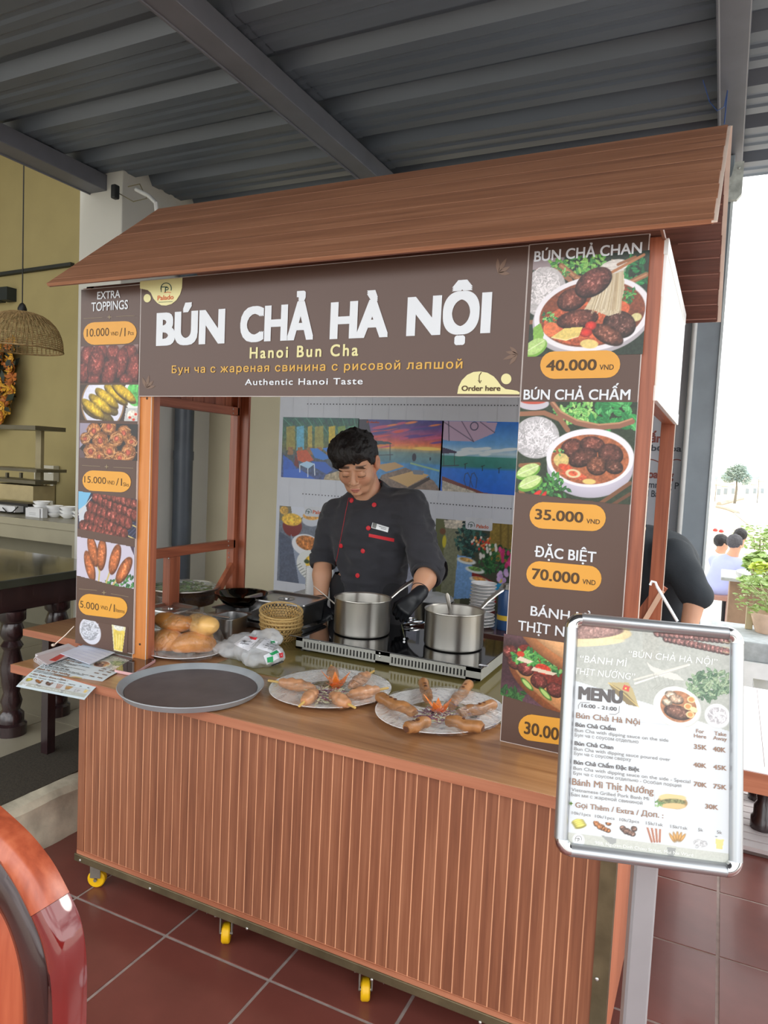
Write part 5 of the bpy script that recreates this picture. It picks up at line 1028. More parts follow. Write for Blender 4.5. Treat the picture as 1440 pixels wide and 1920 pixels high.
# bread rolls wrapped on a plate
bc = (-1.862, 2.142); 
mbp = MB()
def plate(name, c, r, m, label, cat, ry=None, rz=0., z=Z, group=None, h=.018):
    mb = MB(); ry = ry or r; k_ = ry/r
    mb.lathe([(0, 0), (r*.55, 0), (r*.58, .002), (r*.72, .007), (r*.97, h), (r, h+.0015), (r*1.0, h-.001), (r*.7, .003), (r*.5, -.0004), (0, -.0004)], c=(c[0], c[1], z+.001), seg=56, sy=k_, rz=rz)
    return tag(mb.build(name, m, loc=(c[0], c[1], z), smooth=True, ang=35), label, cat, group)
plate('plate', bc, .158, CERA, 'white plate under the wrapped bread rolls', 'plate')
def bread_color(V): return None
BREADM = mat('bread_crust', (204, 136, 68), rough=.4, var=.3, scale=9, bump=.15, bscale=40, coat=.2)
BREADL = mat('bread_crust_pale', (226, 178, 106), rough=.4, var=.25, scale=9, bump=.15, bscale=40, coat=.2)
def roll(c, ln, w, h, ang, m, label, seed=1, tilt=0.):
    mb = MB(); n = 26
    def fn(a, b):
        t_ = a*2-1; th = b*2*PI; rr = max(1e-5, (1-abs(t_)**2.3))**.5; rid = 1+.022*math.sin(t_*13+th*.8+seed); x = t_*ln; y = w*rr*rid*math.cos(th); zz = h*rr*rid*math.sin(th); q = Vector((x, y, zz+.006*math.sin(3*t_+seed)))
        return Matrix.Rotation(ang, 4, 'Z') @ Matrix.Rotation(tilt, 4, 'Y') @ q+Vector(c)
    mb.grid(fn, n, 20); return tag(mb.build('bread_roll', m, loc=(c[0], c[1], c[2]-h), smooth=True), label, 'bread', 'bread rolls under cling film')
roll((-1.905, 2.075, Z+.052), .095, .048, .042, .25, BREADM, 'front left bread roll in the wrapped pile', 1)
roll((-1.80, 2.12, Z+.050), .09, .046, .040, .9, BREADM, 'front right bread roll in the wrapped pile', 2)
roll((-1.875, 2.19, Z+.050), .095, .05, .042, .35, BREADL, 'rear bread roll at the base of the wrapped pile', 3)
roll((-1.905, 2.125, Z+.118), .085, .044, .036, .3, BREADM, 'top left bread roll in the wrapped pile', 4)
roll((-1.80, 2.17, Z+.115), .088, .05, .042, -.35, BREADL, 'top right pale bread roll in the wrapped pile', 5)
WRAP = film('cling_film', base=.06, gloss=.04, wrinkle=1., wscale=22); WRAP2 = film('cling_film_soft', base=.10, gloss=.06, wrinkle=.8, wscale=18)
def drape(name, c, r, hfun, m, label, ry=None, nr=22, ns=72, loc=None):
    ry = ry or r
    def fn(a, b):
        th = a*2*PI; q = b; rad = q; x = c[0]+r*rad*math.cos(th); y = c[1]+ry*rad*math.sin(th)
        z = hfun(x, y, q); z += .0035*math.sin(9*th+14*q)*q*(1-q)*2+.002*math.sin(23*th+5*q)*q
        return (x, y, z)
    mb = MB(); mb.grid(fn, ns, nr); return tag(mb.build(name, m, loc=(c[0], c[1], Z), smooth=True, ang=80), label, 'cling film')
drape('cling_film', bc, .166, lambda x, y, q: Z+.018+.142*max(0, 1-q**2.6)**.8+.01*math.sin(x*30), WRAP, 'cling film stretched over the pile of bread rolls')

# plastic bag with printed papers
f = Field((-1.84, 2.0, Z-.02), (-1.36, 2.42, Z+.16), .006)
for c, s_ in (((-1.655, 2.27, Z+.035), (.09, .07, .04)), ((-1.57, 2.21, Z+.04), (.10, .08, .044)), ((-1.505, 2.17, Z+.035), (.075, .075, .038)), ((-1.68, 2.2, Z+.025), (.08, .06, .028)), ((-1.58, 2.3, Z+.07), (.055, .04, .035))): f.ell(c, s_, .03)
f.noise(.03, .011, 3); f.noise(.013, .0055, 4); f.plane((0, 0, Z+.001), (0, 0, -1), .004)
t = thing('plastic_bag', 'crumpled clear plastic bag of white printed packets right of the bread', 'plastic bag', (-1.6, 2.2, Z))
bago, bV, bF = skin_obj('bag_skin', f, film('bag_plastic', base=.06, gloss=.12, milky=.36, wrinkle=.7, wscale=30), t)
bt_ = bvh(bV, bF)
def patch(tree, pts, n, m, parent, name, lift=.0015):
    """a small printed piece lying on a built surface"""
    a, b, c, d = [Vector(p) for p in pts]; vs = []; ok = True
    for j in range(n+1):
        for i in range(n+1):
            s_, t_ = i/n, j/n; p = (a*(1-s_)+b*s_)*(1-t_)+(d*(1-s_)+c*s_)*t_; h, nn = shoot(tree, p.x, p.y)
            if h is None: return None
            nn = nn if nn.dot(Vector(CAM)-h) > 0 else -nn; vs.append(h+nn*lift)
    fs = [(j*(n+1)+i, j*(n+1)+i+1, (j+1)*(n+1)+i+1, (j+1)*(n+1)+i) for j in range(n) for i in range(n)]
    mb = MB(); mb.add(vs, fs); return mb.build(name, m, parent, smooth=True)
PAPW = mat('label_white', (226, 226, 232), rough=.5); GRN = mat('label_green', (36, 156, 92), rough=.5); RED = mat('label_red', (206, 46, 54), rough=.5); LBK = mat('label_black', (50, 50, 54), rough=.5)
patch(bt_, [(438, 1208), (460, 1193), (486, 1199), (466, 1221)], 6, PAPW, t, 'printed_label')
patch(bt_, [(480, 1215), (498, 1197), (521, 1203), (508, 1224)], 6, PAPW, t, 'printed_label')
patch(bt_, [(494, 1230), (522, 1216), (531, 1230), (500, 1246)], 6, PAPW, t, 'printed_label')
for q in ([(466, 1194), (482, 1196), (480, 1201), (470, 1199)], [(518, 1210), (527, 1209), (528, 1219), (521, 1222)], [(522, 1226), (530, 1224), (530, 1233), (524, 1234)]): patch(bt_, q, 3, RED, t, 'red_mark', .003)
for q in ([(504, 1226), (518, 1220), (523, 1224), (509, 1230)], [(500, 1234), (511, 1231), (512, 1241), (501, 1242)], [(507, 1203), (514, 1202), (515, 1207), (508, 1208)]): patch(bt_, q, 3, GRN, t, 'green_mark', .003)
for q in ([(500, 1208), (520, 1211), (519.5, 1211.8), (499.5, 1208.8)], [(497, 1211), (514, 1214), (513.5, 1214.8), (496.5, 1211.8)], [(455, 1202), (474, 1204.5), (473.5, 1205.3), (454.5, 1202.8)], [(452, 1206), (468, 1209), (467.5, 1209.8), (451.5, 1206.8)], [(508, 1246), (530, 1238), (531, 1240), (509, 1248)]): patch(bt_, q, 3, LBK, t, 'printed_line', .003)

# bamboo baskets
BAM = mat('bamboo', (206, 172, 112), rough=.5, var=.15, scale=30)
def basket(cx, cy, z, tilt, label):
    t = thing('bamboo_basket', label, 'basket', (cx, cy, z), 'nested bamboo baskets'); R_, H_ = .092, .062; M = Matrix.Translation((cx, cy, z)) @ Matrix.Rotation(tilt[0], 4, 'X') @ Matrix.Rotation(tilt[1], 4, 'Y')
    def P(th, s_): r_ = R_*(.72+.28*s_**.7); return M @ Vector((r_*math.cos(th), r_*math.sin(th), H_*s_))
    mb = MB()
    for k_ in range(34):
        for dr in (1, -1): mb.tube([P(2*PI*k_/34+dr*s_*.55, s_) for s_ in (0, .2, .4, .6, .8, 1)], .0016, 4)
    for s_ in (.0, .33, .66): mb.tube([P(2*PI*i/40, s_) for i in range(40)], .0015, 4, closed=True)
    w = mb.build('woven_wall', BAM, t); w['kind'] = 'stuff'
    mb = MB(); mb.tube([P(2*PI*i/48, 1.02) for i in range(48)], .0038, 7, closed=True); mb.build('rim', BAM, t, smooth=True)
    mb = MB(); mb.lathe([(0, 0), (R_*.72, 0.0), (R_*.74, .003), (0, .003)], M=M, seg=30); mb.build('bottom', BAM, t)
bx, by = -1.675, 2.535
for k_, (dz, tx, ty) in enumerate(((0, 0, 0), (.018, .02, .03), (.036, .05, .05), (.06, .16, .14))):
    basket(bx-.004*k_, by+.004*k_, Z+.001+dz, (tx, ty), ('bottom bamboo basket of the nested stack', 'second bamboo basket from the bottom of the stack', 'third bamboo basket from the bottom of the stack', 'tilted topmost bamboo basket of the stack')[k_])

# gastronorm pans with lids
def pan(cx, cy, w, d, h, z0, label, lid=True, rz=0., handle=True, group='steel food pans'):
    t = thing('food_pan', label, 'food pan', (cx, cy, z0), group); M = Matrix.Translation((cx, cy, z0)) @ Matrix.Rotation(rz, 4, 'Z')
    def rr(w_, d_, r_, z): 
        out = []
        for (sx, sy, a0) in ((1, 1, 0), (-1, 1, PI/2), (-1, -1, PI), (1, -1, 3*PI/2)):
            for i in range(5): a = a0+PI/2*i/4; out.append(M @ Vector((sx*(w_/2-r_)+r_*math.cos(a), sy*(d_/2-r_)+r_*math.sin(a), z)))
        return out
    rings = [rr(w-.06, d-.06, .02, .0), rr(w-.035, d-.035, .028, .004), rr(w-.022, d-.022, .03, h-.002), rr(w, d, .03, h), rr(w, d, .03, h-.0025)]
    mb = MB(); n = 20; vs = [p for q in rings for p in q]; mb.add(vs, [(i*n+j, i*n+(j+1) % n, (i+1)*n+(j+1) % n, (i+1)*n+j) for i in range(len(rings)-1) for j in range(n)]+[tuple(range(n))[::-1]])
    mb.build('pan_body', STDK, t, smooth=True, ang=30, fix=True)
    if lid:
        rings = [rr(w+.004, d+.004, .03, h+.001), rr(w, d, .03, h+.006), rr(w-.03, d-.03, .026, h+.006), rr(w-.05, d-.05, .024, h-.004), rr(w-.1, d-.1, .02, h-.002)]
        mb = MB(); vs = [p for q in rings for p in q]; mb.add(vs, [(i*n+j, i*n+(j+1) % n, (i+1)*n+(j+1) % n, (i+1)*n+j) for i in range(len(rings)-1) for j in range(n)]+[tuple((len(rings)-1)*n+j for j in range(n))]); l_ = mb.build('lid', STDK, t, smooth=True, ang=30, fix=True)
        if handle: mb = MB(); mb.lathe([(.0, -.010), (.03, -.008), (.04, -.002), (.036, .0), (.028, -.004), (.014, -.006), (.012, .004), (.0, .005)], M=M @ Matrix.Translation((0, 0, h)), seg=24); mb.build('lid_handle', STDK, l_, smooth=True)
    return t
pan(-1.79, 2.745, .32, .25, .10, Z+.03, 'wide lidded steel pan behind the bamboo baskets', rz=.02)
pan(-1.79, 2.745, .34, .27, .03, Z, 'shallow steel tray under the wide lidded pan', lid=False)
_p = at(320, 1138, 'z', Z+.116); pan(_p[0], _p[1], .19, .17, .11, Z, 'lidded steel pan beside the left post behind the bread', rz=-.05)
pan(-1.86, 2.42, .13, .17, .10, Z, 'open narrow steel pan between the bread and the baskets', lid=False)
pan(-2.08, 2.24, .16, .13, .045, Z, 'low lidded steel pan tucked behind the bread plate', rz=-.05, handle=False)
# ladle lying over the pans
mb = MB(); a, b = at(348, 1147, 'z', Z+.125), at(398, 1153, 'z', Z+.12); mb.bar(a, b, .03, .002); mb.bar(b, at(430, 1158, 'z', Z+.115), .012, .002)
tag(mb.build('serving_spatula', STST, loc=a), 'flat steel spatula lying across the pans at the left', 'spatula')
# glossy dark bowl
cb_ = at(447, 1140, 'y', 2.66)
mb = MB(); mb.lathe([(0, 0), (.05, 0), (.09, .02), (.115, .05), (.12, .062), (.125, .064), (.117, .06), (.105, .045), (.05, .012), (0, .01)], c=(-1.98, 2.66, Z+.083), seg=44); 
tag(mb.build('glossy_bowl', mat('dark_mirror_steel', (90, 84, 76), rough=.06, metal=1., var=.1), loc=(-1.98, 2.66, Z+.08), smooth=True), 'shiny dark steel bowl on a pan behind the bamboo baskets', 'bowl')
pan(-1.99, 2.66, .2, .2, .08, Z, 'deep steel pan under the shiny bowl', lid=False)
# wire colander bowl with greens and film
wc = (-2.10, 2.72)
t = thing('steel_bowl', 'wide steel colander bowl of green herbs under cling film at the rear left', 'bowl', (wc[0]-.12, wc[1]-.0, Z))
_b = at(345, 1099, 'y', 2.63); wc = (_b[0], 2.63); wz = _b[2]-.087
HAM = mat('hammered_steel', (186, 188, 188), rough=.22, metal=1., var=.1, scale=60, bump=.5, bscale=150)
mb = MB(); R_ = .163; mb.lathe([(0, 0), (R_*.7, 0), (R_*.88, .010), (R_*.95, .035), (R_, .085), (R_+.006, .087), (R_+.004, .083), (R_*.93, .04), (R_*.85, .014), (R_*.6, .006), (0, .006)], c=(wc[0], wc[1], wz), seg=56); mb.build('bowl_wall', HAM, t, smooth=True, ang=40)
mb = MB(); mb.tube([(wc[0]+(R_+.004)*math.cos(2*PI*i/56), wc[1]+(R_+.004)*math.sin(2*PI*i/56), wz+.087) for i in range(56)], .004, 7, closed=True); mb.build('rim', STST, t, smooth=True)
mb = MB(); mb.lathe([(.075, 0), (.085, wz-Z+.004), (.08, wz-Z+.004), (.07, 0)], c=(wc[0], wc[1], Z), seg=30); mb.build('foot', HAM, t, smooth=True)
HERB = mat('herb_green', (120, 156, 86), rough=.6, var=.4, scale=40); mb = MB()
for k_ in range(170):
    a = RNG.uniform(0, 6.28); d = R_*.85*math.sqrt(RNG.uniform()); c_ = Vector((wc[0]+d*math.cos(a), wc[1]+d*math.sin(a), wz+.06+.03*RNG.uniform())); M = Matrix.Rotation(RNG.uniform(0, 6.28), 3, 'Z') @ Matrix.Rotation(RNG.uniform(-.8, .8), 3, 'X'); l_ = RNG.uniform(.012, .026)
    mb.add([c_+M @ Vector(q) for q in ((-l_, 0, 0), (-l_*.3, l_*.4, .003), (l_*.5, l_*.35, .002), (l_, 0, -.003), (l_*.5, -l_*.35, .002), (-l_*.3, -l_*.4, .003))], [(0, 1, 2, 3, 4, 5)])
h_ = mb.build('herbs', HERB, loc=(wc[0], wc[1], wz)); tag(h_, 'loose green herb leaves piled in the steel colander bowl', 'herbs', kind='stuff')
mb = MB(); mb.grid(lambda a, b: (wc[0]+(R_+.007)*b*math.cos(2*PI*a), wc[1]+(R_+.007)*b*math.sin(2*PI*a), wz+.092+.012*(1-b*b)+.003*math.sin(9*a*6.28)*b), 60, 12); tag(mb.build('cling_film', WRAP2, loc=(wc[0], wc[1], wz+.09), smooth=True), 'cling film over the colander bowl of herbs', 'cling film')

# induction cooktop
CA, CB_, CC = at(560, 1228, 'z', Z)[0], at(895, 1286, 'z', Z)[0], 0
cx0, cx1, cy0, cy1 = -1.545, -.728, 2.40, 2.835
t = thing('induction_cooktop', 'double black glass induction cooktop with slotted steel sides', 'cooktop', ((cx0+cx1)/2, 2.62, Z+.003))
CKB = mat('cooktop_steel', (170, 170, 164), rough=.4, metal=.25, var=.04); za, zb = Z+.014, Z+.064
mb = MB(); mb.box(cx0+.03, cy0+.012, za, cx1-.006, cy1-.012, zb-.004); mb.build('housing', mat('dark_inside', (30, 30, 30), rough=.7), t)
def slotted(x0, x1, n, zz0, zz1, hollow):
    w = (x1-x0)/n
    for k_ in range(n):
        mb = MB(); mb.box(x0+k_*w, cy0+.006, zz0, x0+k_*w+w*.5, cy0+.012, zz1); mb.build('slot_bar', CKB, t)
fx0, fx1 = cx0+.03, cx1-.006; s1a, s1b = fx0+.03, fx0+.36; s2a, s2b = fx1-.36, fx1-.055
for b_ in ((fx0, zb-.018, fx1, zb-.004), (fx0, za, fx1, za+.008), (fx0, za, s1a, zb-.004), (s1b, za, s2a, zb-.004), (s2b, za, fx1, zb-.004)):
    mb = MB(); mb.box(b_[0], cy0+.006, b_[1], b_[2], cy0+.0125, b_[3]); mb.build('front_panel', CKB, t)
slotted(s1a, s1b, 22, za+.008, zb-.018, 0); slotted(s2a, s2b, 22, za+.008, zb-.018, 0)
mb = MB(); mb.box(fx1-.001, cy0+.012, za, fx1+.001, cy1-.012, zb-.004); mb.build('side_panel', CKB, t); mb = MB(); mb.box(fx0-.001, cy0+.012, za, fx0+.001, cy1-.012, zb-.004); mb.build('side_panel', CKB, t)
mb = MB(); mb.box(cx0, cy0, zb-.004, cx1, cy1, zb); mb.build('glass_top', BLKG, t, bevel=.0015)
for u, v in ((600, 1203), (712, 1225), (712, 1231), (838, 1243)): p_ = at(u, v, 'y', cy0+.005); mb = MB(); mb.ball(p_, (.004, .003, .004), seg=8, rings=5); mb.build('screw', SCREW, t, smooth=True)
for x in (fx0+.04, fx1-.04):
    for y in (cy0+.04, cy1-.04): mb = MB(); mb.lathe([(0, 0), (.014, 0), (.012, .014), (0, .014)], c=(x, y, Z+.0005), seg=16); mb.build('foot', BLK, t)
mb = MB(); p_ = at(908, 1248, 'z', zb); mb.box(p_[0]-.02, p_[1]-.007, zb, p_[0]+.014, p_[1]+.009, zb+.0005); mb.build('sticker', PAPW, t)
lettering(Board(lambda a, b, h: (a, b, zb+.0006+h), lambda u, v: at(u, v, 'z', zb)[:2]), [('CE', (903, 1250), (912, 1251), 1247, .02)], LBK, t, h=0)
# pots
POTIN = mat('pot_inside', (170, 162, 150), rough=.2, metal=1., var=.05)
def pot(c, r, h, label, hd, hl=.17):
    t = thing('saucepan', label, 'saucepan', (c[0], c[1], zb)); z = zb+.0008
    mb = MB(); mb.lathe([(0, 0), (r-.012, 0), (r-.003, .004), (r, .012), (r, h-.006), (r+.004, h), (r+.0035, h+.0015), (r-.0015, h-.003), (r-.0025, .012), (0, .006)], c=(c[0], c[1], z), seg=64); mb.build('pot_body', STST, t, smooth=True, ang=35)
    mb = MB(); mb.lathe([(0, h*.72), (r-.003, h*.72)], c=(c[0], c[1], z), seg=40); mb.build('broth', mat('dark_broth', (60, 36, 22), rough=.08, var=.1), t)
    d = Vector((math.cos(hd), math.sin(hd), 0)); n_ = Vector((-d.y, d.x, 0)); p0 = Vector((c[0], c[1], z+h*.86))+d*r; path = [(0, 0, .008), (.03, .008, .008), (.07, .035, .010), (.12, .062, .014), (.155, .076, .015), (hl, .080, .009)]; vs = []
    for (s_, up, w) in path:
        q = p0+d*s_+Vector((0, 0, up)); vs += [q-n_*w+Vector((0, 0, -.002)), q+n_*w+Vector((0, 0, -.002)), q+n_*w*.8+Vector((0, 0, .003)), q-n_*w*.8+Vector((0, 0, .003))]
    fs = [(i*4+j, i*4+(j+1) % 4, (i+1)*4+(j+1) % 4, (i+1)*4+j) for i in range(len(path)-1) for j in range(4)]+[(3, 2, 1, 0), tuple((len(path)-1)*4+j for j in range(4))]
    mb = MB(); mb.add(vs, fs); mb.build('handle', STST, t, smooth=True, ang=40, fix=True)
    q = p0+d*.157+Vector((0, 0, .0795)); mb = MB(); mb.lathe([(0, 0), (.0045, 0)], c=(q.x, q.y, q.z), seg=12); mb.build('hanging_hole', BLK, t)
    return t
P1c, P2c = (-1.325, 2.615), (-.925, 2.640)
pot(P1c, .118, .148, 'left stainless saucepan on the cooktop in front of the cook', 1.1)
pot(P2c, .118, .145, 'right stainless saucepan on the cooktop with a ladle in it', 1.15)
mb = MB(); a, b = at(587, 1098, 'y', 2.52), at(622, 1127, 'y', 2.58); mb.tube([a, Vector(a).lerp(Vector(b), .5), b, Vector(b)+Vector((.05, .03, -.05))], [.0012, .0025, .003, .003], 8, flat=1.)
tag(mb.build('spoon', STST, loc=b, smooth=True), 'thin steel spoon handle leaning out of the left saucepan', 'spoon')
mb = MB(); a, b = Vector(at(838, 1112, 'y', 2.6)), Vector(at(846, 1158, 'y', 2.63)); mb.tube([a, a.lerp(b, .1), a.lerp(b, .5), b, b+Vector((.01, .0, -.06))], [.004, .0085, .0075, .006, .005], 10, flat=.5, up=(0, 1, 0))
tag(mb.build('ladle', STST, loc=b, smooth=True), 'steel ladle standing in the right saucepan', 'ladle')
# steel tongs
mb = MB(); tz = zb+.012
for k_, (u0, v0, u1, v1) in enumerate(((753, 1163, 776, 1160), (756, 1172, 794, 1166))):
    a, b = Vector(at(u0, v0, 'z', tz)), Vector(at(u1, v1, 'z', tz)); d = (b-a); n_ = Vector((-d.y, d.x, 0)).normalized(); mb.tube([a+n_*.0, a+d*.2+n_*.018, a+d*.7+n_*.022, b+n_*.01, b-n_*.012, a+d*.7-n_*.02, a+d*.2-n_*.014], .005, 8, closed=True)
mb.tube([at(752, 1172, 'z', tz), at(756, 1190, 'z', tz-.004), at(758, 1198, 'z', tz-.006)], .005, 8)
tag(mb.build('kitchen_scissors', mat('polished_steel', (206, 208, 210), rough=.12, metal=1.), loc=at(770, 1168, 'z', zb), smooth=True), 'steel kitchen scissors lying on the cooktop between the saucepans', 'scissors')

# food plates
ORGC = mat('carrot', (236, 130, 44), rough=.45, var=.1, scale=30); CABW = mat('white_cabbage', (214, 214, 176), rough=.5, var=.1); CABP = mat('purple_cabbage', (120, 70, 100), rough=.5, var=.2)
SKEWM = mat('grilled_meat_paste', (186, 134, 96), rough=.4, var=.3, scale=25, bump=.3, bscale=80, coat=.3); STICK = mat('lemongrass_stick', (196, 162, 92), rough=.5, var=.2); ROLLM = mat('grilled_roll', (160, 110, 66), rough=.42, var=.4, scale=18, bump=.3, bscale=90, coat=.2); CHARM = mat('charred_end', (96, 56, 34), rough=.5, var=.5, scale=20)
def carrot_flower(c, s_, label, n=9):
    mb = MB()
    for k_ in range(n):
        a = 2*PI*k_/n+.3*math.sin(k_*3); l_ = s_*(.8+.35*((k_*7) % 3)/2); d = Vector((math.cos(a), math.sin(a), 0)); w = Vector((-d.y, d.x, 0)); up = .9 if k_ % 2 else .45; o_ = Vector(c); tip = o_+d*l_*.8+Vector((0, 0, l_*up))
        mb.add([o_-w*s_*.22, o_+w*s_*.22, o_+d*l_*.4+w*s_*.2+Vector((0, 0, l_*up*.5)), tip, o_+d*l_*.4-w*s_*.2+Vector((0, 0, l_*up*.5)), o_+Vector((0, 0, s_*.1))-w*s_*.2, o_+Vector((0, 0, s_*.1))+w*s_*.2], [(0, 1, 2, 4), (4, 2, 3), (5, 6, 2, 4)])
    return tag(mb.build('carrot_flower', ORGC, loc=c), label, 'garnish')
def shreds(c, s_, n, label, mix=.4):
    mb = MB()
    for k_ in range(n):
        a = RNG.uniform(0, 6.28); d = s_*math.sqrt(RNG.uniform()); p = Vector((c[0]+d*math.cos(a), c[1]+d*math.sin(a), c[2]+RNG.uniform(0, .022)*(1-d/s_*.6))); pts = []; t_ = RNG.uniform(0, 6.28)
        for j in range(5): pts.append(tuple(p)); p += Vector((math.cos(t_)*.008, math.sin(t_)*.008, RNG.uniform(-.004, .004))); t_ += RNG.uniform(-.9, .9); p.z = max(p.z, c[2]-.003)
        mb.cur = 1 if RNG.uniform() < mix else 0; mb.tube(pts, .0015, 4)
    return tag(mb.build('shredded_cabbage', [CABW, CABP], loc=c), label, 'cabbage', kind='stuff')
def stick_piece(u0, v0, u1, v1, z, kind, label, grp, ext=0.):
    a, b = Vector(at(u0, v0, 'z', z)), Vector(at(u1, v1, 'z', z)); d = (b-a); L_ = d.length; d.normalize()
    t = thing('meat_skewer' if kind else 'grilled_roll', label, 'skewer' if kind else 'spring roll', tuple(a.lerp(b, .5)-Vector((0, 0, .014))), grp)
    if kind:
        mb = MB(); mb.tube([a+d*(-.0), a+d*L_*.3, b], [.004, .0045, .005], 8); mb.build('stick', STICK, t, smooth=True)
        mb = MB(); n = 12; ra = .021; mb.tube([a+d*L_*(.25+.75*i/n)+Vector((0, 0, .001*math.sin(i*2))) for i in range(n+1)], [max(.003, ra*math.sin(PI*(.12+.84*i/n))**.6*(1+.08*math.sin(i*2.1))) for i in range(n+1)], 14); mb.build('meat', SKEWM, t, smooth=True)
    else:
        mb = MB(); n = 12; ra = .0175; mb.tube([a+d*L_*i/n+Vector((0, 0, .003*math.sin(i*.9))) for i in range(n+1)], [ra*(.78 if i in (0, n) else 1)*(1+.05*math.sin(i*1.7)) for i in range(n+1)], 16); mb.build('wrapper', ROLLM, t, smooth=True)
        mb = MB(); mb.lathe([(0, .001), (ra*.55, .001)], M=Matrix.Translation(a-d*.0012) @ d.to_track_quat('-Z', 'Y').to_matrix().to_4x4(), seg=14); mb.build('filling', CHARM, t)
        ct_ = MB()
        for _ in range(3):
            s_ = RNG.uniform(.15, .85); p = a+d*L_*s_+Vector((0, 0, ra*.93)); ct_.ball(p, (.006, .005, .0025), seg=8, rings=4)
        ct_.build('char_spots', CHARM, t, smooth=True)['kind'] = 'stuff'
    return t
z1 = Z+.030
plA = (-1.142, 2.045); plB = (-.748, 2.052)
plate('plate', plA, .193, CERA, 'white oval plate of meat skewers left of the other wrapped plate', 'plate', ry=.215, rz=-.35, h=.016); plate('plate', plB, .19, CERA, 'white oval plate of grilled rolls next to the tall price board', 'plate', ry=.222, rz=-.35, h=.016)
for k_, (u0, v0, u1, v1) in enumerate(((503, 1276, 592, 1290), (621, 1248, 626, 1278), (701, 1258, 655, 1288), (728, 1290, 650, 1304), (666, 1327, 618, 1302), (561, 1324, 594, 1295))):
    stick_piece(u0, v0, u1, v1, z1, 1, ('meat skewer pointing left on the first plate', 'meat skewer pointing back behind the carrot flower', 'meat skewer pointing back right on the first plate', 'meat skewer pointing right on the first plate', 'meat skewer pointing front right on the first plate', 'meat skewer pointing front left on the first plate')[k_], 'meat skewers on the first plate')
for k_, (u0, v0, u1, v1) in enumerate(((709, 1307, 778, 1336), (793, 1279, 803, 1310), (881, 1282, 846, 1322), (927, 1322, 860, 1338), (762, 1367, 802, 1352), (905, 1366, 838, 1350))):
    stick_piece(u0, v0, u1, v1, z1+.002, 0, ('grilled roll pointing left on the second plate', 'grilled roll pointing back on the second plate', 'grilled roll pointing back right on the second plate', 'grilled roll pointing right on the second plate', 'grilled roll pointing front left on the second plate', 'charred grilled roll pointing front right on the second plate')[k_], 'grilled rolls on the second plate')
carrot_flower(at(630, 1290, 'z', Z+.026), .062, 'orange carrot flower on the skewer plate'); carrot_flower(at(822, 1338, 'z', Z+.026), .055, 'orange carrot flower on the grilled roll plate', 10)
shreds(at(608, 1306, 'z', Z+.016), .05, 190, 'shredded white and purple cabbage on the skewer plate', .35); shreds(at(822, 1345, 'z', Z+.018), .055, 150, 'shredded purple cabbage around the carrot flower on the roll plate', .7)
drape('cling_film', plA, .2, lambda x, y, q: Z+.018+.038*max(0, 1-q**2)+.03*math.exp(-((x+1.12)**2+(y-2.05)**2)/.003), WRAP, 'cling film stretched over the skewer plate', ry=.222)
drape('cling_film', plB, .2, lambda x, y, q: Z+.018+.042*max(0, 1-q**2)+.026*math.exp(-((x+.75)**2+(y-2.03)**2)/.003), WRAP, 'cling film stretched over the grilled roll plate', ry=.232)

# ---------------------------------------------------------------- back table behind the cook with crockery
BT = thing('back_table', 'dark work table against the poster wall behind the cook', 'table', (-1.2, 3.45, 0)); zt = .735
mb = MB(); mb.box(-2.3, 3.3, zt-.03, -.45, 3.85, zt); mb.build('table_top', mat('dark_table', (70, 46, 42), rough=.2, var=.1, coat=.2), BT, bevel=.003)
for x in (-2.25, -.5):
    for y in (3.34, 3.8): mb = MB(); mb.box(x-.02, y-.02, 0, x+.02, y+.02, zt-.03); mb.build('leg', MATS['dark_interior'], BT)
sp = at(905, 1120, 'y', 3.42); nst = 13
for k_ in range(nst):
    plate('plate', (sp[0]+RNG.uniform(-.003, .003), 3.42+RNG.uniform(-.003, .003)), .066, CERA, 'small white plate, %s of the tall stack on the back table' % nth(k_, nst), 'plate', z=zt+.0005+k_*.0165+(.012 if k_ > 3 else 0), group='stacked small white plates', h=.013)
mb = MB(); mb.lathe([(0, 0), (.028, 0), (.032, .012), (0.03, .0122), (0, .0115)], c=(sp[0], 3.42, zt+.0655), seg=24) if 0 else None
can = at(942, 1165, 'y', 3.42); cbz = zt
t = thing('blue_can', 'blue tin can with a yellow label and grey lid beside the plate stack', 'can', (can[0]+.01, 3.45, zt)); cc_ = (can[0]+.01, 3.45, zt+.0005)
mb = MB(); mb.lathe([(0, 0), (.045, 0), (.046, .002), (.046, .2), (.042, .206)], c=cc_, seg=32); mb.build('can_body', mat('can_blue', (52, 84, 130), rough=.3, var=.1), t, smooth=True)
mb = MB(); mb.lathe([(.047, .05), (.047, .075)], c=cc_, seg=32); mb.build('yellow_band', mat('can_yellow', (214, 180, 60), rough=.4), t, smooth=True)
mb = MB(); mb.lathe([(.044, .206), (.036, .218), (.03, .228), (0, .23)], c=cc_, seg=32); mb.build('lid', STST, t, smooth=True)
cw = at(585, 1066, 'y', 3.5); nc = int((cw[2]-zt)/.012)
for k_ in range(nc):
    mb = MB(); mb.lathe([(0, 0), (.02, 0), (.034, .03), (.0345, .03), (.0325, .028), (.019, .002), (0, .002)], c=(cw[0]-.003, 3.5, zt+.0005+k_*.012), seg=24); tag(mb.build('bowl', CERA, loc=(cw[0], 3.5, zt+k_*.012), smooth=True), 'small white bowl, %s of the nested stack behind the arm' % nth(k_, nc), 'bowl', 'nested small white bowls')
q = at(800, 1150, 'y', 3.4)
mb = MB(); mb.lathe([(0, 0), (.09, 0), (.1, .01), (.105, .1), (.108, .102), (.1, .1), (.095, .01), (0, .008)], c=(q[0]+.03, 3.42, zt+.0005), seg=40); tag(mb.build('steel_pot', STDK, loc=(q[0], 3.42, zt), smooth=True), 'covered steel pot on the back table left of the plate stack', 'pot')
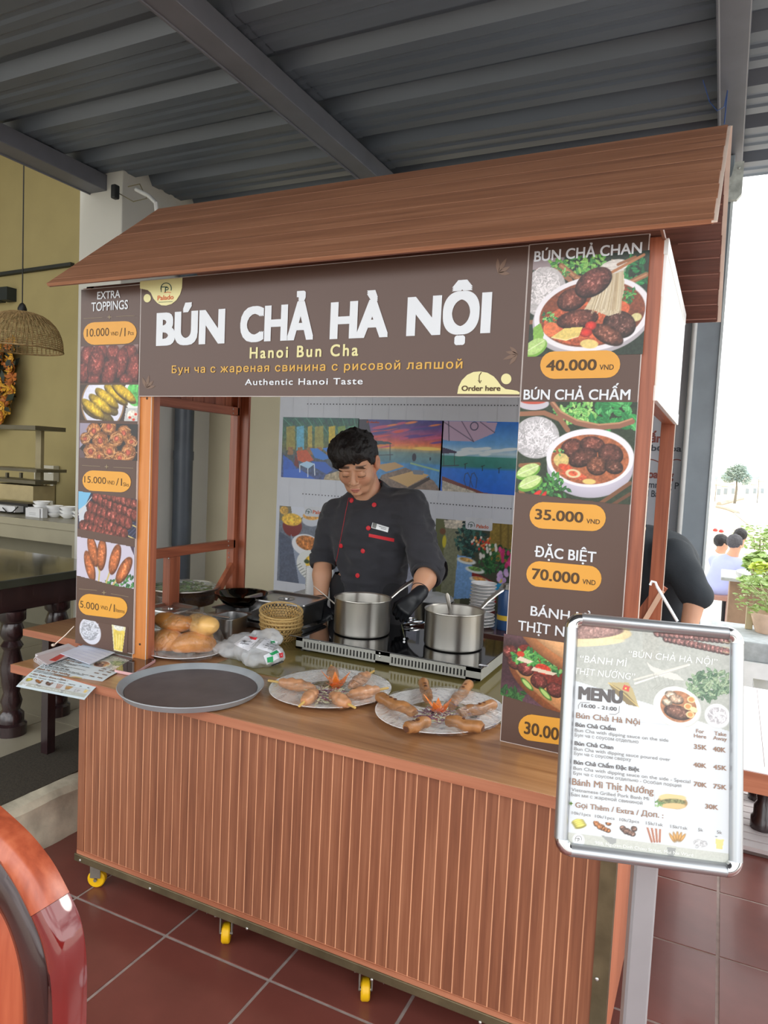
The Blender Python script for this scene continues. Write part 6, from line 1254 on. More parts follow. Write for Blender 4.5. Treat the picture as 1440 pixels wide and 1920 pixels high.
f = Field((q[0]-.12, 3.28, zt+.08), (q[0]+.18, 3.56, zt+.2), .007); f.ell((q[0]+.03, 3.42, zt+.11), (.105, .105, .035), .02); f.noise(.03, .006, 8); f.plane((0, 0, zt+.1035), (0, 0, -1), .002)
o_, _, _ = skin_obj('cling_film', f, film('bag_plastic2', base=.06, gloss=.15, milky=.3, wscale=22), loc=(q[0]+.03, 3.42, zt+.1)); tag(o_, 'crumpled plastic wrap over the covered steel pot', 'cling film')

# ================================================================ indoor corner on the left
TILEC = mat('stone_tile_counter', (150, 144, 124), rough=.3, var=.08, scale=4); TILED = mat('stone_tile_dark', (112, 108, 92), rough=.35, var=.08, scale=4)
t = thing('tiled_counter', 'stone-tiled serving counter with a recessed front beside the white column', 'counter', (-4.8, 3.7, .19))
mb = MB(); mb.box(-6.4, 3.40, .98, -3.73, 4.1, 1.03); mb.build('counter_top', TILEC, t, bevel=.002)
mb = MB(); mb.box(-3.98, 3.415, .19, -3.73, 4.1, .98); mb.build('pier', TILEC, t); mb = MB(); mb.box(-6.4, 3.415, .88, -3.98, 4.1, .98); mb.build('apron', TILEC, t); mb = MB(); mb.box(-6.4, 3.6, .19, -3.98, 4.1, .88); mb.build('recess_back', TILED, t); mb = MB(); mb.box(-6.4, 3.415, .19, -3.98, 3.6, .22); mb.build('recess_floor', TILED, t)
DKW2 = wood('dark_turned_wood', (30, 18, 20), (44, 28, 30), (60, 40, 40), 'z', rough=.22, coat=.5)
def turned_leg(mb, x, y, z0, z1, r=.045):
    h = z1-z0; prof = [(r*1.35, 0), (r*1.35, .05), (r*1.1, .06), (r*1.1, .1), (r*.75, .12), (r*.95, .16), (r*.7, .2), (r*.85, h*.4), (r*1.05, h*.55), (r*.7, h*.68), (r*1.0, h*.72), (r*.7, h*.76), (r*1.15, h*.82), (r*.85, h*.9), (r*1.2, h*.93), (r*1.2, h)]
    mb.lathe(prof, c=(x, y, z0), seg=20, capb=True, capt=True)
t = thing('dark_table', 'heavy dark table with turned legs on the raised floor at the left', 'table', (-3.4, 2.4, .19))
mb = MB(); mb.box(-4.3, 1.55, .9, -2.86, 2.75, .94); mb.build('table_top', mat('dark_table_glass', (60, 62, 52), rough=.12, coat=.4), t, bevel=.004)
mb = MB(); mb.box(-4.25, 1.6, .78, -2.9, 2.7, .9); mb.build('apron', DKW2, t, bevel=.004)
for x, y in ((-2.935, 2.19), (-2.975, 2.47), (-4.15, 1.7), (-4.15, 2.62)):
    mb = MB(); turned_leg(mb, x, y, .19, .78, .05); mb.build('leg', DKW2, t, smooth=True, ang=50)
t = thing('side_table', 'low wooden board table with an orange edge left of the stall counter', 'table', (-2.5, 2.3, .19))
mb = MB(); mb.box(-2.675, 2.05, .728, -2.275, 2.7, .757); mb.build('table_top', COUNTW, t); mb = MB(); mb.box(-2.675, 2.047, .728, -2.275, 2.05, .756); mb.build('edge', COUNTE, t)
for x, y in ((-2.6, 2.12), (-2.6, 2.62), (-2.36, 2.62), (-2.36, 2.12)):
    mb = MB(); mb.box(x-.02, y-.02, .19 if x < -2.345 else 0, x+.02, y+.02, .728); mb.build('leg', DKW2, t)
mb = MB(); p = at(128, 1160, 'z', .76); mb.lathe([(0, 0), (.03, 0), (.045, .008), (.043, .009), (.03, .003), (0, .003)], c=(-2.42, 2.42, .7575), seg=24); tag(mb.build('small_dish', mat('dark_dish', (86, 58, 42), rough=.4), loc=(-2.42, 2.42, .757), smooth=True), 'small dark dish on the orange-edged side table', 'dish')
# woven lamp
lc = at(41, 655, 'y', 3.35); lz = lc[2]-.0; lr = .262; lh = .255; RAT = mat('rattan', (150, 124, 84), rough=.7, var=.3, scale=40)
t = thing('pendant_lamp', 'woven rattan dome lamp hanging on a thin black cord', 'lamp', (lc[0], 3.35, lz))
def LP(th, s_): r_ = lr*math.sin(s_*PI/2)**.8; return Vector((lc[0]+r_*math.cos(th), 3.35+r_*math.sin(th), lz+lh*(math.cos(s_*PI/2)**.9)))
mb = MB()
for k_ in range(100): 
    th = 2*PI*k_/100; mb.tube([LP(th+(.03 if k_ % 2 else -.03)*math.sin(s_*9), s_) for s_ in np.linspace(.06, 1, 9)], .0022, 4)
for s_ in np.linspace(.1, .97, 30):
    mb.tube([LP(2*PI*i/48, s_) for i in range(48)], .0016 if s_ < .8 else .0022, 4, closed=True)
mb.build('woven_shade', RAT, t)['kind'] = 'stuff'
mb = MB(); mb.tube([LP(2*PI*i/60, 1) for i in range(60)], .006, 8, closed=True); mb.tube([LP(2*PI*i/60, .82) for i in range(60)], .003, 6, closed=True); mb.build('rim', RAT, t, smooth=True)
mb = MB(); mb.lathe([(0, .0), (.028, .0), (.03, .03), (.018, .06), (.006, .07), (0, .07)], c=(lc[0], 3.35, lz+lh-.01), seg=20); mb.build('socket_cap', BLK, t, smooth=True)
mb = MB(); mb.tube([(lc[0], 3.35, lz+lh+.05), (lc[0], 3.35, 4.7)], .004, 8); mb.build('cord', BLK, t)
# cable line and small fittings on the wall
mb = MB(); a, b = at(-20, 518, 'y', 4.585), at(137, 496, 'y', 4.585); mb.bar(a, b, .03, .055, (0, 1, 0)); tag(mb.build('wall_rail', mat('dark_rail', (46, 48, 46), rough=.6), loc=a), 'dark rail running level across the olive wall', 'rail')
mb = MB(); a = at(19, 553, 'y', 4.57); mb.box(a[0]-.06, 4.5, a[2]-.06, a[0]+.05, 4.6, a[2]+.06); mb.box(a[0]-.2, 4.5, a[2]-.06, a[0]-.1, 4.6, a[2]+.05); tag(mb.build('speaker', mat('dark_device', (40, 46, 46), rough=.6), loc=(a[0]-.06, 4.55, a[2])), 'dark wall-mounted speaker pair above the rattan lamp', 'speaker')
# flower garland
FLY = mat('yellow_petal', (214, 160, 50), rough=.6, var=.35, scale=50); FLO = mat('orange_petal', (186, 110, 50), rough=.6, var=.3, scale=50); LFD = mat('dark_leaf', (48, 56, 44), rough=.6, var=.3, scale=30)
t = thing('flower_garland', 'hanging garland of yellow and orange flowers on the olive wall', 'garland', at(10, 800, 'y', 4.5))
mbf = MB(); mbl = MB()
for k_ in range(300):
    v = RNG.uniform(640, 800); hw = 32 if v < 730 else 32-(v-730)*.42; u = RNG.uniform(-30, hw); c_ = Vector(at(u, v, 'y', 4.5+RNG.uniform(-.06, .05))); s_ = RNG.uniform(.035, .055); M = Matrix.Rotation(RNG.uniform(0, 6.28), 3, 'Y') @ Matrix.Rotation(RNG.uniform(-.7, .7), 3, 'X')
    if k_ % 3 == 0: mbl.add([c_+M @ Vector(q)*s_*1.5 for q in ((-1, .02, 0), (0, .02, .4), (1, .02, 0), (0, .02, -.4))], [(0, 1, 2, 3)])
    else:
        mbf.cur = k_ % 2
        for j in range(5):
            a = 2*PI*j/5; mbf.add([c_, c_+M @ Vector((math.cos(a-.5), -.3, math.sin(a-.5)))*s_*.8, c_+M @ Vector((math.cos(a), -.5, math.sin(a)))*s_*1.15, c_+M @ Vector((math.cos(a+.5), -.3, math.sin(a+.5)))*s_*.8], [(0, 1, 2, 3)])
mbf.build('flowers', [FLY, FLO], t)['kind'] = 'stuff'; mbl.build('leaves', LFD, t)['kind'] = 'stuff'
# steel shelf on the wall above the counter
t = thing('steel_shelf', 'two-tier steel shelf frame over the tiled counter', 'shelf', at(30, 940, 'y', 4.1)); 
def bx(t, name, u0, v0, u1, v1, y, d, m):
    a, b = at(u0, v0, 'y', y), at(u1, v1, 'y', y); return MB().box(min(a[0], b[0]), y, min(a[2], b[2]), max(a[0], b[0]), y+d, max(a[2], b[2])).build(name, m, t)
STSH = mat('shelf_steel', (120, 116, 104), rough=.35, metal=.7)
bx(t, 'upper_rail', -40, 795, 66, 806, 3.75, .28, STSH); bx(t, 'lower_rail', -40, 873, 68, 886, 3.75, .28, STSH); bx(t, 'upright', 67, 800, 75, 975, 3.95, .03, mat('shelf_post', (160, 148, 116), rough=.5)); bx(t, 'upright', -60, 800, -52, 975, 3.8, .03, STSH)
for u in (12, 38): bx(t, 'hook', u-2, 886, u+1, 896, 3.78, .02, STSH)
bx(t, 'lamp_bar', 6, 894, 42, 897, 3.78, .04, BLK); bx(t, 'glass_panel', -40, 900, 66, 902, 3.78, .2, STSH)
t = thing('switch_box', 'white wall socket box above the bowls', 'socket', at(88, 900, 'y', 4.55)); bx(t, 'cover', 76, 872, 100, 904, 4.53, .06, mat('white_plastic', (206, 202, 188), rough=.4)); bx(t, 'socket', 64, 885, 76, 902, 4.54, .05, MATS['white_plastic']); bx(t, 'duct', 80, 904, 82, 950, 4.57, .02, MATS['white_plastic']); bx(t, 'duct', 94, 904, 99, 950, 4.57, .02, MATS['white_plastic'])
bx(t, 'switch', 90, 880, 97, 888, 4.525, .005, MATS['white_ceramic'])
for k_, (u, n, lab) in enumerate(((78, 3, 'left'), (98, 2, 'middle'), (119, 2, 'right'), (139, 1, 'far right'))):
    for j in range(n+1):
        p = at(u, 975, 'y', 3.62); mb = MB(); mb.lathe([(0, 0), (.03, 0), (.055, .02), (.062, .034), (.059, .034), (.05, .02), (.028, .004), (0, .004)], c=(p[0], 3.62+.02*k_, 1.031+.026*j), seg=24)
        tag(mb.build('bowl', CERA, loc=(p[0], 3.62+.02*k_, 1.03+.026*j), smooth=True), '%s white bowl of the %s stack on the tiled counter' % ('only' if n == 0 else 'bottom' if j == 0 else 'topmost' if j == n else 'second' if j == 1 else 'third', lab), 'bowl', 'white bowls on the tiled counter, %s stack' % lab)
t = thing('card_holder', 'small white card holder beside the bowls on the tiled counter', 'card holder', (at(62, 965, 'y', 3.55)[0], 3.55, 1.03)); a = at(48, 947, 'y', 3.52); b = at(74, 964, 'y', 3.52); mb = MB(); mb.box(a[0], 3.52, 1.0305, b[0], 3.524, 1.095); mb.build('card', mat('card_white', (206, 206, 208), rough=.5), t); mb = MB(); mb.box(a[0]+.01, 3.53, 1.0305, b[0]+.02, 3.57, 1.1); mb.build('card_stack', MATS['card_white'], t)
mb = MB()
for k_ in range(2): mb.box(a[0]+.04, 3.5192, 1.06-.012*k_, b[0]-.04, 3.5198, 1.063-.012*k_)
mb.build('printed_line', mat('card_grey', (150, 150, 156), rough=.6), t)
t = thing('black_printer', 'black device with a cable on the tiled counter at the left edge', 'device', (at(25, 965, 'y', 3.6)[0], 3.6, 1.03)); bx(t, 'body', -20, 938, 52, 963, 3.62, .14, mat('black_device', (36, 34, 34), rough=.4)); bx(t, 'paper_tray', -20, 945, 28, 961, 3.55, .07, MATS['card_white'])
mb = MB(); mb.tube([at(5, 952, 'y', 3.54), at(15, 962, 'y', 3.52), at(24, 960, 'y', 3.52), at(34, 950, 'y', 3.56)], .004, 6); mb.build('cable', BLK, t, smooth=True)
bx(t, 'cardboard_box', -20, 905, 62, 940, 3.8, .2, mat('cream_box', (176, 160, 120), rough=.7))

# ================================================================ foreground chair, lower left
t = thing('wooden_armchair', 'glossy reddish brown wooden chair back with a curved rail in the lower left corner', 'chair', (-1.1, .7, 0))
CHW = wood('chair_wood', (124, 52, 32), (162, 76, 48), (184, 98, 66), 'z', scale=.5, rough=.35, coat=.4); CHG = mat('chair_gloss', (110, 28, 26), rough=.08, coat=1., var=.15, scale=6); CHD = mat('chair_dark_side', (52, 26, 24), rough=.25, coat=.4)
yc = .80
def cpath(lst, y): return [Vector(at(u, v, 'y', y)) for u, v in lst]
def ribbon(L_, R_, y, d, m, name, sm_=True):
    a, b = cpath(L_, y), cpath(R_, y); n = len(a); mb = MB(); vs = []
    for p, q in zip(a, b):
        bul = (q-p)*.5+p; vs += [p+Vector((0, .012, 0)), p.lerp(q, .15)+Vector((0, .002, 0)), bul+Vector((0, -.006, 0)), p.lerp(q, .85)+Vector((0, .002, 0)), q+Vector((0, .012, 0)), q+Vector((0, d, 0)), p+Vector((0, d, 0))]
    fs = [(i*7+j, i*7+(j+1) % 7, (i+1)*7+(j+1) % 7, (i+1)*7+j) for i in range(n-1) for j in range(7)]+[tuple(range(7)), tuple((n-1)*7+j for j in range(7))]
    mb.add(vs, fs); return mb.build(name, m, t, smooth=True, ang=50, fix=True)
def smooth_path(P_, n=20):
    out = []
    for i in range(len(P_)-1):
        p0, p1, p2, p3 = P_[max(i-1, 0)], P_[i], P_[i+1], P_[min(i+2, len(P_)-1)]
        for k_ in range(6):
            s_ = k_/6; out.append(tuple(.5*((2*p1[j])+(-p0[j]+p2[j])*s_+(2*p0[j]-5*p1[j]+4*p2[j]-p3[j])*s_*s_+(-p0[j]+3*p1[j]-3*p2[j]+p3[j])*s_**3) for j in (0, 1)))
    return out+[P_[-1]]
ribbon(smooth_path([(-60, 1560), (-10, 1618), (25, 1672), (50, 1723)]), smooth_path([(-50, 1530), (8, 1585), (52, 1642), (84, 1702)]), yc, .05, CHW, 'upper_rail')
ribbon(smooth_path([(50, 1724), (68, 1770), (82, 1830), (90, 1900), (92, 1990)]), smooth_path([(84, 1703), (104, 1750), (114, 1800), (118, 1870), (116, 1990)]), yc, .05, CHG, 'curved_post')
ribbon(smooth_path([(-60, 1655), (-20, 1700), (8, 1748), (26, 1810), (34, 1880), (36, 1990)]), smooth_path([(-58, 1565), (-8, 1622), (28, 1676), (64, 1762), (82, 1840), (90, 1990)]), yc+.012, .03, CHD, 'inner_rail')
ribbon(smooth_path([(-160, 1700), (-160, 1760), (-160, 1800), (-160, 1850), (-160, 1900), (-160, 1990)]), smooth_path([(-58, 1660), (-20, 1705), (6, 1752), (22, 1812), (30, 1882), (32, 1990)]), yc+.03, .02, CHW, 'back_panel')
pb = at(100, 1990, 'y', yc)
for x, y in ((pb[0]-.005, .83), (pb[0]-.5, .83), (pb[0]-.005, .4), (pb[0]-.5, .4)): mb = MB(); mb.box(x-.022, y-.022, 0, x+.022, y+.022, .62 if y > .8 else .45); mb.build('leg', CHD, t, bevel=.004)
mb = MB(); mb.box(pb[0]-.52, .38, .42, pb[0]+.02, .84, .46); mb.build('seat', CHW, t, bevel=.01)

# ================================================================ people
SKINM = vcol('skin', rough=.45, sub=.12, spec=.4); CLOTH = mat('black_chef_cloth', (48, 48, 54), rough=.85, var=.12, scale=14, bump=.25, bscale=400, sheen=.15); GLOVE = mat('black_nitrile', (30, 32, 36), rough=.42, var=.08); TROU = mat('black_trousers', (26, 26, 30), rough=.8)
HAIRM = mat('black_hair', (30, 26, 26), rough=.5, var=.3, scale=40, bump=.9, bscale=260, stretch=(1, 1, .25)); REDM = mat('red_trim', (206, 44, 54), rough=.45, var=.05)
def basis(fwd, pos, s=1., roll=0.):
    """frame whose X is the person's right, Y forward, Z up"""
    y = Vector(fwd).normalized(); z = Vector((0, 0, 1)); x = y.cross(z).normalized(); z = x.cross(y); M = Matrix((x, y, z)).transposed()
    M = M @ Matrix.Rotation(roll, 3, 'Y'); M = M.to_4x4()*s; M[3][3] = 1; M.translation = Vector(pos); return M
def head_field(HM, s, neck, h):
    c = Vector(HM.translation); r = .17*s; lo = np.array(c)-r*1.05; hi = np.array(c)+r*1.05; nk = np.array(neck); lo = np.minimum(lo, nk-.09); hi = np.maximum(hi, nk+.09)
    f = Field(lo, hi, h)
    def ell(cc, rr, k=.012, sub=False, R=None):
        P = f.local(HM)-np.array(cc, float)
        if R is not None: P = P@np.array(R)
        rr = np.array(rr, float); k0 = np.linalg.norm(P/rr, axis=-1); k1 = np.linalg.norm(P/(rr*rr), axis=-1)+1e-9; f.mix(k0*(k0-1)/k1*s, k*s, sub)
    def cone(a, b, ra, rb, k=.01, sub=False):
        P = f.local(HM); a = np.array(a, float); b = np.array(b, float); q = b-a; t_ = np.clip(((P-a)@q)/(q@q), 0, 1); f.mix((np.linalg.norm(P-a-t_[..., None]*q, axis=-1)-(ra+(rb-ra)*t_))*s, k*s, sub)
    ell((0, -.012, .035), (.075, .094, .086)); ell((0, .026, -.02), (.064, .066, .085), .02); ell((0, .05, -.085), (.036, .034, .026), .025)
    for q in (-1, 1): ell((q*.04, .05, -.03), (.028, .03, .03), .02); cone((q*.062, -.005, -.03), (q*.03, .05, -.09), .018, .016, .02)
    for q in (-1, 1): ell((q*.032, .098, .004), (.019, .014, .011), .01, True)
    for q in (-1, 1): ell((q*.031, .077, .0), (.0175, .0165, .0145), .003); ell((q*.032, .084, .024), (.026, .010, .006), .01); ell((q*.031, .084, -.013), (.016, .008, .004), .006)
    cone((0, .087, .012), (0, .109, -.024), .007, .0115, .008); ell((0, .108, -.028), (.0125, .012, .010), .006)
    for q in (-1, 1): ell((q*.0135, .099, -.032), (.0085, .010, .0075), .004); ell((q*.007, .105, -.0395), (.0035, .005, .0025), .002, True)
    ell((0, .088, -.055), (.02, .012, .012), .012)
    ell((0, .0935, -.0635), (.022, .0105, .0048), .003); ell((0, .0915, -.0735), (.018, .0105, .006), .003); cone((-.022, .101, -.0685), (.022, .101, -.0685), .0016, .0016, .0012, True); ell((0, .083, -.093), (.02, .012, .011), .012)
    for q in (-1, 1):
        a = q*.25; R = [[math.cos(a), -math.sin(a), 0], [math.sin(a), math.cos(a), 0], [0, 0, 1]]
        ell((q*.082, -.004, .0), (.0095, .021, .034), .003, R=R); ell((q*.0895, .002, .002), (.006, .011, .019), .003, True, R=R); ell((q*.079, .0, -.026), (.006, .008, .008), .004)
    f.cone(HM @ Vector((0, -.03, -.05)), nk, .056*s, .066*s, .02*s); return f
def head_color(HM, base):
    Mi = np.array(HM.inverted())
    def fn(V):
        P = V@Mi[:3, :3].T+Mi[:3, 3]; C_ = np.ones((len(V), 3))*np.array(lin(base)); x, y, z = np.abs(P[:, 0]), P[:, 1], P[:, 2]
        fr = y > .055
        def tint(m, c, a): C_[m] = C_[m]*(1-a[m][:, None] if hasattr(a, 'shape') else 1-a)+np.array(lin(c))*(a[m][:, None] if hasattr(a, 'shape') else a)
        tint(fr & (((x/.021)**2+((z+.0685)/.0105)**2) < 1), (178, 104, 96), .75); tint(fr & (((x-.04)/.02)**2+((z+.03)/.02)**2 < 1), (206, 140, 116), .35)
        bz = np.abs(z-(.0335-.09*(x-.013)-2.2*(x-.028)**2))/(.0048*(1.15-(x-.013)/.05).clip(.2)); tint(fr & (x > .009) & (x < .054), (44, 32, 28), (.85*np.clip(1.5-bz*1.1, 0, 1)*np.clip((x-.009)/.006, 0, 1)*np.clip((.054-x)/.006, 0, 1)))
        lash = fr & (x > .016) & (x < .047) & (np.abs(z-(-.0075-.10*(x-.031)**2*30)) < .0022) & (y > .07); tint(lash, (40, 28, 26), .8)
        ear = (x > .068) & (y < .03); tint(ear, (206, 132, 108), .4); tint(fr & (np.abs(z+.0685) < .0016) & (x < .02), (110, 60, 56), .7)
        return C_
    return fn
def join_np(parts):
    Vs, Fs, Cs = [], [], []; o = 0
    for V, F, c_ in parts: Vs.append(V); Fs.append(F+o); Cs.append(c_); o += len(V)
    return np.concatenate(Vs), np.concatenate(Fs), np.concatenate(Cs)
def relax(V, F, n=1):
    e = np.concatenate([F[:, [i, (i+1) % 4]] for i in range(4)])
    for _ in range(n):
        s_ = np.zeros_like(V); c_ = np.zeros(len(V)); np.add.at(s_, e[:, 0], V[e[:, 1]]); np.add.at(c_, e[:, 0], 1); np.add.at(s_, e[:, 1], V[e[:, 0]]); np.add.at(c_, e[:, 1], 1); V = V*.5+.5*s_/np.maximum(c_, 1)[:, None]
    return V
def hand_field(M, side, curl, h=.0032, s=1.08, th=.0):
    """M: wrist frame, Y along the hand, Z out of the back of the hand, X towards the thumb when side=1"""
    c = M @ Vector((0, .07, -.02)); f = Field(np.array(c)-.13*s, np.array(c)+.13*s, h); sd = side
    def W(p): return np.array(M @ Vector(p))
    f.cone(W((0, -.03, 0)), W((0, .01, 0)), .028*s, .027*s, .01); 
    for i, bx_ in enumerate((.030, .011, -.009, -.027)): f.cone(W((bx_*.55*sd, .01, 0)), W((bx_*sd, .085-.004*abs(i-1.2), .004-.002*i)), .0165*s, .0125*s, .012)
    for i, (bx_, ln) in enumerate(((.031, .074), (.011, .082), (-.010, .077), (-.029, .06))):
        p = Vector((bx_*sd, .087-.004*abs(i-1.2), .002-.002*i)); a = curl[0]*(1+.06*i)
        for j, (fr, w) in enumerate(((.46, .0098), (.30, .0090), (.24, .0080))):
            q = p+Vector((bx_*.03*sd, math.cos(a), -math.sin(a)))*ln*fr; f.cone(W(p), W(q), w*s, (w-.0007)*s, .003); p = q; a += curl[1]
    p0, p1, p2, p3 = Vector((.02*sd, .02, -.006)), Vector((.042*sd, .05, -.018)), Vector((.05*sd, .078, -.034+th)), Vector((.044*sd, .098, -.05+th))
    f.cone(W(p0), W(p1), .0165*s, .0125*s, .008); f.cone(W(p1), W(p2), .0125*s, .0108*s, .004); f.cone(W(p2), W(p3), .0108*s, .0092*s, .003); return f
def axes(y, zhint, pos):
    y = Vector(y).normalized(); z = Vector(zhint); z = (z-y*z.dot(y)).normalized(); x = y.cross(z); M = Matrix((x, y, z)).transposed().to_4x4(); M.translation = Vector(pos); return M

def px(u, v, y): return Vector(at(u, v, 'y', y))
# ---- the cook behind the counter
s = 1.1; HS = 1.13
Hc = px(670, 868, 2.87); yaw = math.radians(17); pt_ = math.radians(33)
fwd = Vector((math.sin(yaw)*math.cos(pt_), -math.cos(yaw)*math.cos(pt_), -math.sin(pt_))); HM = basis(fwd, Hc, HS, roll=math.radians(3))
Nk = px(697, 940, 2.99); SLf, SRt = px(635, 958, 3.02), px(768, 948, 2.99); ELf, ERt = px(606, 1046, 3.02), px(805, 1068, 2.95); WLf, WRt = px(600, 1140, 2.90), px(781, 1120, 2.80)
HIP = Vector((SLf+SRt)/2); HIP = Vector((HIP.x-.02, 3.04, .96)); CH = (SLf+SRt)/2+Vector((0, .0, -.10))
cook = thing('person', 'cook in a black chef jacket with red buttons looking down at the saucepans', 'person', (HIP.x, 3.05, 0))
base = (202, 152, 122)
hf = head_field(HM, HS, Nk+Vector((0, .01, -.03)), .0033); hV, hF = hf.skin(); hV = relax(hV, hF, 1); hC = head_color(HM, base)(hV)
def limb_field(lo, hi, h, segs):
    f = Field(lo, hi, h)
    for (a, b, ra, rb, k_) in segs: f.cone(a, b, ra, rb, k_)
    return f
legs = []
for sx in (-1, 1):
    hp = HIP+Vector((sx*.095, 0, -.02)); kn = Vector((HIP.x+sx*.11, 3.03, .50)); an = Vector((HIP.x+sx*.12, 3.07, .09)); legs.append((hp, kn, an))
segs = [(HIP+Vector((0, 0, .02)), CH, .12, .125, .05), (CH, Nk+Vector((0, .01, -.06)), .11, .06, .05), (CH+Vector((0, 0, .05)), SLf, .07, .055, .04), (CH+Vector((0, 0, .05)), SRt, .07, .055, .04),
        (SLf, ELf, .055, .045, .02), (SRt, ERt, .055, .046, .02), (ELf, WLf, .046, .031, .02), (ERt, WRt, .047, .032, .02)]
for hp, kn, an in legs: segs += [(hp, kn, .085, .058, .03), (kn, an, .055, .038, .02), (an, an+Vector((0, -.16, -.05)), .038, .032, .02)]
lo = (HIP.x-.36, 2.72, .0); hi = (HIP.x+.40, 3.3, 1.5)
bf = limb_field(lo, hi, .0115, segs); bV, bF = bf.skin(); bV = relax(bV, bF, 1)
# finer forearms over the coarse body keep a clean outline
fa = limb_field(tuple(np.minimum(ERt, WRt)-.08), tuple(np.maximum(ERt, WRt)+.08), .006, [(ERt, ERt.lerp(WRt, .35), .048, .047, .01), (ERt.lerp(WRt, .35), WRt, .047, .031, .02)]); aV, aF = fa.skin(); aV = relax(aV, aF, 1)
fb = limb_field(tuple(np.minimum(ELf, WLf)-.08), tuple(np.maximum(ELf, WLf)+.08), .006, [(ELf, ELf.lerp(WLf, .35), .046, .045, .01), (ELf.lerp(WLf, .35), WLf, .045, .030, .02)]); cV, cF = fb.skin(); cV = relax(cV, cF, 1)
flat_ = lambda V: np.ones((len(V), 3))*np.array(lin(base))
V, F, Cc = join_np([(hV, hF, hC), (bV, bF, flat_(bV)), (aV, aF, flat_(aV)), (cV, cF, flat_(cV))])
link('body', np_mesh('body', V, F, Cc), SKINM, cook)
# hair: cap with clipped hairline and raised tufts
f = Field(np.array(Hc)-.2, np.array(Hc)+.2, .0038)
def hell(cc, rr, k_=.01, sub=False):
    P = f.local(HM)-np.array(cc, float); rr = np.array(rr, float); k0 = np.linalg.norm(P/rr, axis=-1); k1 = np.linalg.norm(P/(rr*rr), axis=-1)+1e-9; f.mix(k0*(k0-1)/k1*HS, k_*HS, sub)
hell((0, -.02, .042), (.083, .100, .088)); hell((0, .03, .092), (.066, .062, .040), .03); hell((-.03, .055, .078), (.045, .04, .032), .02); hell((.02, .0, .118), (.04, .05, .03), .02); hell((0, -.06, -.01), (.072, .05, .06), .02); hell((.03, .02, .075), (.078, .078, .056), .03); hell((.045, -.01, .03), (.056, .085, .06), .02)
hell((0, .125, -.025), (.085, .075, .088), .006, True)
for q in (-1, 1): hell((q*.085, .035, -.035), (.03, .05, .05), .006, True); hell((q*.094, .0, -.012), (.024, .036, .046), .004, True)
hell((0, .02, -.13), (.12, .11, .085), .006, True)
f.noise(.03, .009, 21, (1, 1, 1)); f.noise(.009, .0042, 22, (.6, 2.4, 1.4)); hV2, hF2 = f.skin(); skin_obj('hair', (hV2, hF2), HAIRM, cook, smoothit=1)
# jacket
f = Field((HIP.x-.4, 2.74, .86), (HIP.x+.42, 3.26, 1.5), .0072)
fl = ((0, 1, 0), .66)
f.cone(HIP+Vector((-.0, 0, -.02)), CH+Vector((0, 0, .0)), .188, .200, .05, flat=fl); f.cone(CH, CH+Vector((0, 0, .08)), .198, .15, .05, flat=fl)
f.cone(SLf+Vector((.03, 0, -.012)), SRt+Vector((-.03, 0, -.012)), .078, .080, .06); f.cone(CH+Vector((0, 0, .1)), Nk+Vector((0, .015, -.03)), .10, .085, .05)
f.cone(SLf+Vector((0, 0, -.005)), ELf, .078, .070, .03); f.cone(SRt+Vector((0, 0, -.005)), ERt, .083, .076, .03)
cuL, cuR = ELf.lerp(WLf, .10), ERt.lerp(WRt, .14)
f.cone(ELf, cuL, .064, .062, .02); f.cone(ERt, cuR, .068, .064, .02)
f.noise(.055, .014, 31, (1, 1, 1.9)); f.noise(.028, .009, 32, (1.9, 1, .7))
ax_ = (Vector((Hc.x, Hc.y+.03, Hc.z))-Nk).normalized()
f.cone(Nk+Vector((0, .012, -.05)), Nk+ax_*.042+Vector((0.004, .016, 0)), .092, .079, .012); f.cone(Nk-ax_*.03, Nk+ax_*.12, .066, .072, .006, sub=True)
for e_, w_, k_ in ((ELf, WLf, .13), (ERt, WRt, .19)):
    d = (w_-e_).normalized(); c_ = e_.lerp(w_, k_); P = f.P-np.array(c_, float); along = P@np.array(d); rad = np.linalg.norm(P-along[..., None]*np.array(d), axis=-1); near = (rad < .13) & (along > -.02)
    f.d = np.where(near, np.maximum(f.d, along), f.d).astype(np.float32)
f.plane((0, 0, .88), (0, 0, -1), .004)
jk, jV, jF = skin_obj('jacket', f, CLOTH, cook, smoothit=2); jt = bvh(jV, jF)
for e_, w_, k_, r0 in ((ELf, WLf, .07, .066), (ERt, WRt, .12, .072)):
    c_ = e_.lerp(w_, k_); d = (w_-e_).normalized(); M = Matrix.Translation(c_) @ d.to_track_quat('Z', 'Y').to_matrix().to_4x4()
    mb = MB(); mb.lathe([(r0-.016, .024), (r0-.004, .027), (r0, .018), (r0+.002, -.03), (r0-.004, -.036), (r0-.014, -.034)], M=M, seg=36); mb.v = [tuple(Vector(p)+Vector((math.sin(p[2]*70)*.0025, math.sin(p[0]*80)*.002, 0))) for p in mb.v]; mb.build('rolled_cuff', CLOTH, cook, smooth=True)
def on_jacket(u, v, lift=.002):
    h_, n_ = shoot(jt, u, v)
    if h_ is None: return None, None
    n_ = n_ if n_.dot(Vector(CAM)-h_) > 0 else -n_; return h_+n_*lift, n_
for u, v in ((660, 939), (702, 947), (691, 990), (640, 1023), (681, 1033), (629, 1070), (671, 1079), (624, 1112)):
    p, n_ = on_jacket(u, v, .001)
    if p is None: continue
    n_ = (n_+Vector((.1, -.9, .1))).normalized(); M = Matrix.Translation(p) @ n_.to_track_quat('Z', 'Y').to_matrix().to_4x4(); mb = MB(); mb.lathe([(0, .004), (.006, .0038), (.0075, .0055), (.0105, .0045), (.0112, .001), (.009, -.003)], M=M, seg=20); mb.build('button', REDM, cook, smooth=True)
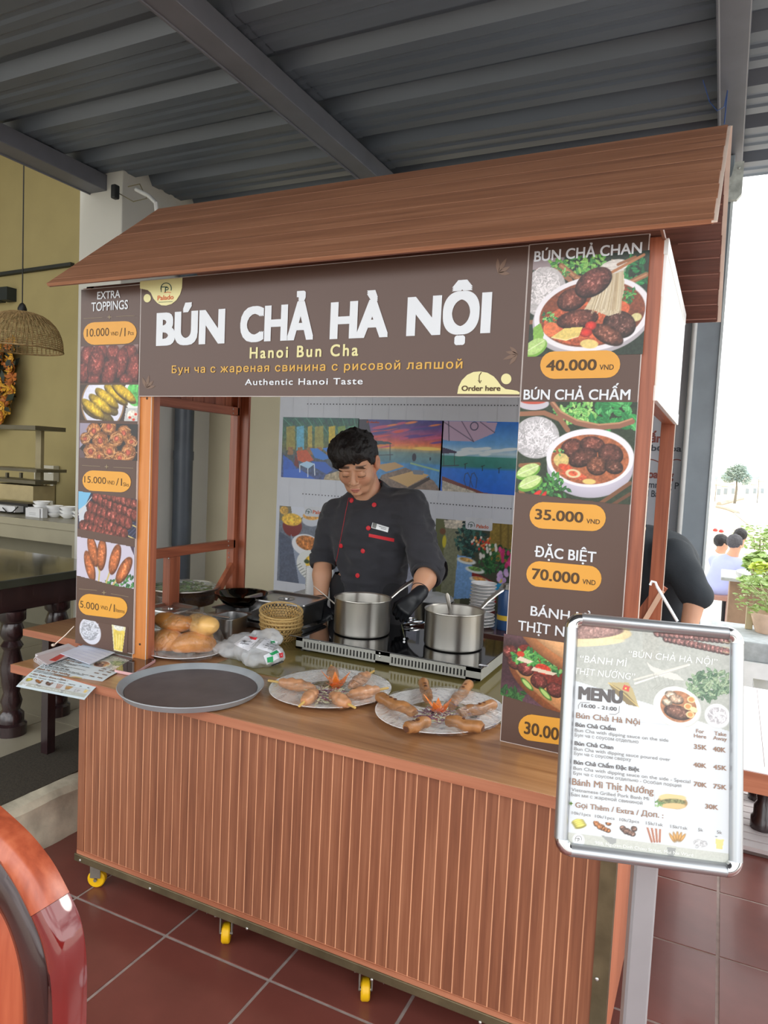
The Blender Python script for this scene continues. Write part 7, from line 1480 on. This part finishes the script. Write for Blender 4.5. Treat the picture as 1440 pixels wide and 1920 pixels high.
def trim(pts, r_, name):
    seg = []
    for (u0, v0), (u1, v1) in zip(pts[:-1], pts[1:]):
        n = max(2, int(math.hypot(u1-u0, v1-v0)/4))
        for i in range(n):
            p, _ = on_jacket(u0+(u1-u0)*i/n, v0+(v1-v0)*i/n, .0008)
            if p is not None: seg.append(p)
    if len(seg) > 2: mb = MB(); mb.tube(seg, r_, 6); mb.build(name, REDM, cook, smooth=True)
trim([(654, 934), (648, 962), (641, 1000), (632, 1046), (624, 1085), (619, 1116)], .0011, 'red_piping'); trim([(654, 934), (670, 934.5), (690, 935.5)], .0011, 'red_piping')
trim([(691, 934), (703, 920), (712, 907), (719, 895), (722.5, 884)], .0013, 'red_piping')
def jpatch(pts, m, name, n=5, lift=.002):
    vs = []; a, b, c_, d = pts
    for j in range(n+1):
        for i in range(n+1):
            s_, t_ = i/n, j/n; u = (a[0]*(1-s_)+b[0]*s_)*(1-t_)+(d[0]*(1-s_)+c_[0]*s_)*t_; v = (a[1]*(1-s_)+b[1]*s_)*(1-t_)+(d[1]*(1-s_)+c_[1]*s_)*t_; p, _ = on_jacket(u, v, lift)
            if p is None: return
            vs.append(p)
    mb = MB(); mb.add(vs, [(j*(n+1)+i, j*(n+1)+i+1, (j+1)*(n+1)+i+1, (j+1)*(n+1)+i) for j in range(n) for i in range(n)]); return mb.build(name, m, cook, smooth=True)
jpatch([(692, 1000.5), (739, 1009.6), (738.5, 1016), (691.7, 1006.3)], REDM, 'pocket_trim')
jpatch([(698.5, 980), (729, 989), (727, 998), (696.5, 989.5)], mat('tag_white', (226, 230, 232), rough=.2, coat=.5), 'name_tag', 3, .004); jpatch([(699.5, 981), (707, 983), (705, 991), (698, 989)], mat('tag_grey', (120, 122, 118), rough=.4), 'tag_logo', 2, .0048)
for k_ in range(2): jpatch([(711+k_*3, 987.0+k_*3.6), (724, 990.4+k_*2.6), (723.8, 991.2+k_*2.6), (711+k_*3, 987.8+k_*3.6)], LBK, 'tag_line', 2, .0048)
# gloves
def glove(w, e_, tgt, zh, side, curl, name='glove', th=0.):
    M = axes(tgt-w, zh, w); g = hand_field(M, side, curl, th=th); d = (e_-w).normalized(); g.cone(w+d*.06, w, .037, .031, .01); P = g.P-np.array(w+d*.052, float); g.d = smax(g.d, P@np.array(d), .003); V, F = g.skin(); skin_obj(name, (V, F), GLOVE, cook, smoothit=1)
    mb = MB(); M2 = Matrix.Translation(w+d*.05) @ d.to_track_quat('Z', 'Y').to_matrix().to_4x4(); mb.tube([M2 @ Vector((.0375*math.cos(a), .0375*math.sin(a), 0)) for a in np.linspace(0, 2*PI, 25)[:-1]], .0022, 6, closed=True); mb.build('glove_cuff', GLOVE, cook, smooth=True)
glove(WRt, ERt, px(752, 1148, 2.74), Vector((.35, -.6, .7)), 1, (.75, .75), th=.012)
glove(WLf, ELf, px(618, 1182, 2.82), Vector((-.3, -.5, .8)), -1, (.5, .5), th=.01)
# trousers and shoes
f = Field((HIP.x-.3, 2.8, .03), (HIP.x+.3, 3.25, 1.0), .012)
for hp, kn, an in legs: f.cone(hp, kn, .105, .08, .04); f.cone(kn, an, .08, .07, .03)
f.cone(HIP, HIP+Vector((0, 0, -.04)), .15, .15, .04, flat=fl); f.noise(.06, .006, 41); f.plane((0, 0, .06), (0, 0, -1)); skin_obj('trousers', f, TROU, cook)
for hp, kn, an in legs:
    f = Field(np.array(an)+np.array((-.09, -.3, -.1)), np.array(an)+np.array((.09, .12, .06)), .009); f.cone(an+Vector((0, .02, -.045)), an+Vector((0, -.17, -.055)), .046, .04, .02); f.cone(an, an+Vector((0, .01, -.04)), .045, .045, .02); f.plane((0, 0, .002), (0, 0, -1)); skin_obj('shoe', f, BLK, cook)

# ---- other figures
def figure(label, J, cloth, scale=1., h=.013, loc=None, hairc=HAIRM, skin=(198, 150, 122), arms=True, sit=False, cut=None, sleeve=.55, trouser=None, hairgrey=None):
    """J: joints hip, chest, neck, head, sl, el, wl, sr, er, wr, kl, al, kr, ar, face"""
    s_ = scale; P_ = [Vector(v) for k_, v in J.items() if k_ != 'face']; lo = np.min([np.array(p) for p in P_], 0)-.2*s_; hi = np.max([np.array(p) for p in P_], 0)+.22*s_; lo[2] = max(lo[2], min(J['al'][2], J['ar'][2])-.09*s_)
    root = thing('person', label, 'person', loc or (J['hip'][0], J['hip'][1], min(J['al'][2], J['ar'][2])-.08*s_)); J = {k_: Vector(v) for k_, v in J.items()}
    HMx = basis(J['face'], J['head'], s_)
    f = Field(lo, hi, h)
    def E(c_, r_, k_=.02): f.ell(HMx @ Vector(c_), np.array(r_)*s_, k_*s_, R=np.array(HMx.to_3x3().normalized()))
    E((0, -.01, .03), (.075, .093, .088)); E((0, .03, -.03), (.056, .062, .08)); E((0, .1, -.03), (.012, .016, .016), .008)
    for q in (-1, 1): E((q*.078, -.005, 0), (.01, .018, .03), .006)
    f.cone(J['head']-Vector((0, 0, .06*s_)), J['neck'], .052*s_, .06*s_, .02); f.cone(J['hip'], J['chest'], .12*s_, .13*s_, .05); f.cone(J['chest'], J['neck'], .11*s_, .06*s_, .05)
    for q in 'lr':
        f.cone(J['chest'].lerp(J['s'+q], .5), J['s'+q], .08*s_, .055*s_, .03); f.cone(J['s'+q], J['e'+q], .052*s_, .042*s_, .02); f.cone(J['e'+q], J['w'+q], .042*s_, .028*s_, .02)
        d = (J['w'+q]-J['e'+q]).normalized(); f.cone(J['w'+q], J['w'+q]+d*.08*s_, .03*s_, .034*s_, .01)
        for i in range(4): sd_ = d.cross(Vector((0, 0, 1))); sd_ = sd_.normalized() if sd_.length > .1 else Vector((1, 0, 0)); o_ = J['w'+q]+d*.085*s_+sd_*(i-1.5)*.02*s_; f.cone(o_, o_+d*.07*s_, .0095*s_, .008*s_, .003)
        f.cone(J['w'+q]+d*.03*s_, J['w'+q]+d*.08*s_+Vector((0, 0, .03*s_)), .012*s_, .01*s_, .006)
        f.cone(J['hip'], J['k'+q], .095*s_, .06*s_, .03); f.cone(J['k'+q], J['a'+q], .055*s_, .036*s_, .02)
    V, F = f.skin(); V = relax(V, F, 1); link('body', np_mesh('body', V, F, np.ones((len(V), 3))*np.array(lin(skin))), SKINM, root)
    f = Field(lo, hi, h); f.cone(J['hip']-Vector((0, 0, .02*s_)), J['chest'], .155*s_, .165*s_, .05, flat=((0, 1, 0), .8)); f.cone(J['chest'], J['neck']-Vector((0, 0, .05*s_)), .15*s_, .08*s_, .05)
    for q in 'lr': f.cone(J['chest'].lerp(J['s'+q], .6), J['s'+q], .09*s_, .07*s_, .04); f.cone(J['s'+q], J['s'+q].lerp(J['e'+q], sleeve if q != cut else 1), .07*s_, .064*s_, .03)
    f.noise(.07, .008, 51); V, F = f.skin(); o_, V, F = skin_obj('shirt', (V, F), cloth, root)
    f = Field(lo, hi, h)
    for q in 'lr': f.cone(J['hip'], J['k'+q], .115*s_, .078*s_, .04); f.cone(J['k'+q], J['a'+q]+Vector((0, 0, .02)), .075*s_, .06*s_, .03)
    skin_obj('trousers', f, trouser or TROU, root)
    for q in 'lr':
        mb = MB(); mb.ball(J['a'+q]+Vector((0, -.05*s_, -.04*s_)), (.045*s_, .12*s_, .038*s_), seg=14, rings=8); mb.build('shoe', BLK, root, smooth=True)
    f = Field(np.array(J['head'])-.16*s_, np.array(J['head'])+.18*s_, .009)
    def Eh(c_, r_, sub=False): f.ell(HMx @ Vector(c_), np.array(r_)*s_, .01*s_, sub=sub, R=np.array(HMx.to_3x3().normalized()))
    Eh((0, -.02, .04), (.086, .1, .092)); Eh((0, .12, -.02), (.085, .075, .08), True); Eh((0, .0, -.13), (.14, .13, .09), True); f.noise(.015, .007, 61); skin_obj('hair', f, hairc, root); return root, V, F
# second cook bending behind the stall's right end
CLB = mat('black_jacket_cloth', (38, 44, 50), rough=.8, var=.1, bump=.2, bscale=300)
n2 = px(1178, 985, 3.24); r2, V2, F2 = figure('second cook in a black jacket bending forward behind the right end of the stall', dict(hip=(-.27, 3.5, .93), chest=(-.24, 3.36, 1.14), neck=n2+Vector((-.04, 0, .0)), head=n2+Vector((-.15, -.03, .03)), face=(-.75, -.35, -.55),
     sl=px(1262, 1045, 3.17), el=px(1306, 1112, 3.13), wl=px(1285, 1205, 3.07), sr=px(1190, 1030, 3.36), er=px(1196, 1100, 3.4), wr=px(1180, 1180, 3.4), kl=(-.2, 3.44, .5), al=(-.18, 3.5, .09), kr=(-.34, 3.5, .5), ar=(-.34, 3.58, .09)), CLB, 1.06, .012, cut='l', sleeve=.9)
t2 = bvh(V2, F2); patch(t2, [px(1192, 1095, 3.1), px(1216, 1095, 3.1), px(1216, 1102, 3.1), px(1192, 1102, 3.1)], 2, REDM, r2, 'red_pocket_trim') if shoot(t2, 1204, 1098)[0] is not None else None

# ================================================================ outdoors, right
GND = mat('added_pale_ground', (206, 200, 190), rough=.85, var=.1, scale=1.2); SAND = mat('beach_sand', (226, 206, 178), rough=.95, var=.08, scale=.3); SEA = mat('hazy_sea', (206, 216, 220), rough=.25, var=.05, scale=.05)
mb = MB(); mb.box(2.6, -60, -.4, 60, 4.2, -.05); mb.box(-60, -60, -.4, 60, -1.2, -.05); tag(mb.build('ground', GND, loc=(5, -5, -.2)), 'unseen pale ground added around the terrace against light from below', 'ground', kind='structure')
mb = MB(); mb.box(-.05, 4.2, -.8, 20, 14, -.62); tag(mb.build('ground', mat('terrace_paving', (196, 190, 180), rough=.8, var=.15, scale=2), loc=(5, 8, -.7)), 'lower paved terrace with stone tables', 'ground', kind='structure')
mb = MB(); mb.add([(-60, 14, -.9), (60, 14, -.9), (160, 60, -2.2), (160, 420, -2.2), (-160, 420, -2.2), (-100, 60, -2.2)], [(0, 1, 2, 5), (5, 2, 3, 4)]); tag(mb.build('beach', SAND, loc=(0, 60, -2)), 'wide pale sandy beach', 'beach', kind='structure')
sh = [at(u, v, 'z', -2.15)[:2] for u, v in ((1700, 1075), (1440, 1012), (1392, 975), (1372, 958), (1366, 950), (1376, 944), (1400, 938), (1440, 930), (1700, 925))]
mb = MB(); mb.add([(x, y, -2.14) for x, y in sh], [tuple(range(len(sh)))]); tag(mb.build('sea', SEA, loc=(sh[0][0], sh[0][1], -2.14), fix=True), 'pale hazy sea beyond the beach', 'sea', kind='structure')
# far hill, trees, houses
mb = MB(); D = 1500.
def hill(u): return 868+max(0, (1392-u))*.5+4*math.sin(u*.05)+(u-1440)*-.02
us = list(range(1340, 1560, 8)); vs = []
for y, k_ in ((D, 1), (D*1.25, 1)):
    for u in us: p = at(u, 866+12*math.exp(-((u-1392)/16.)**2)*0+max(0, 1410-u)*.42+3*math.sin(u*.06), 'y', y); vs.append((p[0], y, p[2] if k_ else 0))
n = len(us); vs2 = [(x, y, -3) for x, y, z in vs[:n]]; mb.add(vs+vs2, [(i, i+1, n+i+1, n+i) for i in range(n-1)]+[(2*n+i, 2*n+i+1, i+1, i) for i in range(n-1)])
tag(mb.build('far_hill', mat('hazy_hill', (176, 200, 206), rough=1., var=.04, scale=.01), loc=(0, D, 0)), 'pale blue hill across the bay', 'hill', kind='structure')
def foliage(mb, c, r, n, ls, seed=0):
    rr = np.random.default_rng(seed)
    for _ in range(n):
        d = rr.normal(size=3); d /= np.linalg.norm(d); q = rr.uniform(.25, 1)**.5; p = Vector((c[0]+d[0]*r[0]*q, c[1]+d[1]*r[1]*q, c[2]+d[2]*r[2]*q)); M = Matrix.Rotation(rr.uniform(0, 6.28), 3, 'Z') @ Matrix.Rotation(rr.uniform(-1.2, 1.2), 3, 'X'); l_ = ls*rr.uniform(.6, 1.3)
        mb.add([p+M @ Vector(a) for a in ((-l_, 0, 0), (-l_*.3, l_*.38, l_*.06), (l_*.45, l_*.32, l_*.05), (l_, 0, -l_*.1), (l_*.45, -l_*.32, l_*.05), (-l_*.3, -l_*.38, l_*.06))], [(0, 1, 2, 3, 4, 5)])
TRG = mat('hazy_tree_green', (176, 190, 178), rough=.9, var=.2, scale=.4); TRK = mat('grey_trunk', (130, 120, 104), rough=.9)  # distance haze is put into the pale leaf colour
def tree(name, u0, v0, u1, v1, y, label, n=500, m=TRG, grp=None):
    a, b = at(u0, v0, 'y', y), at(u1, v1, 'y', y); cx = (a[0]+b[0])/2; rx = (b[0]-a[0])/2; rz = (a[2]-b[2])/2; cz = (a[2]+b[2])/2; t = thing(name, label, 'tree', (cx, y, -2.2), grp)
    mb = MB(); [foliage(mb, (cx+rx*a, y, cz+rz*b), (rx*c, rx*c, rz*c), n//3, rx*.07, int(u0)+i) for i, (a, b, c) in enumerate(((0, .1, .75), (-.5, -.25, .5), (.45, -.3, .55), (.1, .45, .5), (-.25, .2, .5)))]; mb.build('foliage', m, t)['kind'] = 'stuff'
    mb = MB(); mb.tube([(cx, y, -2.2), (cx+rx*.05, y, cz*.5-1.1), (cx, y, cz)], [rx*.09, rx*.07, rx*.03], 8); mb.build('trunk', TRK, t, smooth=True)
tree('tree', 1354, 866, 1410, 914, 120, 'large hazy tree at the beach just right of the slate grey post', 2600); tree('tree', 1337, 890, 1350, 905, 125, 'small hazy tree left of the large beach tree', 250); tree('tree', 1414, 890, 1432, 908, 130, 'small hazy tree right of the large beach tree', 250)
mb_h = [(1340, 902, 1352, 909), (1353, 905, 1366, 913), (1368, 902, 1378, 912), (1395, 898, 1408, 906), (1409, 903, 1420, 911), (1424, 897, 1436, 909)]
for k_, (u0, v0, u1, v1) in enumerate(mb_h):
    y = 140+k_*9; a, b = at(u0, v0, 'y', y), at(u1, v1, 'y', y); t = thing('beach_house', ('pale low house far along the beach, %s of the row' % ('leftmost', 'second from the left', 'third from the left', 'fourth from the left', 'fifth from the left', 'rightmost')[k_]), 'house', ((a[0]+b[0])/2, y, -2.2), 'far beach houses')
    mb = MB(); mb.box(a[0], y, -2.2, b[0], y+5, a[2]-.6); mb.build('wall', mat('house_white', (226, 222, 214), rough=.9), t); mb = MB(); mb.add([(a[0]-.5, y-.4, a[2]-.6), (b[0]+.5, y-.4, a[2]-.6), (b[0]+.5, y+5, a[2]-.6), (a[0]-.5, y+5, a[2]-.6), (a[0]+.4, y+2.4, a[2]+.5), (b[0]-.4, y+2.4, a[2]+.5)], [(0, 1, 5, 4), (2, 3, 4, 5), (0, 4, 3), (1, 2, 5)]); mb.build('roof', mat('house_roof', (206, 190, 178), rough=.9), t)
    mb = MB(); mb.box(a[0]+.5, y-.05, -1.4, a[0]+1.1, y, -.3); mb.build('window', mat('house_window', (150, 160, 166), rough=.5), t)
# beach wall lines and red boats
mb = MB(); P_ = [at(u, v, 'z', -2.1) for u, v in ((1348, 946), (1368, 941), (1382, 937), (1392, 935))]; mb.tube([(p[0], p[1], -2.05) for p in P_], .35, 6); tag(mb.build('beach_groyne', mat('groyne_sand', (176, 166, 150), rough=1.), loc=(P_[0][0], P_[0][1], -2.1)), 'low dark sand groyne running to the water', 'groyne')
P_ = [at(u, v, 'z', -2.1) for u, v in ((1344, 950), (1366, 955), (1384, 962))]; mb = MB(); mb.tube([(p[0], p[1], -2.1) for p in P_], .2, 6); tag(mb.build('beach_groyne', MATS['groyne_sand'], loc=(P_[0][0], P_[0][1], -2.1)), 'short sand bank in front of the groyne', 'groyne')
for k_, (u, v, lab) in enumerate(((1341, 997, 'red beach buoy left of the seated men'), (1352, 999, 'red beach buoy above the seated men'))):
    p = at(u, v, 'z', -1.0); mb = MB(); mb.lathe([(0, 0), (.09, .02), (.12, .08), (.06, .15), (0, .16)], c=p, seg=16); tag(mb.build('buoy', mat('buoy_red', (226, 60, 56), rough=.5), loc=p, smooth=True), lab, 'buoy')
# stone table, bench, parapet, planter
STN = mat('grey_stone', (150, 152, 150), rough=.6, var=.15, scale=20); BRS = mat('brown_stone', (134, 108, 88), rough=.7, var=.15, scale=12)
yt = 7.6; a = at(1352, 1078, 'y', yt); b = at(1352, 1094, 'y', yt)
t = thing('stone_table', 'grey stone table on a brown block base outside on the right', 'table', (a[0]+.5, yt+.4, -.62)); mb = MB(); mb.box(a[0], yt, b[2]+.03, a[0]+1.6, yt+.7, a[2]-.02); mb.build('table_top', STN, t, bevel=.01)
c_ = at(1366, 1170, 'y', yt+.1); d_ = at(1400, 1170, 'y', yt+.1); mb = MB(); mb.box(c_[0]-.02, yt+.12, -.62, d_[0]+.35, yt+.55, b[2]+.03); mb.build('base', BRS, t, bevel=.01)
t2_ = thing('stone_table', 'rounded grey stone table top nearer the shrubs', 'table', (a[0]+1.05, 6.9, -.62)); p = at(1440, 1078, 'y', 6.9); mb = MB(); mb.lathe([(0, 0), (.42, 0), (.45, .03), (.45, .06), (0, .07)], c=(p[0]+.2, 6.9, p[2]-.05), seg=30); mb.build('table_top', STN, t2_, smooth=True, ang=40); mb = MB(); mb.lathe([(.2, -.62), (.14, p[2]-.2), (.2, p[2]-.05)], c=(p[0]+.2, 6.9, 0), seg=20); mb.build('pedestal', STN, t2_, smooth=True)
yb = 10.; zb_ = at(1340, 1112, 'y', yb)[2]; bxx = at(1320, 1112, 'y', yb)[0]
t = thing('stone_bench', 'reddish brown bench under the seated man', 'bench', (bxx+.3, yb, -.62)); mb = MB(); mb.box(bxx-.5, yb-.2, zb_-.06, bxx+.42, yb+.35, zb_); mb.build('seat', mat('bench_brown', (150, 110, 98), rough=.6), t, bevel=.01)
for x in (bxx-.3, bxx+.32): mb = MB(); mb.box(x-.05, yb-.15, -.62, x+.05, yb+.3, zb_-.06); mb.build('leg', MATS['bench_brown'], t)
# seated men
LAV = mat('lavender_shirt', (164, 170, 214), rough=.85, var=.05, scale=8); WSH = mat('white_shirt', (222, 222, 222), rough=.85); 
def seated(label, u, vh, y, face, cloth, lean=0., hairc=HAIRM, ws=1.):
    hd = px(u, vh, y); z0 = -.62; sc = 1.0; nk = hd+Vector((-.02, .03, -.15)); hip = Vector((hd.x-.05+lean, y+.05, zb_+.1)); ch = hip.lerp(nk, .62)
    fw = Vector((face[0], face[1], 0)).normalized(); rt = Vector((fw.y, -fw.x, 0)); hip_k = fw*.42
    sh = ch.lerp(nk, .45); J = dict(hip=hip, chest=ch, neck=nk, head=hd, face=(face[0], face[1], -.2), sr=sh+rt*.19*ws, sl=sh-rt*.19*ws, er=sh+rt*.24*ws+fw*.12+Vector((0, 0, -.24)), el=sh-rt*.24*ws+fw*.12+Vector((0, 0, -.24)), wr=sh+rt*.14+fw*.36+Vector((0, 0, -.24)), wl=sh-rt*.14+fw*.36+Vector((0, 0, -.24)),
        kr=hip+rt*.1+hip_k, kl=hip-rt*.1+hip_k, ar=hip+rt*.1+hip_k+Vector((0, 0, -(hip.z-z0)+.09)), al=hip-rt*.1+hip_k+Vector((0, 0, -(hip.z-z0)+.09)))
    return figure(label, J, cloth, 1.05, .018, hairc=hairc)
GREYH = mat('greying_hair', (70, 68, 72), rough=.7, var=.3, scale=60)
seated('man in a lavender shirt seated with his back to the terrace at the stone table', 1378, 1022, 9.95, (.55, .83), LAV, -.12, GREYH)
seated('man in a white shirt seated left of the man in lavender', 1353, 1020, 10.9, (.8, .45), WSH, -.1)
seated('dark-haired man seated behind the man in lavender', 1388, 1008, 11.4, (.2, .95), WSH, 0., HAIRM)
# parapet with planters
t = thing('parapet', 'low white parapet with a grey stone coping at the terrace edge', 'parapet', (.8, 4.5, 0)); za_ = at(1420, 1188, 'y', 4.6)[2]; zb2 = at(1420, 1240, 'y', 4.45)[2]
mb = MB(); mb.box(.0, 4.42, zb2-.0, 3.2, 4.95, at(1420, 1205, 'y', 4.42)[2]); mb.build('coping', mat('coping_stone', (166, 172, 176), rough=.7, var=.15, scale=30), t, bevel=.01)
mb = MB(); mb.box(.0, 4.40, zb2-.14, 3.2, 4.9, zb2); mb.build('white_band', mat('parapet_white', (232, 234, 236), rough=.6), t); mb = MB(); mb.box(.0, 4.45, -.6, 3.2, 4.9, zb2-.14); mb.build('base_wall', mat('parapet_brown', (112, 84, 68), rough=.8), t)
ctop = at(1420, 1205, 'y', 4.42)[2]
LEAFL = mat('bright_leaf', (150, 176, 106), rough=.5, var=.3, scale=14); LEAFY = mat('yellow_green_leaf', (190, 206, 90), rough=.5, var=.25, scale=14); POTM = mat('pale_clay_pot', (206, 178, 160), rough=.8, var=.15)
p = at(1430, 1180, 'y', 4.75); t = thing('potted_plant', 'leafy potted plant in a pale clay pot on the parapet', 'potted plant', (p[0], 4.75, ctop)); mb = MB(); mb.lathe([(0, 0), (.07, 0), (.1, .1), (.105, .12), (.09, .12), (.06, .02), (0, .02)], c=(p[0]+.03, 4.75, ctop+.001), seg=28); mb.build('pot', POTM, t, smooth=True, ang=40)
mb = MB(); foliage(mb, (p[0]+.0, 4.75, ctop+.25), (.17, .15, .14), 340, .018, 5); foliage(mb, (p[0]-.08, 4.72, ctop+.2), (.09, .1, .1), 90, .016, 6); mb.build('foliage', LEAFL, t)['kind'] = 'stuff'
mb = MB()
for k_ in range(14): a = 6.28*k_/14; mb.tube([(p[0]+.03, 4.75, ctop+.1), (p[0]+.03+.05*math.cos(a), 4.75+.05*math.sin(a), ctop+.2), (p[0]+.0+.14*math.cos(a), 4.75+.12*math.sin(a), ctop+.28)], .002, 5)
mb.build('stems', mat('pale_stem', (190, 190, 150), rough=.7), t)['kind'] = 'stuff'
q = at(1405, 1160, 'y', 4.8); mb = MB(); mb.box(q[0]-.02, 4.78, ctop+.0005, q[0]+.02, 4.82, at(1405, 1138, 'y', 4.8)[2]); tag(mb.build('wooden_stake', mat('stake_wood', (190, 178, 150), rough=.8), loc=(q[0], 4.8, ctop), bevel=.003), 'short pale wooden stake left of the clay pot on the parapet', 'stake')
for k_, (u, v, y, rr, m, lab, n, ls) in enumerate(((1427, 1055, 6.2, (.13, .15, .085), LEAFL, 'large light green leafy shrub behind the stone tables', 330, .045), (1430, 1064, 5.9, (.08, .1, .04), LEAFY, 'bright yellow green shrub right of the seated men', 160, .035), (1422, 1008, 12.5, (.42, .4, .22), LEAFL, 'pale green shrub above the seated men', 380, .04), (1420, 1090, 5.4, (.12, .1, .03), LEAFL, 'low spreading green plant above the clay pot', 130, .045))):
    p = at(u, v, 'y', y); t = thing('shrub', lab, 'shrub', (p[0], y, -.62)); mb = MB(); foliage(mb, p, rr, n, ls, 70+k_); foliage(mb, (p[0]+.3, y, p[2]-.05), rr, n, ls, 90+k_); mb.build('foliage', m, t)['kind'] = 'stuff'; mb = MB()
    for j in range(5): a = 1.25*j; mb.tube([(p[0]+.05, y, -.62), (p[0]+.05+.03*math.cos(a), y+.03*math.sin(a), (p[2]-.62)/2), (p[0]+.08*math.cos(a), y+.08*math.sin(a), p[2])], .008, 6)
    mb.build('stem', mat('shrub_stem', (120, 104, 80), rough=.8), t)
t = thing('small_dark_table', 'small dark table with turned legs standing behind the glossy-topped table', 'table', (.55, 3.5, 0)); mb = MB(); mb.box(.2, 3.36, .56, .95, 3.8, .59); mb.build('table_top', DKW2, t)
for x, y in ((.262, 3.43), (.88, 3.43), (.262, 3.74), (.88, 3.74)): mb = MB(); turned_leg(mb, x, y, .0305, .56, .035); mb.build('leg', DKW2, t, smooth=True, ang=50)
# glossy-topped table and slatted deck at the right edge
t = thing('lacquered_table', 'table with a wooden edge and a glossy top coloured pale for reflected sky behind the menu stand', 'table', (.5, 2.6, 0)); 
e0 = at(1425, 1283, 'z', .74); e1 = at(1440, 1441, 'z', .74)
mb = MB(); mb.box(-.02, 2.17, .72, 1.1, 3.05, .735) if 0 else mb.box(.02, 2.17, .718, 1.1, 3.06, .74); mb.build('table_top', mat('sky_sheen_top', (214, 206, 208), rough=.12, coat=.5, var=.02), t, bevel=.002)  # sky reflection is put into the pale top colour
mb = MB(); mb.box(.02, 2.165, .68, 1.1, 2.185, .738); mb.build('wood_edge', COUNTE, t); mb = MB(); mb.box(.02, 3.04, .68, 1.1, 3.062, .738); mb.build('wood_edge', COUNTE, t)
mb = MB(); mb.bar((at(1419, 1290, 'z', .7405)), (at(1434, 1438, 'z', .7405)), .0012, .0006); mb.build('seam_line', mat('seam_dark', (130, 110, 106), rough=.6), t)
for x, y in ((.98, 2.95), (.98, 2.3), (.46, 2.3), (.46, 2.95)):
    mb = MB(); turned_leg(mb, x+.06, y, 0, .68, .04); mb.build('leg', DKW2, t, smooth=True, ang=50)
t = thing('slatted_deck', 'white slatted deck boards under the glossy-topped table', 'deck', (.8, 3.7, 0)); DKB = mat('white_deck_board', (222, 214, 214), rough=.3, var=.04, coat=.2)
mb = MB(); mb.box(.1, 3.22, .001, 2.2, 4.18, .012); mb.build('frame', mat('deck_dark', (110, 96, 92), rough=.6), t)
for k_ in range(14):
    y = 3.225+k_*.068; mb = MB(); mb.box(.1, y, .012, 2.2, y+.058, .03); mb.build('board', DKB, t)
